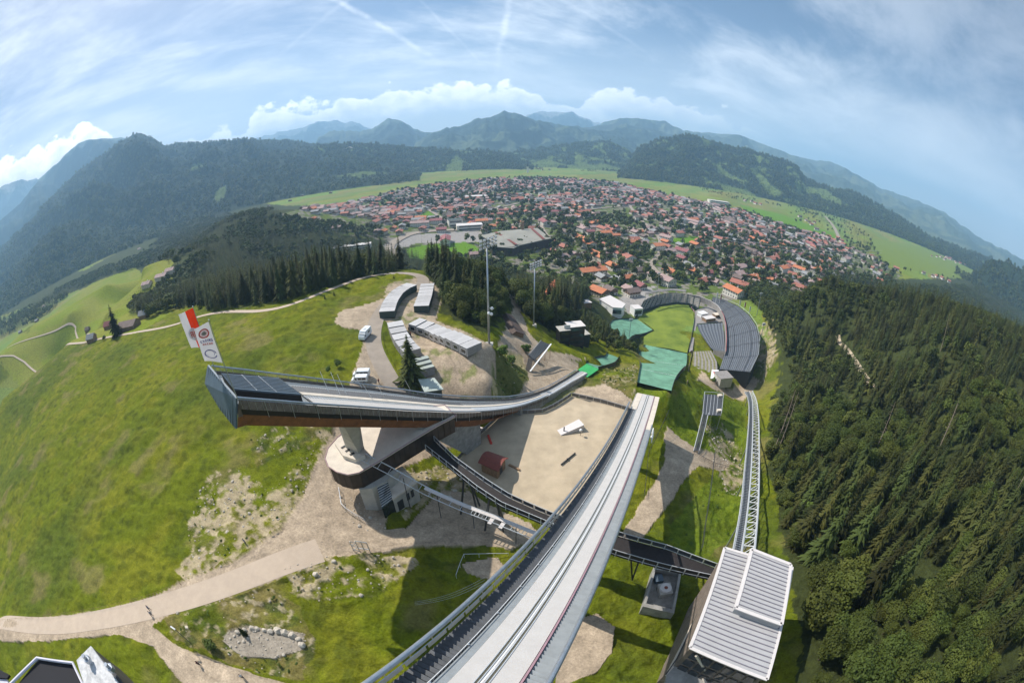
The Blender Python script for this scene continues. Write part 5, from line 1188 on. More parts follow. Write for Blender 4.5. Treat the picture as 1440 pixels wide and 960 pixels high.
# big seating slope
BS = empty('large_grandstand', onT(1040,480)); tag(BS, 'huge fan shaped grandstand covered in dark blue grey seating', 'grandstand')
inn = [(1001,421),(1010,432),(1017,445),(1020,462),(1020.5,480),(1020,494),(1015,510),(1012,519)]; out_ = [(1003,417),(1020,422),(1038,430),(1053,442),(1064,458),(1068,478),(1066,500),(1055,523)]
A_, B_ = stand(BS, inn, out_, -134.5, [-132,-128,-124,-121,-120,-121,-123,-126], 34, M['seats'], M['seats2'], n=40, zb=-144, wall=M['black'])  # black wall colour stands in for the shaded void under the seating
b = MB()
for t in (.25, .5, .75):
    b.strip([a.lerp(c_, t)+Vector((0,0,.6)) for a, c_ in zip(A_, B_)], [a.lerp(c_, t+.012)+Vector((0,0,.7)) for a, c_ in zip(A_, B_)])
for i in range(4, 40, 5): b.bar(A_[i]+Vector((0,0,.7)), B_[i]+Vector((0,0,.7)), .5, .08)
b.build('gangways', M['seats2'], BS)
b = MB(); b.tube([p+Vector((0,0,1.2)) for p in B_], .15, 6); b.build('rear_rail', M['steel_light'], BS)
rw = [(966,413),(985,417),(1000,423),(1010,430),(1017,442),(1020.5,455),(1021.5,475),(1020.5,494)]; rwp = lerpl([at(x, y, -130.5) for x, y in rw], 30); RWo = empty('red_wall', rwp[10]); tag(RWo, 'long curved faded red board wall in front of the large grandstand', 'wall')
b = MB(); ofs = Vector((.5,.3,0)); b.strip(rwp[:12], [p+ofs*1.2 for p in rwp[:12]], .2); b.build('pale_coping', M['roofedge'], RWo); b = MB(); b.strip(rwp[11:], [p+ofs*1.2 for p in rwp[11:]], .2); b.build('coping', M['redwall'], RWo); b = MB(); b.add([p for p in rwp]+[Vector((p.x, p.y, -136)) for p in rwp], [(i, i+1, 31+i, 30+i) for i in range(29)]); b.build('boards', M['terrace'], RWo)
IB = empty('inner_seat_block', onT(1000,470)); tag(IB, 'dark wedge shaped seat block between red wall and outrun', 'grandstand')
stand(IB, [(980,456),(983,465),(988,473),(994,482),(1000,490),(1003,492)], [(1016,453.5),(1017,461),(1018,469),(1018.5,477),(1019,486),(1019,494)], -138, -134.5, 16, M['seats2'], M['seats'], n=12)
TR = empty('terrace_steps', onT(990,510)); tag(TR, 'grass grown terrace steps below the dark seat block', 'terrace')
M['grassstep'] = mat('grassy_step', (.15,.17,.05), .9, var=.3, scale=.5, col2=(.22,.19,.09))
stand(TR, [(972,527),(973,518),(974,508),(975,494)], [(1003,531),(1009,521),(1008,508),(1000,493)], -138, -136.8, 14, M['grassstep'], M['terrace'], n=16)
cf = [at(x, y, -139.3) for x, y in [(978,437),(984,434),(1002,428),(1013,436),(1018,452),(980,455),(977,470),(974,492),(969,495),(973,470)]]
b = MB(); b.add([Vector((p.x, p.y, -139.3)) for p in cf], [tuple(range(len(cf)))[::-1]]); tag(b.build('path', M['terrace']), 'paved concourse between outrun grass and grandstands', kind='structure')
for i, (x, y, w_, d_, h_, mm, lb) in enumerate([(988,441,8,6,4,'white','white pavilion at the corner of the outrun grass'),(997,447,12,6,3.6,'roofedge','pale kiosk row beside the red wall'),(1008,442,7,5,3.4,'beige','beige kiosk next to the red wall')]):
    r_ = empty('kiosk', onT(x, y)); tag(r_, lb, 'kiosk'); p = at(x, y, -137); block(r_, Vector((p.x, p.y, -140)), w_, d_, h_, .3, M['white'] if i == 0 else M['wood'], M[mm])
r_ = empty('banner_board', at(1004,527,-133)); tag(r_, 'white and red banner board at the foot of the terrace steps', 'banner')
bq = [at(1001,519.5,-134), at(1011,520,-134), at(1008,532,-133.6), at(999,532,-133.6)]; b = MB(); b.slab(bq, th=.2); b.build('board', M['white'], r_); b = MB()
b.slab([bq[0].lerp(bq[2], .25)+Vector((0,0,.05)), bq[1].lerp(bq[3], .22)+Vector((0,0,.05)), bq[2].lerp(bq[0], .25)+Vector((0,0,.05)), bq[3].lerp(bq[1], .45)+Vector((0,0,.05))], th=.05); b.build('red_figure', M['red'], r_)
r_ = empty('valley_station', at(1016,528,-130)); tag(r_, 'small flat grey roofed block at the lower end of the lift track', 'building'); p = at(1018,527,-131); block(r_, Vector((p.x, p.y, -138)), 10, 9, 7, .1, M['concrete'], M['terrace'])
fence('fence', [onT(x, y, 0) for x, y in [(968,495),(972,475),(976,452),(977,440),(970,430)]], 1.6, 'long red and dark barrier along the right side of the outrun grass', M['steel_dark'], M['pink'], sp=6, post=.15, top=.15)
fence('fence', [onT(x, y, 0) for x, y in [(966,540),(968,520),(971,505),(974,492)]], 1.4, 'thin fence between the big landing slope and the terrace steps', M['pink'], M['mesh'], sp=4)
fence('fence', [onT(x, y, 0) for x, y in [(975,640),(1000,655),(1030,662),(1045,672)]], 1.6, 'wire fence crossing the dirt path below the lookout stair', M['steel_dark'], M['mesh'], sp=4, panel=False, rails=3)
fence('fence', [onT(x, y, 0) for x, y in [(1004,640),(998,690),(990,740),(985,775)]], 1.6, 'thin wire fence running down the grass left of the lift track', M['steel_dark'], M['mesh'], sp=4, panel=False, rails=3)
fence('fence', [onT(x, y, 0) for x, y in [(0,874),(60,868),(110,862),(160,853),(215,839),(255,822)]], 1.0, 'low wire fence along the meadow edge above the paved lane', M['wood'], M['mesh'], sp=4, panel=False, rails=2, top=.02, post=.09)
fence('fence', [onT(x, y, 0) for x, y in [(478,690),(482,715),(500,727),(515,735)]], 1.2, 'curved pipe railing around the gravel bed at the tower foot', M['steel'], M['mesh'], sp=1.5, panel=False, rails=2)
fence('fence', [onT(x, y, 0) for x, y in [(642,812),(652,783),(690,782),(715,782)]], 1.1, 'pale pipe railing around the small pit left of the long track', M['steel_light'], M['mesh'], sp=2.5, panel=False)
fence('fence', [onT(x, y, 0) for x, y in [(905,700),(911,640),(940,580)]], 1.2, 'handrail beside the dirt path right of the long track', M['steel_dark'], M['mesh'], sp=2.5, panel=False)
# flags over the grandstand edge
for (x, y) in ((1008,411),(1013,414),(1040,422),(1047,425),(1054,431)):
    p = at(x, y+4, -126); r_ = empty('flagpole', p); tag(r_, 'flagpole with red white flag behind the large grandstand, '+where(p), 'flagpole', 'flagpoles behind the large grandstand')
    b = MB(); b.tube([Vector((p.x, p.y, -142)), p+Vector((0,0,3))], .15, 5); b.build('pole', M['white'], r_); b = MB(); b.bar(p+Vector((.8,0,-2.5)), p+Vector((.8,0,2.8)), 1.4, .08, up=(0,1,0)); b.build('flag', M['redwall'] if x % 2 else M['white'], r_)
# ================================================================ big flags on the ramp
def banner(px0, py0, px1, py1, quad, label, draw):
    B0 = at(px0, py0, -25.6); best = None
    for k in range(10, 200):
        h = k*.1; x, y = proj(B0.x, B0.y, B0.z+h)
        if y <= py1: break
    a = ray(px1, py1); 
    # pole top: point on the sight line nearest the vertical through the foot
    t = (B0.x*a[0]+B0.y*a[1])/(a[0]**2+a[1]**2); top = Vector((a[0]*t, a[1]*t, a[2]*t))
    r_ = empty('flag', B0); tag(r_, label, 'flag')
    b = MB(); b.tube([B0-Vector((0,0,.5)), top], .07, 8, r2=.045); b.build('pole', M['steel'], r_)
    b = MB(); b.sphere(top, .1, 8, 5); b.build('finial', M['steel_light'], r_)
    # cloth quad TL TR BR BL: TR and BR hang on the pole
    def on_pole(px, py):
        best = None
        for i in range(0, 201):
            q = B0.lerp(top, i/200); x, y = proj(*q); d = (x-px)**2+(y-py)**2
            if best is None or d < best[0]: best = (d, q)
        return best[1]
    tr_, br_ = on_pole(*quad[1]), on_pole(*quad[2]); Dn = math.hypot(tr_.x, tr_.y)
    tl_, bl_ = atd(*quad[0], Dn+.4), atd(*quad[3], Dn+.4)
    r__ = atd(*quad[1], math.hypot(tr_.x, tr_.y)-.02); br_ = atd(*quad[2], math.hypot(br_.x, br_.y)+.0)
    tr_ = r__; n = Vector((tr_-tl_)).cross(br_-tr_).normalized()
    if n.dot(-tr_) < 0: n = -n
    def P(u, v, o=0.):
        wv = .16*math.sin(u*5.+v*3.)*(1-u)+.05*math.sin(v*9+u*4); return tl_.lerp(tr_, u).lerp(bl_.lerp(br_, u), v)+n*(wv+o)
    draw(r_, P); return r_
def cloth(r_, P, name, m_, u0, u1, v0, v1, o=0., nu=12, nv=18, f=None):
    b = MB(); V = []
    for j in range(nv+1):
        for i in range(nu+1):
            u, v = u0+(u1-u0)*i/nu, v0+(v1-v0)*j/nv
            if f: u, v = f(i/nu, j/nv)
            V.append(P(u, v, o))
    b.add(V, [(j*(nu+1)+i, j*(nu+1)+i+1, (j+1)*(nu+1)+i+1, (j+1)*(nu+1)+i) for j in range(nv) for i in range(nu)]); return b.build(name, m_, r_, smooth=True)
M['flagwhite'] = mat('white_flag_cloth', (.74,.70,.74), .8, var=.05, transl=.25); M['flagred'] = mat('red_flag_cloth', (.75,.05,.015), .8, var=.06, transl=.25); M['flagblue'] = mat('blue_flag_print', (.12,.12,.35), .8); M['flagpink'] = mat('red_flag_print', (.62,.12,.10), .8)
def ring_(r_, P, name, m_, cu, cv_, ru, rv, th, o, a0=0, a1=2*math.pi, n=28):
    b = MB(); V = []
    for i in range(n+1):
        a = a0+(a1-a0)*i/n
        for k in (1-th, 1): V.append(P(cu+ru*k*math.cos(a), cv_+rv*k*math.sin(a), o))
    b.add(V, [(2*i, 2*i+1, 2*i+3, 2*i+2) for i in range(n)]); return b.build(name, m_, r_)
GL = {'E':'###,#..,##.,#..,###','R':'##.,#.#,##.,#.#,#.#','D':'##.,#.#,#.#,#.#,##.','I':'#,#,#,#,#','N':'#.#,###,###,#.#,#.#','G':'###,#..,#.#,#.#,###','A':'###,#.#,###,#.#,#.#','S':'###,#..,###,..#,###'}
def word(r_, P, txt, m_, u0, u1, v0, v1, o):
    cols = []; 
    for ch in txt:
        g = GL[ch].split(','); w = len(g[0])
        for c_ in range(w): cols.append([g[k][c_] == '#' for k in range(5)])
        cols.append([False]*5)
    b = MB(); n = len(cols)-1; du = (u1-u0)/n; dv = (v1-v0)/5
    for i, cc in enumerate(cols[:n]):
        for k in range(5):
            if cc[k]: b.add([P(u0+du*i, v0+dv*k, o), P(u0+du*(i+1), v0+dv*k, o), P(u0+du*(i+1), v0+dv*(k+1), o), P(u0+du*i, v0+dv*(k+1), o)], [(0,1,2,3)])
    return b.build('lettering', m_, r_)
def draw1(r_, P):
    cloth(r_, P, 'white_field', M['flagwhite'], 0, .46, 0, 1); cloth(r_, P, 'red_field', M['flagred'], .46, 1, 0, 1)
    ring_(r_, P, 'round_emblem', M['flagwhite'], .50, .62, .34, .17, 1, .03); word(r_, P, 'AG', M['flagpink'], .3, .72, .54, .70, .06)
def draw2(r_, P):
    cloth(r_, P, 'cloth', M['flagwhite'], 0, 1, 0, 1)
    ring_(r_, P, 'round_emblem', M['flagpink'], .50, .22, .34, .125, .30, .03); ring_(r_, P, 'emblem_centre', M['terrace'], .50, .22, .15, .055, 1, .035); ring_(r_, P, 'emblem_ring', M['flagpink'], .50, .22, .20, .075, .15, .04)
    word(r_, P, 'ERDING', M['flagblue'], .14, .90, .38, .45, .03); word(r_, P, 'ARENA', M['flagpink'], .22, .84, .475, .53, .03)
    ring_(r_, P, 'ring_logo', M['flagblue'], .50, .78, .36, .125, .16, .03, .3, 6.1); ring_(r_, P, 'ring_logo', M['flagblue'], .46, .76, .28, .085, .1, .035, 2, 7)
banner(303,519,271,431,[(251,442),(271,433),(280,492),(269,489)],'red and white flag on the further pole at the ramp top', draw1) if False else banner(303,519,271,431,[(251,442),(271,433),(292,489),(269,489)],'red and white flag on the further pole at the ramp top', draw1)
banner(333,557,293.7,450,[(272.8,462.3),(293.2,452.4),(313,509.7),(288,507.5)],'white flag with round red emblem and blue ring on the nearer pole', draw2)
# ================================================================ brackets close to the camera, bottom left
FG = empty('steel_bracket', atd(120,945,1.2)); tag(FG, 'galvanised steel bracket with bolts and dark six sided boxes at the lower left corner', 'bracket')
def near(P, d): return [atd(x, y, 1)*(d/atd(x, y, 1).length) for x, y in P]
def plate(name, P, d, th, m_, parent):
    V = [at(x, y, -d) for x, y in P]; n = Vector((0,0,-th)); b = MB(); k = len(V); b.add(V+[v+n for v in V], [tuple(range(k)), tuple(range(2*k-1, k-1, -1))]+[(i, k+i, k+(i+1) % k, (i+1) % k) for i in range(k)]); return b.build(name, m_, parent)
hexo = [(12,962),(17,957),(51,923),(103,930),(112,943),(122,962)]
M['bracket_black'] = mat('matt_black_interior', (.012,.012,.016), .8); M['bracket_white'] = mat('white_box_rim', (.62,.60,.66), .5, .1); M['bracket_steel'] = mat('spotted_galvanised_plate', (.50,.50,.50), .7, .1, var=.3, scale=22)
plate('dark_box', [(20,968),(54,926.5),(101,933.5),(119,968)], 2.0, .02, M['bracket_black'], FG)
V = [at(x, y, -1.98) for x, y in [(14,962),(52.5,924.5),(102.5,931.5),(118,964)]]; b = MB(); b.tube(V, .013, 6); b.build('box_rim', M['bracket_white'], FG)
plate('plate', [(107.5,927.5),(127.5,907.5),(152,940),(176,972),(122,972)], 1.85, .02, M['bracket_steel'], FG)
plate('side_plate', [(128,908),(133,914),(158,941),(186,974),(177,973),(153,940.5)], 1.87, .3, M['steel_dark'], FG)
for (x, y) in ((121,925), (153,937)):
    c0 = at(x, y, -1.80); d_ = Vector((0,0,-1)); b = MB(); b.tube([c0, c0+d_*.03], .030, 6); b.tube([c0-d_*.03, c0], .015, 8); b.build('bolt', M['steel'], FG)
plate('second_box', [(0,953),(10,955),(14,965),(-10,970),(-15,950)], 2.1, .02, M['bracket_white'], FG)
plate('second_box_inside', [(-20,940),(0,941),(13,948),(10,953),(-20,950)], 2.08, .02, M['bracket_black'], FG)
# ================================================================ trees
def spruce(seed, H=1., R=.17, whorls=30, nb=9, segs=4, low=.06):
    """unit-height conifer crown: whorls of drooping sprays, every spray a feathered strip of small faces"""
    r = random.Random(seed); V = []; F = []
    for w in range(whorls):
        t = (w+.5)/whorls; z = low+(1-low)*t; rad_ = R*(1-t)**.8*(1+.25*math.sin(seed+w*.9))+.006
        if t < .12: rad_ *= .7+2.4*t
        k0 = r.random()*6.28; n = max(4, int(nb*(1-.45*t)))
        for b_ in range(n):
            a = k0+6.283*b_/n+r.uniform(-.25,.25); L_ = rad_*r.uniform(.62,1.18); ca, sa = math.cos(a), math.sin(a); px_, pz = 0., z+r.uniform(-.01,.01); wd = L_*.34+.006
            prev = None
            for s in range(segs+1):
                u = s/segs; rr = L_*u; dz = .10*L_*math.sin(u*2.4)-.42*L_*u*u; ww = wd*(1-u)*(.55+.6*r.random())+.002 if s else wd*.35
                c_ = (rr*ca, rr*sa, pz+dz); hz_ = -.35*ww
                l = (c_[0]-sa*ww, c_[1]+ca*ww, c_[2]+hz_); q = (c_[0]+sa*ww, c_[1]-ca*ww, c_[2]+hz_)
                i = len(V); V += [l, c_, q]
                if prev is not None: F += [(prev, prev+1, i+1, i), (prev+1, prev+2, i+2, i+1)]
                prev = i
    i = len(V); V += [(0,0,1.0),(.008,0,.93),(-.004,.007,.93),(-.004,-.007,.93)]; F += [(i, i+1, i+2), (i, i+2, i+3), (i, i+3, i+1)]
    return V, F
def broadleaf(seed, n=700, size=.05, lobes=9):
    r = random.Random(seed); L_ = []
    for k in range(lobes):
        a = r.uniform(0, 6.28); d = r.uniform(.05,.26); z = r.uniform(.38,.80); L_.append((d*math.cos(a), d*math.sin(a), z, r.uniform(.13,.22)*(1.15-abs(z-.55))))
    L_.append((0,0,.62,.26)); V = []; F = []
    for i in range(n):
        cx_, cy_, cz_, cr = L_[i % len(L_)]; 
        while True:
            x, y, z = r.gauss(0,1), r.gauss(0,1), r.gauss(0,1); m = math.sqrt(x*x+y*y+z*z)
            if m > .1: break
        k = cr*(.72+.33*r.random())/m; c_ = Vector((cx_+x*k, cy_+y*k, cz_+z*k*.9)); nrm = Vector((x, y, z+.6*m)).normalized()
        nrm = (nrm+Vector((r.uniform(-.6,.6), r.uniform(-.6,.6), r.uniform(-.6,.6)))).normalized(); t = nrm.orthogonal().normalized(); q = nrm.cross(t); s = size*r.uniform(.6,1.3); a = r.random()*6.28
        t2 = t*math.cos(a)+q*math.sin(a); q2 = nrm.cross(t2); j = len(V)
        V += [tuple(c_+t2*s), tuple(c_+q2*s*.7+nrm*s*.2), tuple(c_-t2*s*.9), tuple(c_-q2*s*.8-nrm*s*.1)]; F.append((j, j+1, j+2, j+3))
    return V, F
def mk(name, VF, m): me = bpy.data.meshes.new(name); me.from_pydata(VF[0], [], VF[1]); me.materials.append(m); me.update(); return me
SPH = [mk('spruce_crown', spruce(i, R=.20+.03*(i % 3), whorls=30+i % 4, nb=10), M['spruce']) for i in range(5)]
SPM = [mk('spruce_mid', spruce(20+i, R=.21+.03*(i % 3), whorls=15, nb=7, segs=2), M['spruce']) for i in range(4)]
SPF = [mk('spruce_far', spruce(30+i, R=.21, whorls=7, nb=6, segs=1), M['spruce']) for i in range(3)]
BLH = [mk('broadleaf_crown', broadleaf(40+i, 3800, .023, 13), M['leaf']) for i in range(4)]
BLM = [mk('broadleaf_mid', broadleaf(50+i, 380, .062, 8), M['leaf']) for i in range(4)]
BLF = [mk('broadleaf_far', broadleaf(60+i, 90, .12, 5), M['leaf']) for i in range(3)]
SHR = [mk('shrub_clump', broadleaf(70+i, 420, .07, 7), M['shrub']) for i in range(3)]
def trunk_mesh(r0, h, m=M['bark']):
    b = MB(); b.tube([(0,0,-.02),(0,0,h*.5),(0,0,h)], r0, 7, r2=r0*.25); return b.mesh('trunk', m)
TRK_S = trunk_mesh(.012, .93)
def bl_trunk(seed):
    r = random.Random(seed); b = MB(); b.tube([(0,0,-.02),(.01,0,.3),(0,.01,.55)], .022, 7, r2=.012)
    for k in range(6): a = r.uniform(0,6.28); z = r.uniform(.22,.5); b.tube([(0,0,z),(math.cos(a)*.12, math.sin(a)*.12, z+.12),(math.cos(a)*.2, math.sin(a)*.2, z+.24)], .010, 5, r2=.004)
    return b.mesh('trunk', M['bark'])
TRK_B = [bl_trunk(i) for i in range(2)]
def put_tree(p, h, kind, label, group, far=False, wide=1.):
    r_ = empty('spruce_tree' if kind == 's' else 'broadleaf_tree' if kind == 'b' else 'shrub', p, random.uniform(0, 6.28)); r_.scale = (wide*(h*random.uniform(.9,1.25) if kind != 's' else h*random.uniform(.85,1.15)),)*2+(h,)
    tag(r_, label, 'tree' if kind != 'h' else 'shrub', group); ms = {'s': SPH, 'b': BLH, 'h': SHR}[kind]
    o = bpy.data.objects.new('crown' if kind != 'h' else 'foliage', random.choice(ms)); COL.objects.link(o); o.parent = r_
    if kind != 'h': o = bpy.data.objects.new('trunk', TRK_S if kind == 's' else random.choice(TRK_B)); COL.objects.link(o); o.parent = r_
    return r_
# candidates: ground points inside wood outlines, thinned so that trees keep their distance
def scatter(P, spacing, h=0, jitter=.45, seed=1, pts=None):
    Q = PXP(P, h) if pts is None else pts; r = np.random.default_rng(seed)
    x0, x1 = min(q[0] for q in Q), max(q[0] for q in Q); y0, y1 = min(q[1] for q in Q), max(q[1] for q in Q)
    gx, gy = np.meshgrid(np.arange(x0, x1, spacing), np.arange(y0, y1, spacing*.87)); gx = gx+(np.arange(gx.shape[0]) % 2)[:, None]*spacing*.5
    X = gx.ravel()+(r.random(gx.size)-.5)*2*jitter*spacing; Y = gy.ravel()+(r.random(gx.size)-.5)*2*jitter*spacing
    m = inpoly(X, Y, Q); X, Y = X[m], Y[m]; return X, Y
def keepout(X, Y, polys):
    m = np.ones(X.shape, bool)
    for P in polys: m &= ~inpoly(X, Y, P)
    return m
roadpolys = POLY['roadmask']; TREES = []       # (x, y, z, h, kind, region)
def wood(P, spacing, hs, mix, region, h=0, seed=1, keep=None, dens=None, flat=None, jit=.7):
    """mix: share of conifers, modulated by noise"""
    X, Y = scatter(P, spacing, h, seed=seed, jitter=jit); m = keepout(X, Y, roadpolys+(keep or []))
    if dens is not None: m &= fbm(X/dens[0], Y/dens[0], 3, seed+2) > dens[1]
    X, Y = X[m], Y[m]
    if not len(X): return
    Z = tz(X, Y) if flat is None else flat(X, Y); n = fbm(X/45, Y/45, 3, seed+5); r = np.random.default_rng(seed)
    for x, y, z, q in zip(X, Y, Z, n):
        k = 's' if q+r.normal(0, .07) < .5+(mix-.5)*.7 else 'b'
        hh = r.uniform(*hs)*(1 if k == 's' else .62); TREES.append((x, y, z, hh, k, region))
pathR = [PXP([(1172,462),(1188,478),(1208,503),(1228,538),(1242,560),(1232,562),(1214,536),(1192,505),(1176,485)])]
wood([(1086,430),(1065,412),(1085,405),(1180,402),(1290,402),(1390,402),(1450,398),(1475,700),(1470,980),(1128,985),(1122,860),(1104,765),(1092,700),(1086,640),(1098,600),(1112,560),(1112,500)], 4.7, (6,18), .55, 'in the big forest right of the lift track', h=0, seed=11, keep=pathR, dens=(16,.30), jit=1.0)
wood([(1085,560),(1080,620),(1088,690),(1102,760),(1118,800),(1122,760),(1105,690),(1100,620),(1104,570)], 4.2, (5,10), .15, 'at the forest edge right of the lift track', seed=12)
wood([(265,432),(300,440),(350,428),(400,424),(450,409),(500,394),(560,381),(590,378),(600,366),(560,352),(500,345),(430,340),(350,340),(290,350),(262,375),(250,400)], 5.2, (11,21), .80, 'in the dark fir wood beyond the meadow lane', seed=13)
wood([(215,352),(222,335),(240,318),(280,300),(320,300),(400,305),(470,315),(540,325),(548,345),(500,350),(400,345),(300,352),(250,362)], 8, (14,23), .62, 'on the wooded knoll left of the town', seed=14)
wood([(0,450),(30,440),(80,410),(130,385),(190,362),(215,352),(250,365),(240,372),(200,376),(150,388),(100,412),(70,440),(30,462),(0,478)], 9, (14,26), .5, 'in the wood below the mown left meadow', seed=15)
wood([(180,438),(200,425),(225,405),(250,385),(262,380),(268,405),(262,430),(235,438),(210,448)], 7, (12,22), .5, 'around the farmhouses left of the fir wood', seed=16)
wood([(600,385),(612,402),(626,425),(648,448),(676,468),(700,462),(708,445),(705,425),(708,405),(714,404),(725,425),(740,445),(765,465),(790,462),(800,450),(810,440),(822,428),(830,415),(800,405),(780,400),(740,385),(700,372),(650,365),(600,362)], 4.8, (10,22), .66, 'in the firs around the two floodlight masts', seed=17)
wood([(780,470),(800,480),(830,485),(870,497),(888,500),(895,490),(880,478),(850,462),(838,448),(815,440),(790,455)], 4.6, (5,12), .3, 'in the gully between the landing slopes', seed=18)
wood([(1068,400),(1050,410),(1062,418),(1080,440),(1095,470),(1098,500),(1112,520),(1118,440),(1110,410)], 5.5, (9,18), .35, 'behind the large grandstand', seed=19)
wood([(905,395),(940,380),(960,395),(985,412),(1000,412),(985,398),(960,375),(920,355),(885,345),(860,335),(830,335),(800,325),(780,322),(770,330),(800,345),(850,350),(880,365)], 9, (12,20), .3, 'in the riverside wood between the houses', seed=20, dens=(60,.36))
wood([(1020,412),(1060,405),(1100,395),(1180,385),(1250,390),(1260,400),(1200,405),(1110,408),(1070,415),(1035,420)], 8, (10,20), .45, 'between the gardens and the forest edge', seed=21)
wood([(200,355),(225,340),(255,348),(300,345),(290,330),(240,330)], 12, (12,22), .5, 'on the wooded knoll left of the town', seed=22)
wood([(540,330),(500,336),(470,325),(440,318),(480,312),(530,316)], 12, (12,20), .6, 'at the town edge near the knoll', seed=23)
wood([(1035,403),(1095,400),(1102,450),(1088,475),(1074,450),(1060,428),(1040,415)], 4.6, (8,15), .3, 'behind the large grandstand', seed=47)
# hedgerows and parks inside the town
townP = POLY['town'][0]; stad = PXP([(835,455),(838,425),(870,412),(905,402),(960,400),(1003,402),(1050,415),(1085,440),(1085,540),(980,545),(900,520)]); parks = [stad]+POLY['pitch2']+POLY['urban']+roadpolys
X, Y = scatter(None, 14.5, pts=townP, seed=31); m = keepout(X, Y, parks); X, Y = X[m], Y[m]; nn = fbm(X/110, Y/110, 3, 77); r_t = np.random.default_rng(5)
keep_t = (nn+r_t.normal(0, .10, len(X)) > .44) & ((np.hypot(X, Y) < 950) | (r_t.random(len(X)) < .5)); TX, TY = X[keep_t], Y[keep_t]
for x, y, q in zip(TX, TY, nn[keep_t]): TREES.append((x, y, tz1(x, y) if False else -150., r_t.uniform(9, 18), 's' if r_t.random() < .3 else 'b', 'between the houses of the town'))
# valley floor and far woods
def az_el_band(P, spacing, hs, mix, region, seed, dens): wood(P, spacing, hs, mix, region, seed=seed, dens=dens)
wood([(330,290),(400,270),(470,262),(560,250),(640,243),(735,240),(860,243),(960,262),(1040,283),(1110,300),(1110,290),(1040,272),(960,252),(900,240),(735,232),(600,238),(480,252),(400,262),(320,282)], 26, (10,18), .4, 'on the valley meadows beyond the town', seed=41, dens=(160,.60))
wood([(1185,345),(1225,338),(1230,352),(1245,375),(1225,378),(1200,365)], 15, (14,24), .7, 'in the wood strip right of the town', seed=42)
wood([(1040,292),(1100,316),(1170,342),(1180,352),(1100,330),(1035,305)], 17, (12,22), .6, 'in the tree belt through the town fields', seed=43)
wood([(1100,285),(1160,296),(1200,318),(1228,336),(1190,342),(1170,318),(1130,300)], 22, (14,24), .7, 'in the wood beyond the fields', seed=44)
wood([(1240,375),(1330,395),(1440,402),(1440,392),(1380,398),(1300,385)], 18, (12,22), .6, 'at the far edge of the right forest', seed=45, dens=(70,.42))
wood([(1100,312),(1180,330),(1225,336),(1290,348),(1380,372),(1440,392),(1440,385),(1380,360),(1290,335),(1200,300),(1130,280)], 45, (14,24), .6, 'in the far woods right of the valley', seed=46, dens=(200,.60))
# individual trees with their own place
for (x, y, h_, k, lb) in [(580,543,17,'s','lone dark fir standing between the pale containers and the ramp'),(165,472,24,'s','lone dark fir beside the farm lane left'),(147,478,4,'b','small round tree beside the farm shed'),
    (345,892,3.,'s','small dark fir bush above the boulder heap'),(470,416,2.6,'s','small fir on the meadow below the lane'),(554,392,2.2,'s','tiny dark bush on top of the meadow'),(457,421,3.,'s','tiny fir beside the lane on the meadow'),
    (250,372,16,'b','broad tree beside the farmhouses left'),(302,912,3.2,'h','bright green round shrub beside the grey gravel heap'),(476,516,3,'h','grey green shrub patch on the meadow left of the vans'),(462,524,2.5,'h','low shrub at the meadow edge near the ramp'),
    (700,640,2.2,'h','green shrub below the footbridge'),(740,495,4,'h','green bush at the foot of the second mast slope'),(706,500,4.5,'h','green bush beside the first floodlight mast'),(720,510,3.5,'h','dense bush on the dark mound'),(1130,730,6,'h','pale green bush at the forest edge'),
    (1003,537,4,'h','dark green bush at the lower end of the lift track')]:
    p = onT(x, y); put_tree(p-Vector((0,0,.1)), h_, k, lb, None, wide=1.7 if x == 580 else 1.1)
# the 300 conifers and 300 broadleaved trees that show largest stand as objects of their own
V_ = []
for i, (x, y, z, h, k, rg) in enumerate(TREES):
    D = math.sqrt(x*x+y*y+z*z); px, py = proj(x, y, z+h*.6); vis = (-25 < px < 1465) and (-25 < py < 985)
    V_.append((h/D if vis else 0, i))
V_.sort(reverse=True); cnt = {'s': 0, 'b': 0}; solo = set()
lim = {'s': 290, 'b': 285}
for q, i in V_:
    k = TREES[i][4]
    if q > 0 and cnt[k] < lim[k]: cnt[k] += 1; solo.add(i)
print('TREES', len(TREES), cnt, 'nearest left over', [TREES[i][:3] for q, i in V_ if i not in solo][:1])
tones = ['tall', 'slender', 'broad', 'dense']
for i in sorted(solo):
    x, y, z, h, k, rg = TREES[i]; p = Vector((x, y, z-.2))
    kind = 'spruce' if k == 's' else 'leafy tree'; ad = 'tall' if h > (20 if k == 's' else 12) else 'small' if h < (15 if k == 's' else 8) else 'green'
    put_tree(p, h, k, f'{ad} {kind} '+' '.join(rg.split(' of the ')[0].split()[:7])+', '+where(p, h*.6), ('spruces ' if k == 's' else 'leafy trees ')+rg)
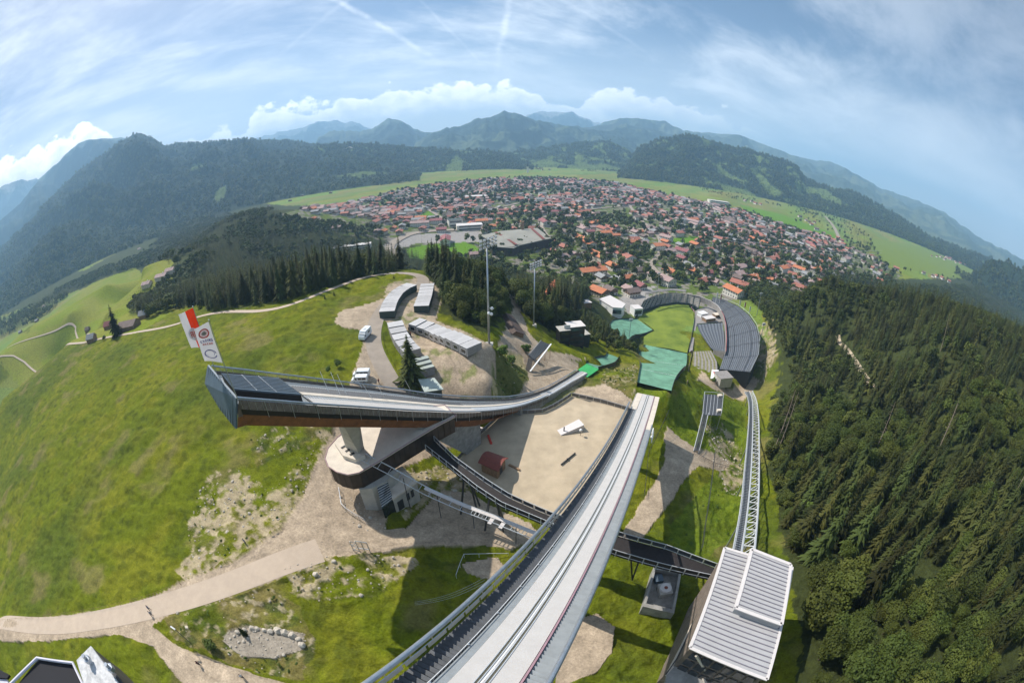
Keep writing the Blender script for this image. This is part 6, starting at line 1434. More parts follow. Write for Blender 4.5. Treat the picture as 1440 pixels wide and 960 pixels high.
def instancer(name, pts, scl, protos, label, flatten=1.):
    me = bpy.data.meshes.new(name); me.from_pydata([tuple(p) for p in pts], [], []); a = me.attributes.new('scl', 'FLOAT', 'POINT'); a.data.foreach_set('value', np.array(scl, np.float32))
    o = bpy.data.objects.new(name, me); COL.objects.link(o); tag(o, label, kind='stuff')
    pc_ = bpy.data.collections.new(name+'_kinds')
    for m_ in protos: pc_.objects.link(bpy.data.objects.new(name+'_kind', m_))
    g = bpy.data.node_groups.new(name, 'GeometryNodeTree'); g.interface.new_socket('Geometry', in_out='INPUT', socket_type='NodeSocketGeometry'); g.interface.new_socket('Geometry', in_out='OUTPUT', socket_type='NodeSocketGeometry')
    N = g.nodes; L = g.links; gi = N.new('NodeGroupInput'); go_ = N.new('NodeGroupOutput'); ip = N.new('GeometryNodeInstanceOnPoints'); ci = N.new('GeometryNodeCollectionInfo'); ci.inputs['Collection'].default_value = pc_; ci.inputs['Separate Children'].default_value = True; ci.inputs['Reset Children'].default_value = True
    m2p = N.new('GeometryNodeMeshToPoints'); L.new(gi.outputs[0], m2p.inputs['Mesh']); L.new(m2p.outputs[0], ip.inputs['Points']); L.new(ci.outputs[0], ip.inputs['Instance']); ip.inputs['Pick Instance'].default_value = True
    ri = N.new('FunctionNodeRandomValue'); ri.data_type = 'INT'; ri.inputs['Min'].default_value = 0 if False else 0
    for s_ in ri.inputs:
        if s_.type == 'INT' and s_.name == 'Max': s_.default_value = len(protos)-1
        if s_.type == 'INT' and s_.name == 'Min': s_.default_value = 0
    L.new([s_ for s_ in ri.outputs if s_.type == 'INT'][0], ip.inputs['Instance Index'])
    rr = N.new('FunctionNodeRandomValue'); rr.data_type = 'FLOAT'; rr.inputs['Seed'].default_value = 3
    for s_ in rr.inputs:
        if s_.type == 'VALUE' and s_.name == 'Max': s_.default_value = 6.283
    cb = N.new('ShaderNodeCombineXYZ'); L.new([s_ for s_ in rr.outputs if s_.type == 'VALUE'][0], cb.inputs[2]); L.new(cb.outputs[0], ip.inputs['Rotation'])
    na = N.new('GeometryNodeInputNamedAttribute'); na.data_type = 'FLOAT'; na.inputs['Name'].default_value = 'scl'; L.new([s_ for s_ in na.outputs if s_.type == 'VALUE'][0], ip.inputs['Scale']); L.new(ip.outputs[0], go_.inputs[0])
    md = o.modifiers.new('scatter', 'NODES'); md.node_group = g; return o
def flush(name, sel, protos, label):
    if sel: instancer(name, [(x, y, z-.2) for x, y, z, h, k, rg in sel], [h for x, y, z, h, k, rg in sel], protos, label)
rest = [t for i, t in enumerate(TREES) if i not in solo]
dist = lambda t: math.hypot(t[0], t[1])
flush('spruce_forest', [t for t in rest if t[4] == 's' and dist(t) < 420], SPM, 'mass of further dark spruces filling the woods')
flush('spruce_forest', [t for t in rest if t[4] == 's' and dist(t) >= 420], SPF, 'far conifers merging into dark woods')
flush('leafy_woodland', [t for t in rest if t[4] == 'b' and dist(t) < 420], BLM, 'mass of further leafy trees filling the woods')
flush('leafy_woodland', [t for t in rest if t[4] == 'b' and dist(t) >= 420], BLF, 'far leafy trees between houses and fields')
# woods on the near hills, standing on the hill surfaces
def hillwood(Hm, n, hs, seed, dark=.10):
    X, Y, Z, TT, C = Hm; r = np.random.default_rng(seed); nr, na = X.shape; ok = (TT < 1.0) & (C[..., 1] < dark) & (TT > .01); idx = np.flatnonzero(ok.ravel())
    PX, PY = proj(X, Y, Z); 
    # more points where the slope shows larger: weight by on-screen spacing of rings
    w = np.zeros(X.shape); w[:-1] = np.clip(np.abs(np.diff(PY, axis=0)), .02, 3); ww = w.ravel()[idx]; ww = ww/ww.sum()
    s = r.choice(idx, size=n, p=ww); fx = r.random(n)-.5; fy = r.random(n)-.5
    i, j = s//na, s % na; j2 = np.clip(j+1, 0, na-1); i2 = np.clip(i+1, 0, nr-1)
    x = X[i, j]+(X[i, j2]-X[i, j])*fx+(X[i2, j]-X[i, j])*fy; y = Y[i, j]+(Y[i, j2]-Y[i, j])*fx+(Y[i2, j]-Y[i, j])*fy; z = Z[i, j]-5
    return list(zip(x, y, z)), r.uniform(hs[0], hs[1], n)
for Hm, n, sd_, hs in ((H1, 26000, 1, (20,34)), (H0, 8000, 2, (18,30)), (H2, 8000, 3, (18,32)), (H3, 4000, 4, (16,28)), (H4, 22000, 5, (18,32)), (H5, 2500, 6, (16,26))):
    P_, s_ = hillwood(Hm, n, hs, sd_); instancer('hill_forest', P_, s_, SPF+BLF[:1], 'dark conifer forest covering the slopes of the hill')
# dead trunks and boulders
for (x0, y0, x1, y1) in ((1318,638,1352,588),(1322,630,1345,592),(1232,634,1252,598),(1418,712,1448,672),(1325,487,1338,462),(1095,618,1108,602),(1099,622,1113,604)):
    p = onT(x0, y0, 3)+Vector((0,0,-3)); r_ = empty('dead_tree', p); tag(r_, 'bleached bare tree trunk in the forest, '+where(p), 'dead tree', 'dead trees in the forest')
    b = MB(); t = p+Vector((random.uniform(-1.2,1.2), 1.5, 25)); b.tube([p, p.lerp(t, .5)+Vector((.2,.1,0)), t], .26, 7, r2=.06); o = b.build('trunk', M['deadwood'], r_)
    b = MB()
    for k in range(14): q_ = p.lerp(t, .35+.045*k); a = random.uniform(0, 6.28); b.tube([q_, q_+Vector((math.cos(a)*1.6, math.sin(a)*1.6, -.3))], .05, 4, r2=.015)
    b.build('bare_branches', M['deadwood'], r_)
r4 = random.Random(4)
for k, (x, y) in enumerate([(335,889),(345,886),(355,884),(362,884),(372,886),(381,888),(392,887),(402,890),(412,894),(420,899),(425,907),(444,808),(470,790),(262,870),(270,878),(265,885)]):
    p = onT(x, y); s_ = r4.uniform(.5,.95); b = MB(); b.sphere(p+Vector((0,0,s_*.3)), s_, 9, 6, (1, .8, .7))
    b.v = [tuple(Vector(v)+Vector(mnoise.noise_vector(Vector(v)*1.7))*s_*.28) for v in b.v]; o = b.build('boulder', M['rock']); tag(o, 'pale limestone boulder lying on the gravel edge, '+where(p), 'boulder', 'boulders along the gravel heaps')
pts = []; scl = []
for pn, sp_ in (('scree', 1.6), ('rockpatch', 1.1), ('dryg', 3.2), ('tan', 4.)):
    for i, P in enumerate(POLY[pn]):
        X, Y = scatter(None, sp_, pts=P, seed=90+i); Z = tz(X, Y)
        pts += list(zip(X, Y, Z+.05)); scl += list(np.random.default_rng(i).gamma(1.6, .09, len(X))+.05)
b = MB(); b.sphere((0,0,0), 1., 6, 4, (1,.8,.6)); b.v = [tuple(Vector(v)*(.8+.4*r4.random())) for v in b.v]
instancer('stones', pts, scl, [b.mesh('stone', M['rock'])], 'scattered pale stones on the scree and gravel edges')
pts = []; scl = []
for pn, sp_, s0 in (('dryg', 2.2, .55), ('scree', 4.2, .5), ('bright', 3.4, .5), ('tan', 4.5, .5), ('dark', 1.8, .7)):
    for i, P in enumerate(POLY[pn]):
        X, Y = scatter(None, sp_, pts=P, seed=190+i, jitter=.5); m = (fbm(X/8, Y/8, 3, 5) > .47) & keepout(X, Y, roadpolys+POLY['gravel']+POLY['rockpatch']); X, Y = X[m], Y[m]
        if len(X): Z = tz(X, Y); pts += list(zip(X, Y, Z-.25)); scl += list(s0*np.random.default_rng(i).uniform(.5, 2.0, len(X)))
instancer('tufts', pts, scl, SHR, 'low tufts and weeds on the rough ground')
# ================================================================ houses
roofs = {'rust red': (.36,.14,.10), 'orange': (.50,.18,.085), 'brown': (.17,.125,.11), 'dusty pink': (.36,.25,.23), 'grey': (.27,.27,.27), 'wine red': (.27,.10,.10)}
RM = {k: mat('roof_'+k.replace(' ', '_'), v, .85, var=.18, scale=.3) for k, v in roofs.items()}
WMt = [mat('house_plaster', (.68,.64,.57), .85, var=.1, scale=.4), mat('house_plaster_warm', (.58,.50,.40), .85, var=.1, scale=.4), mat('house_timber_upper', (.24,.16,.11), .85, var=.2, scale=.6)]
MG = M['glass']
def house_geo(w, d, h, rh, ov=1.0, wood_upper=True):
    hw, hd = w/2, d/2; mw = MB()
    hz_ = h*.55 if wood_upper else h
    mw.add([(-hw,-hd,-1),(hw,-hd,-1),(hw,hd,-1),(-hw,hd,-1),(-hw,-hd,hz_),(hw,-hd,hz_),(hw,hd,hz_),(-hw,hd,hz_)], [(0,1,5,4),(1,2,6,5),(2,3,7,6),(3,0,4,7)])
    mw.mi = 1 if wood_upper else 0
    o = .02; mw.add([(-hw-o,-hd-o,hz_),(hw+o,-hd-o,hz_),(hw+o,hd+o,hz_),(-hw-o,hd+o,hz_),(-hw-o,-hd-o,h),(hw+o,-hd-o,h),(hw+o,hd+o,h),(-hw-o,hd+o,h),(0,-hd-o,h+rh),(0,hd+o,h+rh)], [(0,1,5,8,4),(1,2,6,5),(2,3,7,9,6),(3,0,4,7)])
    mw.mi = 2
    for z0, z1 in ((h*.14, h*.38), (h*.62, h*.86)):
        for k in range(max(2, int(w/3))):
            x = -hw+(k+.5)*w/max(2, int(w/3)); 
            for s in (-1, 1): mw.add([(x-.5, s*(hd+.05), z0),(x+.5, s*(hd+.05), z0),(x+.5, s*(hd+.05), z1),(x-.5, s*(hd+.05), z1)], [(0,1,2,3) if s < 0 else (3,2,1,0)])
        for k in range(max(2, int(d/3.2))):
            y = -hd+(k+.5)*d/max(2, int(d/3.2))
            for s in (-1, 1): mw.add([(s*(hw+.05), y-.5, z0),(s*(hw+.05), y+.5, z0),(s*(hw+.05), y+.5, z1),(s*(hw+.05), y-.5, z1)], [(0,1,2,3) if s > 0 else (3,2,1,0)])
    rb = MB(); e = hw+ov; ed = hd+ov; sl_ = rh/hw; ze = h-ov*sl_; t = .3
    rb.add([(-e,-ed,ze),(0,-ed,h+rh),(e,-ed,ze),(-e,ed,ze),(0,ed,h+rh),(e,ed,ze),(-e,-ed,ze+t),(0,-ed,h+rh+t),(e,-ed,ze+t),(-e,ed,ze+t),(0,ed,h+rh+t),(e,ed,ze+t)],
           [(6,7,10,9),(7,8,11,10),(0,3,4,1),(1,4,5,2),(0,1,7,6),(1,2,8,7),(3,9,10,4),(4,10,11,5),(0,6,9,3),(2,5,11,8)])
    ch = MB(); ch.box(hw*.25, hw*.25+.9, -hd*.3, -hd*.3+.9, h+rh*.4, h+rh+1.2)
    return mw, rb, ch
HS = [(11,14,6.2,2.3,True),(12,17,6.5,2.6,True),(14,22,8,2.8,False),(10,12,5.5,2.4,True),(15,34,8.5,2.8,False)]
HM = []
for (w, d, h, rh, wu) in HS:
    mw, rb, ch = house_geo(w, d, h, rh, 1.1, wu); HM.append(([mw.mesh('house_wall', [WMt[k], WMt[2], MG]) for k in (0, 1)], {k: rb.mesh('house_roof', RM[k]) for k in RM}, ch.mesh('chimney', WMt[0])))
HOUSES = []   # x, y, rot, type, colour
r5 = random.Random(9); 
expl = [(782,347,1,'rust red'),(795,352,1,'rust red'),(779,358,3,'rust red'),(758,347,0,'brown'),(790,365,0,'dusty pink'),(806,362,0,'dusty pink'),(800,333,4,'brown'),(818,341,4,'orange'),(825,347,4,'orange'),(853,350,1,'rust red'),(862,355,2,'rust red'),(842,366,4,'orange'),(870,353,0,'rust red'),(878,366,4,'rust red'),(862,379,1,'orange'),(880,374,0,'brown'),(832,388,4,'orange'),(898,385,1,'brown'),(846,394,3,'grey'),(868,398,3,'grey'),(882,395,3,'orange'),(900,406,3,'wine red'),(884,412,3,'dusty pink'),(858,413,3,'brown'),(930,398,4,'dusty pink'),(888,416,0,'brown'),
    (935,333,0,'rust red'),(958,349,1,'grey'),(977,347,1,'orange'),(968,355,0,'brown'),(1000,360,2,'grey'),(1020,330,0,'dusty pink'),(970,378,1,'grey'),(990,378,0,'brown'),(1014,378,1,'rust red'),(996,388,0,'wine red'),(1008,345,0,'rust red'),(1030,348,1,'orange'),(1057,338,1,'orange'),(1075,345,1,'orange'),(1085,380,1,'orange'),(1100,382,2,'orange'),(1071,390,0,'wine red'),(1110,395,0,'grey'),(1135,392,2,'grey'),(1031,416,2,'orange'),(1120,415,0,'brown'),(1170,380,0,'rust red'),(1160,398,3,'rust red'),(1195,388,0,'grey')]
for (x, y, t, c_) in expl: p = onT(x, y); HOUSES.append((p.x, p.y, r5.choice([.4,.4+math.pi/2,.5,.35]), t, c_, p.z))
X, Y = scatter(None, 26.5, pts=townP, seed=51, jitter=.38); woodpoly = [PXP([(905,395),(940,380),(960,395),(985,412),(1000,412),(985,398),(960,375),(920,355),(885,345),(860,335),(830,335),(800,325),(780,322),(770,330),(800,345),(850,350),(880,365)])]
m = keepout(X, Y, parks+woodpoly); X, Y = X[m], Y[m]; nn = fbm(X/120, Y/120, 3, 99)
hallc = onT(725,340)
ex = [(h[0], h[1]) for h in HOUSES]
for x, y, q in zip(X, Y, nn):
    D = math.hypot(x, y)
    if q > .57 and r5.random() < .85: continue
    pxx = float(proj(x, y, -150)[0])
    if pxx > 1120 and r5.random() < (pxx-1120)/160: continue
    if any(abs(x-a)+abs(y-c_) < 26 for a, c_ in ex): continue
    if math.hypot(x-hallc.x, y-hallc.y) < 75: continue
    col_ = r5.choices(list(roofs), weights=[30,13 if D < 900 else 3,24,30,14,7])[0]
    HOUSES.append((x, y, .35+.25*math.sin(x/260)+.2*math.cos(y/310)+r5.choice([0, math.pi/2])+r5.gauss(0,.08), r5.choices([0,1,2,3,4], weights=[30,24,14,26,4])[0], col_, tz1(x, y)))
print('HOUSES', len(HOUSES))
for (a0_, a1_, n_, P_) in ((0,0,70,[(1040,283),(1110,300),(1180,345),(1200,370),(1195,345),(1150,315),(1060,283)]),(0,0,34,[(720,238),(800,224),(880,226),(960,248),(940,258),(860,240),(760,240)]),(0,0,22,[(1225,375),(1290,390),(1340,400),(1330,392),(1270,380)]),(0,0,24,[(1300,360),(1410,388),(1440,398),(1420,386),(1330,362)])):
    X, Y = scatter(None, 42, pts=PXP(P_), seed=61); k = 0
    for x, y in zip(X, Y):
        if r5.random() < .5 and k < n_: HOUSES.append((x, y, r5.random()*3, r5.choice([0,1,3]), r5.choice(['brown','dusty pink','rust red']), -150.)); k += 1
HOUSES.sort(key=lambda h: h[0]**2+h[1]**2)
vis = []; hid = []
for h in HOUSES:
    px, py = proj(h[0], h[1], h[5]); (vis if 0 < px < 1440 else hid).append(h)
proto = {}
for h in vis[:298]:
    x, y, rz_, t, c_, z = h; p = Vector((x, y, z)); r_ = empty('house', p, rz_); sz = HS[t]; nm = 'long building' if t == 4 else 'apartment house' if t == 2 else 'chalet'
    tag(r_, f'{c_} roofed {nm} in the town, '+where(p, 5), 'house', 'houses of the town'); wm, rm, cm = HM[t]
    o = bpy.data.objects.new('wall', wm[(int(x) % 3) == 0]); COL.objects.link(o); o.parent = r_
    o = bpy.data.objects.new('roof', rm[c_]); COL.objects.link(o); o.parent = r_; o2 = bpy.data.objects.new('chimney', cm); COL.objects.link(o2); o2.parent = o
# the rest of the town as one mass
b = MB(); mats_ = [WMt[0], WMt[2], MG]+[RM[k] for k in RM]; ci_ = {k: 3+i for i, k in enumerate(RM)}; cache = {}
for h in vis[298:]:
    x, y, rz_, t, c_, z = h
    if t not in cache: mw, rb, ch = house_geo(HS[t][0], HS[t][1], HS[t][2], HS[t][3], 1.0, HS[t][4]); cache[t] = (mw, rb)
    mw, rb = cache[t]; ca, sa = math.cos(rz_), math.sin(rz_); far_ = math.hypot(x, y) > 1300
    for g_, kk in ((mw, None), (rb, ci_[c_])):
        base = len(b.v); b.v += [(x+vx*ca-vy*sa, y+vx*sa+vy*ca, z+vz) for vx, vy, vz in g_.v]
        for f_, mi in zip(g_.f, g_.m):
            if far_ and kk is None and mi == 2: continue
            b.f.append(tuple(base+i for i in f_)); b.m.append(mi if kk is None else kk)
o = b.build('town', mats_); tag(o, 'mass of further red and brown roofed houses of the town', kind='stuff')
# ---- large named buildings
HL = empty('sports_hall', onT(728,342)); tag(HL, 'huge low sports hall with grey green folded roof behind the firs', 'sports hall')
q = [(676.7,331,-137),(703.7,324.8,-137),(755.8,320.6,-136),(774.6,335,-137),(731,344.6,-139),(722.5,348.7,-139),(691,346.7,-138.5),(683,335,-138)]
qv = [at(*a) for a in q]; qc = sum(qv, Vector())/len(qv); M['hallroof'] = mat('grey_green_hall_roof', (.27,.26,.22), .8, var=.12, scale=.04)
b = MB(); b.add(qv+[qc+Vector((0,0,2.5))]+[v-Vector((0,0,1)) for v in qv], [(i, (i+1) % 8, 8) for i in range(8)]+[(9+i, 9+(i+1) % 8, (i+1) % 8, i) for i in range(8)]); b.build('roof', M['hallroof'], HL)
b = MB(); b.slab([Vector((v.x, v.y, -138.6)) for v in [qc.lerp(p, .95) for p in qv]], z0=-152); b.build('wall', M['brownband'], HL)
b = MB(); b.bar(at(697,327,-136.8)+Vector((0,0,1)), at(726,345,-138)+Vector((0,0,1.3)), 4, .5); b.bar(at(748,322,-135.5)+Vector((0,0,.8)), at(765,337,-136)+Vector((0,0,.8)), 4, .5); b.build('roof_band', M['redroof'], HL); b = MB(); p = at(735,320,-133); b.box(p.x-2, p.x+2, p.y-2, p.y+2, -140, -123); b.build('chimney', M['wood'], HL)
for (x, y, w_, d_, h_, az_, rm_, lb) in [(640,318,26,20,13,.3,'contdark','dark square block building at the town entrance'),(660,322,46,22,9,.2,'roofedge','white low station building with pale roof'),(672,280,70,30,10,.15,'roofedge','large white hotel near the park trees'),(650,309,60,16,9,.1,'redroof','long low building with dull red roof at the station'),(495,350,60,14,6,.2,'roofedge','long flat industrial shed with pale roof beside the fir wood'),(1185,300,60,20,8,.4,'redroof','row of red roofed houses along the country road'),(1010,287,80,26,12,-.1,'roofedge','long white block in the right half of the town'),(600,262,50,22,9,.1,'redroof','large red roofed block at the left edge of the town')]:
    p = onT(x, y); r_ = empty('large_building', p); tag(r_, lb, 'building'); block(r_, Vector((p.x, p.y, p.z-1)), w_, d_, h_+1, az_, WMt[0], M[rm_], win=2)
# farm buildings on the left
for (x, y, l_, w_, z_, c_, lb) in [(182,462,18,12,0,'brown','large barn with grey brown roof beside the farm lane'),(124,466,8,6,0,'brown','small brown shed above the lane'),(130,480,9,6,0,'grey','small shed with pale roof below the lane'),(153,462,7,6,0,'wine red','red walled small barn left of the lone fir'),(203,447,8,6,0,'grey','pale roofed hut right of the barn'),
    (207,402,14,11,0,'dusty pink','pink roofed farmhouse among trees, left one'),(228,391,18,13,0,'dusty pink','pink roofed farmhouse among trees, middle one'),(240,383,14,11,0,'dusty pink','pink roofed farmhouse among trees, upper one'),(196,351,13,10,0,'dusty pink','house with pale wall at the edge of the knoll wood'),(52,452,13,9,0,'grey','grey roofed farmhouse at the bottom of the meadow'),(29,468,13,8,0,'grey','low grey farmhouse furthest left'),(62,432,12,9,0,'dusty pink','pale farmhouse at the wood edge on the left'),(62,297,10,8,0,'grey','tiny far hut')][:12]:
    p = onT(x, y); a = random.choice([.5, .3]); ca, sa = math.cos(a), math.sin(a); c4 = [p+Vector((ca*i*l_/2-sa*j*w_/2, sa*i*l_/2+ca*j*w_/2, 0)) for i, j in ((-1,-1),(1,-1),(1,1),(-1,1))]
    gable('farm_building', c4, p.z-1.5, p.z+3.6, p.z+6.2, lb, WMt[1] if c_ == 'dusty pink' else WMt[2], RM[c_], 'farm building', axis=1, chim=c_ == 'dusty pink')
# hay huts on the valley meadow
for i, (x, y) in enumerate([(372,285),(385,283),(398,278),(378,291),(408,283),(425,276),(440,272),(452,270),(465,272)]):
    p = onT(x, y); c4 = [p+Vector((i_*7, j_*5, 0)) for i_, j_ in ((-1,-1),(1,-1),(1,1),(-1,1))]; gable('hay_hut', c4, p.z-1, p.z+4, p.z+7, 'small dark hay hut on the valley meadow, '+where(p), WMt[2], RM['brown'], 'hut', group='hay huts on the valley meadow')
# bell tower of the town
p = onT(742,243); r_ = empty('church', p); tag(r_, 'white church tower with pointed spire at the far edge of the town', 'church'); b = MB(); b.box(p.x-5, p.x+5, p.y-5, p.y+5, p.z, p.z+34); b.build('tower', WMt[0], r_); b = MB(); t = (p.x, p.y, p.z+62); b.add([(p.x-5.5,p.y-5.5,p.z+34),(p.x+5.5,p.y-5.5,p.z+34),(p.x+5.5,p.y+5.5,p.z+34),(p.x-5.5,p.y+5.5,p.z+34),t], [(0,1,4),(1,2,4),(2,3,4),(3,0,4)]); b.build('spire', M['steel_dark'], r_)
# paraglider
p = atd(490.5,210,900); PG = empty('paraglider', p); tag(PG, 'tiny paraglider with white canopy in the air before the left mountains', 'paraglider')
b = MB(); n = 14; T_ = [p+Vector((8*math.sin(t), 0, 8*math.cos(t)*.55)) for t in np.linspace(-1.1, 1.1, n)]; b.strip(T_, [q+Vector((0,3.2,.3)) for q in T_], .35); b.build('canopy', M['white'], PG)
b = MB(); b.sphere(p-Vector((0,-1.5,6)), .8, 8, 6, (.8,.8,1.2)); b.build('pilot', M['black'], PG); b = MB()
for q in T_[::4]: b.tube([q, p-Vector((0,-1.5,5.5))], .05, 4)
b.build('lines', M['steel_dark'], PG)
# power lines on the right
for k, dy in enumerate((0, 4)):
    a, c_ = atd(1000,330+dy,620), atd(1240,352+dy,900); Q = [a.lerp(c_, t)-Vector((0,0,14*math.sin(math.pi*t))) for t in np.linspace(0, 1, 24)]; b = MB(); b.tube(Q, .22, 4); tag(b.build('power_line', M['steel_light']), ['upper','lower'][k]+' overhead power cable crossing the right side of the town', 'power line')
# ---------------------------------------------------------------- sky, sun, air, camera
SUN_AZ, SUN_EL = math.radians(-54), math.radians(46)
sd = Vector((math.sin(SUN_AZ)*math.cos(SUN_EL), math.cos(SUN_AZ)*math.cos(SUN_EL), math.sin(SUN_EL)))
sl = bpy.data.lights.new('sun', 'SUN'); sl.energy = 5.0; sl.angle = math.radians(.53); sl.color = (1, .94, .85)
so = bpy.data.objects.new('sun', sl); COL.objects.link(so); so.rotation_euler = sd.to_track_quat('Z', 'Y').to_euler()
W = bpy.data.worlds.new('World'); SC.world = W; W.use_nodes = True; nt = W.node_tree; N = nt.nodes; L = nt.links
bg = N['Background']; bg.inputs['Strength'].default_value = .088
sky = N.new('ShaderNodeTexSky'); sky.sky_type = 'NISHITA'; sky.sun_disc = False; sky.sun_elevation = SUN_EL; sky.sun_rotation = SUN_AZ; sky.altitude = 900
sky.air_density = 1.0; sky.dust_density = 1.2; sky.ozone_density = 1.5
tc = N.new('ShaderNodeTexCoord'); sp = N.new('ShaderNodeSeparateXYZ'); L.new(tc.outputs['Generated'], sp.inputs[0])
def mth(op, a, b=None, c_=None):
    n = N.new('ShaderNodeMath'); n.operation = op
    for i, v in enumerate((a, b, c_)):
        if v is None: continue
        if hasattr(v, 'links'): L.new(v, n.inputs[i])
        else: n.inputs[i].default_value = v
    return n.outputs[0]
def mrange(v, a, b, c_=0, d=1, t='SMOOTHSTEP'):
    n = N.new('ShaderNodeMapRange'); n.interpolation_type = t; L.new(v, n.inputs['Value'])
    for k, x in (('From Min', a), ('From Max', b), ('To Min', c_), ('To Max', d)):
        if hasattr(x, 'links'): L.new(x, n.inputs[k])
        else: n.inputs[k].default_value = x
    return n.outputs[0]
zz = mth('MAXIMUM', sp.outputs[2], .015)
azm = mth('ARCTAN2', sp.outputs[0], sp.outputs[1]); ele = mth('ARCSINE', sp.outputs[2])
def noise(vec, sc, det=6, ro=.55, dist=0):
    n = N.new('ShaderNodeTexNoise'); n.inputs['Scale'].default_value = sc; n.inputs['Detail'].default_value = det; n.inputs['Roughness'].default_value = ro; n.inputs['Distortion'].default_value = dist; L.new(vec, n.inputs['Vector']); return n.outputs['Fac']
def comb(a, b, c_=0.):
    n = N.new('ShaderNodeCombineXYZ')
    for i, v in enumerate((a, b, c_)):
        if hasattr(v, 'links'): L.new(v, n.inputs[i])
        else: n.inputs[i].default_value = v
    return n.outputs[0]
# high thin cloud sheet, on a plane above
u = mth('DIVIDE', sp.outputs[0], mth('ADD', zz, .12)); v = mth('DIVIDE', sp.outputs[1], mth('ADD', zz, .12))
ur = mth('ADD', mth('MULTIPLY', u, .80), mth('MULTIPLY', v, .6)); vr = mth('SUBTRACT', mth('MULTIPLY', v, .80), mth('MULTIPLY', u, .6))
c1 = noise(comb(mth('MULTIPLY', ur, .55), mth('MULTIPLY', vr, 1.0)), 1.7, 10, .66, .35)
c2 = noise(comb(mth('MULTIPLY', ur, .9), vr, 3.), .8, 6, .55, .15)
cir = mrange(mth('ADD', mth('MULTIPLY', c1, .6), mth('MULTIPLY', c2, .55)), .48, .74, 0, .80)
clr = mrange(azm, .3, 1.1, 1., .36)                 # clearer blue to the upper right
cir = mth('MULTIPLY', cir, clr)
band = mrange(ele, .34, .03, 0, .85); band = mth('MULTIPLY', band, mrange(noise(comb(mth('MULTIPLY', azm, 1.2), mth('MULTIPLY', ele, 5.)), 1.8, 5, .5), .25, .7, .5, 1))
# contrails: thin great streaks on the same plane
def trail(a0, e0, a1, e1, w, s):
    """streak between two sky directions"""
    p = Vector((math.sin(a0)*math.cos(e0), math.cos(a0)*math.cos(e0), math.sin(e0))); q = Vector((math.sin(a1)*math.cos(e1), math.cos(a1)*math.cos(e1), math.sin(e1)))
    n = p.cross(q).normalized(); m_ = (p+q).normalized(); c_ = math.cos(p.angle(q)/2)
    def dot(vv):
        d = N.new('ShaderNodeVectorMath'); d.operation = 'DOT_PRODUCT'; L.new(tc.outputs['Generated'], d.inputs[0]); d.inputs[1].default_value = vv; return d.outputs['Value']
    wob = mth('MULTIPLY', mth('SUBTRACT', noise(tc.outputs['Generated'], 9, 4), .5), w*2.2)
    ln = mrange(mth('ABSOLUTE', mth('ADD', dot(n), wob)), w, 0, 0, s); en = mrange(dot(m_), c_-.01, c_+.01)
    return mth('MULTIPLY', mth('MULTIPLY', ln, en), mrange(noise(tc.outputs['Generated'], 26, 4), .3, .65, .3, 1))
def dirpx(px, py): r = ray(px, py); return math.atan2(r[0], r[1]), math.asin(r[2])
tr = None
for (x0, y0, x1, y1, w, s) in ((440,-15,600,75,.010,.5),(722,-20,700,85,.012,.4),(600,10,680,95,.006,.22),(790,0,900,70,.008,.18),(395,75,520,-20,.010,.2)):
    a0, e0 = dirpx(x0, y0); a1, e1 = dirpx(x1, y1); t = trail(a0, e0, a1, e1, w, s); tr = t if tr is None else mth('ADD', tr, t)
cir = mth('MINIMUM', mth('ADD', mth('ADD', cir, tr), mth('MULTIPLY', band, mth('SUBTRACT', 1., cir))), .92)
# cumulus bank low over the mountains: height of its top varies with azimuth
def ptop(px, py): a, e = dirpx(px, py); return a, e
tops = [ptop(*q) for q in [(-40,240),(0,212),(60,195),(100,172),(130,170),(160,188),(185,205),(240,202),(270,185),(330,178),(360,152),(410,140),(470,132),(540,130),(600,118),(640,110),(700,112),(760,122),(800,138),(850,126),(920,126),(960,142),(1020,155),(1090,185),(1150,215)]]
tops.sort(); fc = N.new('ShaderNodeFloatCurve'); a0, a1 = tops[0][0], tops[-1][0]
cv = fc.mapping.curves[0]
pts = [((a-a0)/(a1-a0), min(max(e/.35, 0), 1)) for a, e in tops]
cv.points[0].location = pts[0]; cv.points[1].location = pts[-1]
for p in pts[1:-1]: cv.points.new(*p)
for p in cv.points: p.handle_type = 'AUTO'
fc.mapping.update()
an = mrange(azm, a0, a1, 0, 1, 'LINEAR'); L.new(an, fc.inputs['Value']); topE = mth('MULTIPLY', fc.outputs[0], .35)
vec = comb(mth('MULTIPLY', azm, 1.), mth('MULTIPLY', ele, 1.35), 0.)
b1 = noise(vec, 9, 7, .55, .2); b2 = noise(vec, 34, 6, .6)
vo = N.new('ShaderNodeTexVoronoi'); vo.feature = 'SMOOTH_F1'; vo.inputs['Scale'].default_value = 26; vo.inputs['Smoothness'].default_value = .6; L.new(vec, vo.inputs['Vector'])
puff = mth('ADD', mth('MULTIPLY', b1, .12), mth('ADD', mth('MULTIPLY', b2, .055), mth('MULTIPLY', vo.outputs['Distance'], -.05)))
edge = mth('SUBTRACT', mth('ADD', topE, mth('SUBTRACT', puff, .073)), ele)
inaz = mth('MULTIPLY', mrange(azm, a0, a0+.05), mrange(azm, a1, a1-.35))
cum = mth('MULTIPLY', mrange(edge, -.002, .012), inaz)
rgt = mrange(azm, .12, .34, 1., .55); cum = mth('MULTIPLY', cum, rgt)
thin = mrange(mth('ADD', noise(vec, 12, 5, .6), mth('MULTIPLY', edge, -2.2)), .30, .52, .75, 1); cum = mth('MULTIPLY', cum, thin)
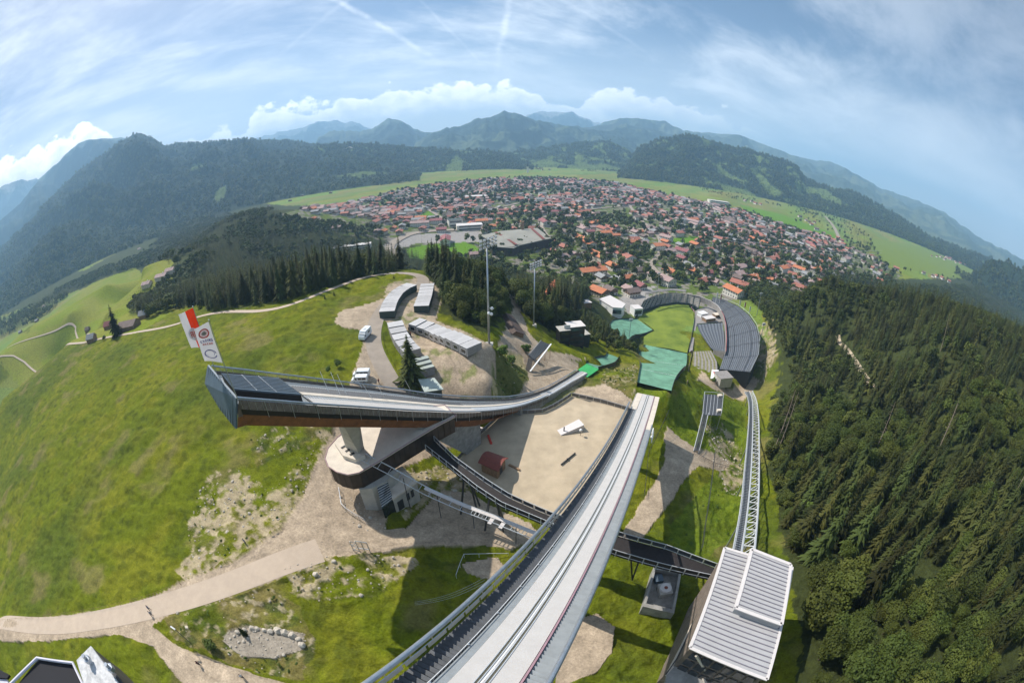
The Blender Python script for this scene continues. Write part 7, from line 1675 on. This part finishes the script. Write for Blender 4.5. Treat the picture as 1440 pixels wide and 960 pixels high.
# cloud shading: thick lower parts greyer
dens = mrange(mth('ADD', edge, mth('MULTIPLY', mth('SUBTRACT', noise(vec, 22, 6, .6), .5), .10)), -.01, .09)
def mixc(f, a, b):
    n = N.new('ShaderNodeMix'); n.data_type = 'RGBA'
    if hasattr(f, 'links'): L.new(f, n.inputs['Factor'])
    else: n.inputs['Factor'].default_value = f
    for k, x in (('A', a), ('B', b)):
        if hasattr(x, 'links'): L.new(x, n.inputs[k])
        else: n.inputs[k].default_value = (*x, 1)
    return n.outputs['Result']
ccum = mixc(dens, (20,19.3,18.4), (12.2,12.4,12.8))
out = mixc(cir, sky.outputs[0], (11.0,11.5,12.2)); out = mixc(cum, out, ccum)
L.new(out, bg.inputs['Color'])
# air
hz = MB(); hz.box(-15500, 15500, -2500, 15500, -260, 1350); hb = hz.mesh('haze', [])
vm = bpy.data.materials.new('valley_haze'); vm.use_nodes = True; vn = vm.node_tree; vn.nodes.remove(vn.nodes['Principled BSDF'])
pv = vn.nodes.new('ShaderNodeVolumePrincipled'); pv.inputs['Color'].default_value = (.42,.70,1,1); pv.inputs['Density'].default_value = HAZE; pv.inputs['Anisotropy'].default_value = .1
vn.links.new(pv.outputs[0], vn.nodes['Material Output'].inputs['Volume']); hb.materials.append(vm)
ho = bpy.data.objects.new('haze', hb); COL.objects.link(ho); tag(ho, 'thin blue summer haze filling the valley air', kind='stuff')
cam = bpy.data.cameras.new('camera'); co = bpy.data.objects.new('camera', cam); COL.objects.link(co); SC.camera = co
co.rotation_euler = (math.pi/2-PITCH, 0, 0); cam.type = 'PANO'; cam.panorama_type = 'FISHEYE_EQUISOLID'; cam.fisheye_lens = 15; cam.fisheye_fov = math.radians(200)
cam.sensor_width = 36; cam.sensor_height = 24; cam.sensor_fit = 'AUTO'; cam.clip_start = .05; cam.clip_end = 60000
SC.render.engine = 'CYCLES'; SC.cycles.use_denoising = True; SC.cycles.max_bounces = 6; SC.cycles.volume_bounces = 1; SC.cycles.diffuse_bounces = 2; SC.cycles.glossy_bounces = 2; SC.cycles.transmission_bounces = 2; SC.cycles.transparent_max_bounces = 4
SC.cycles.use_adaptive_sampling = True; SC.cycles.adaptive_threshold = .015
try: SC.cycles.denoiser = 'OPENIMAGEDENOISE'
except Exception: pass
vs = SC.view_settings; vs.view_transform = 'Standard'; vs.look = 'None'; vs.exposure = EXPO; vs.gamma = 1; vs.use_curve_mapping = False
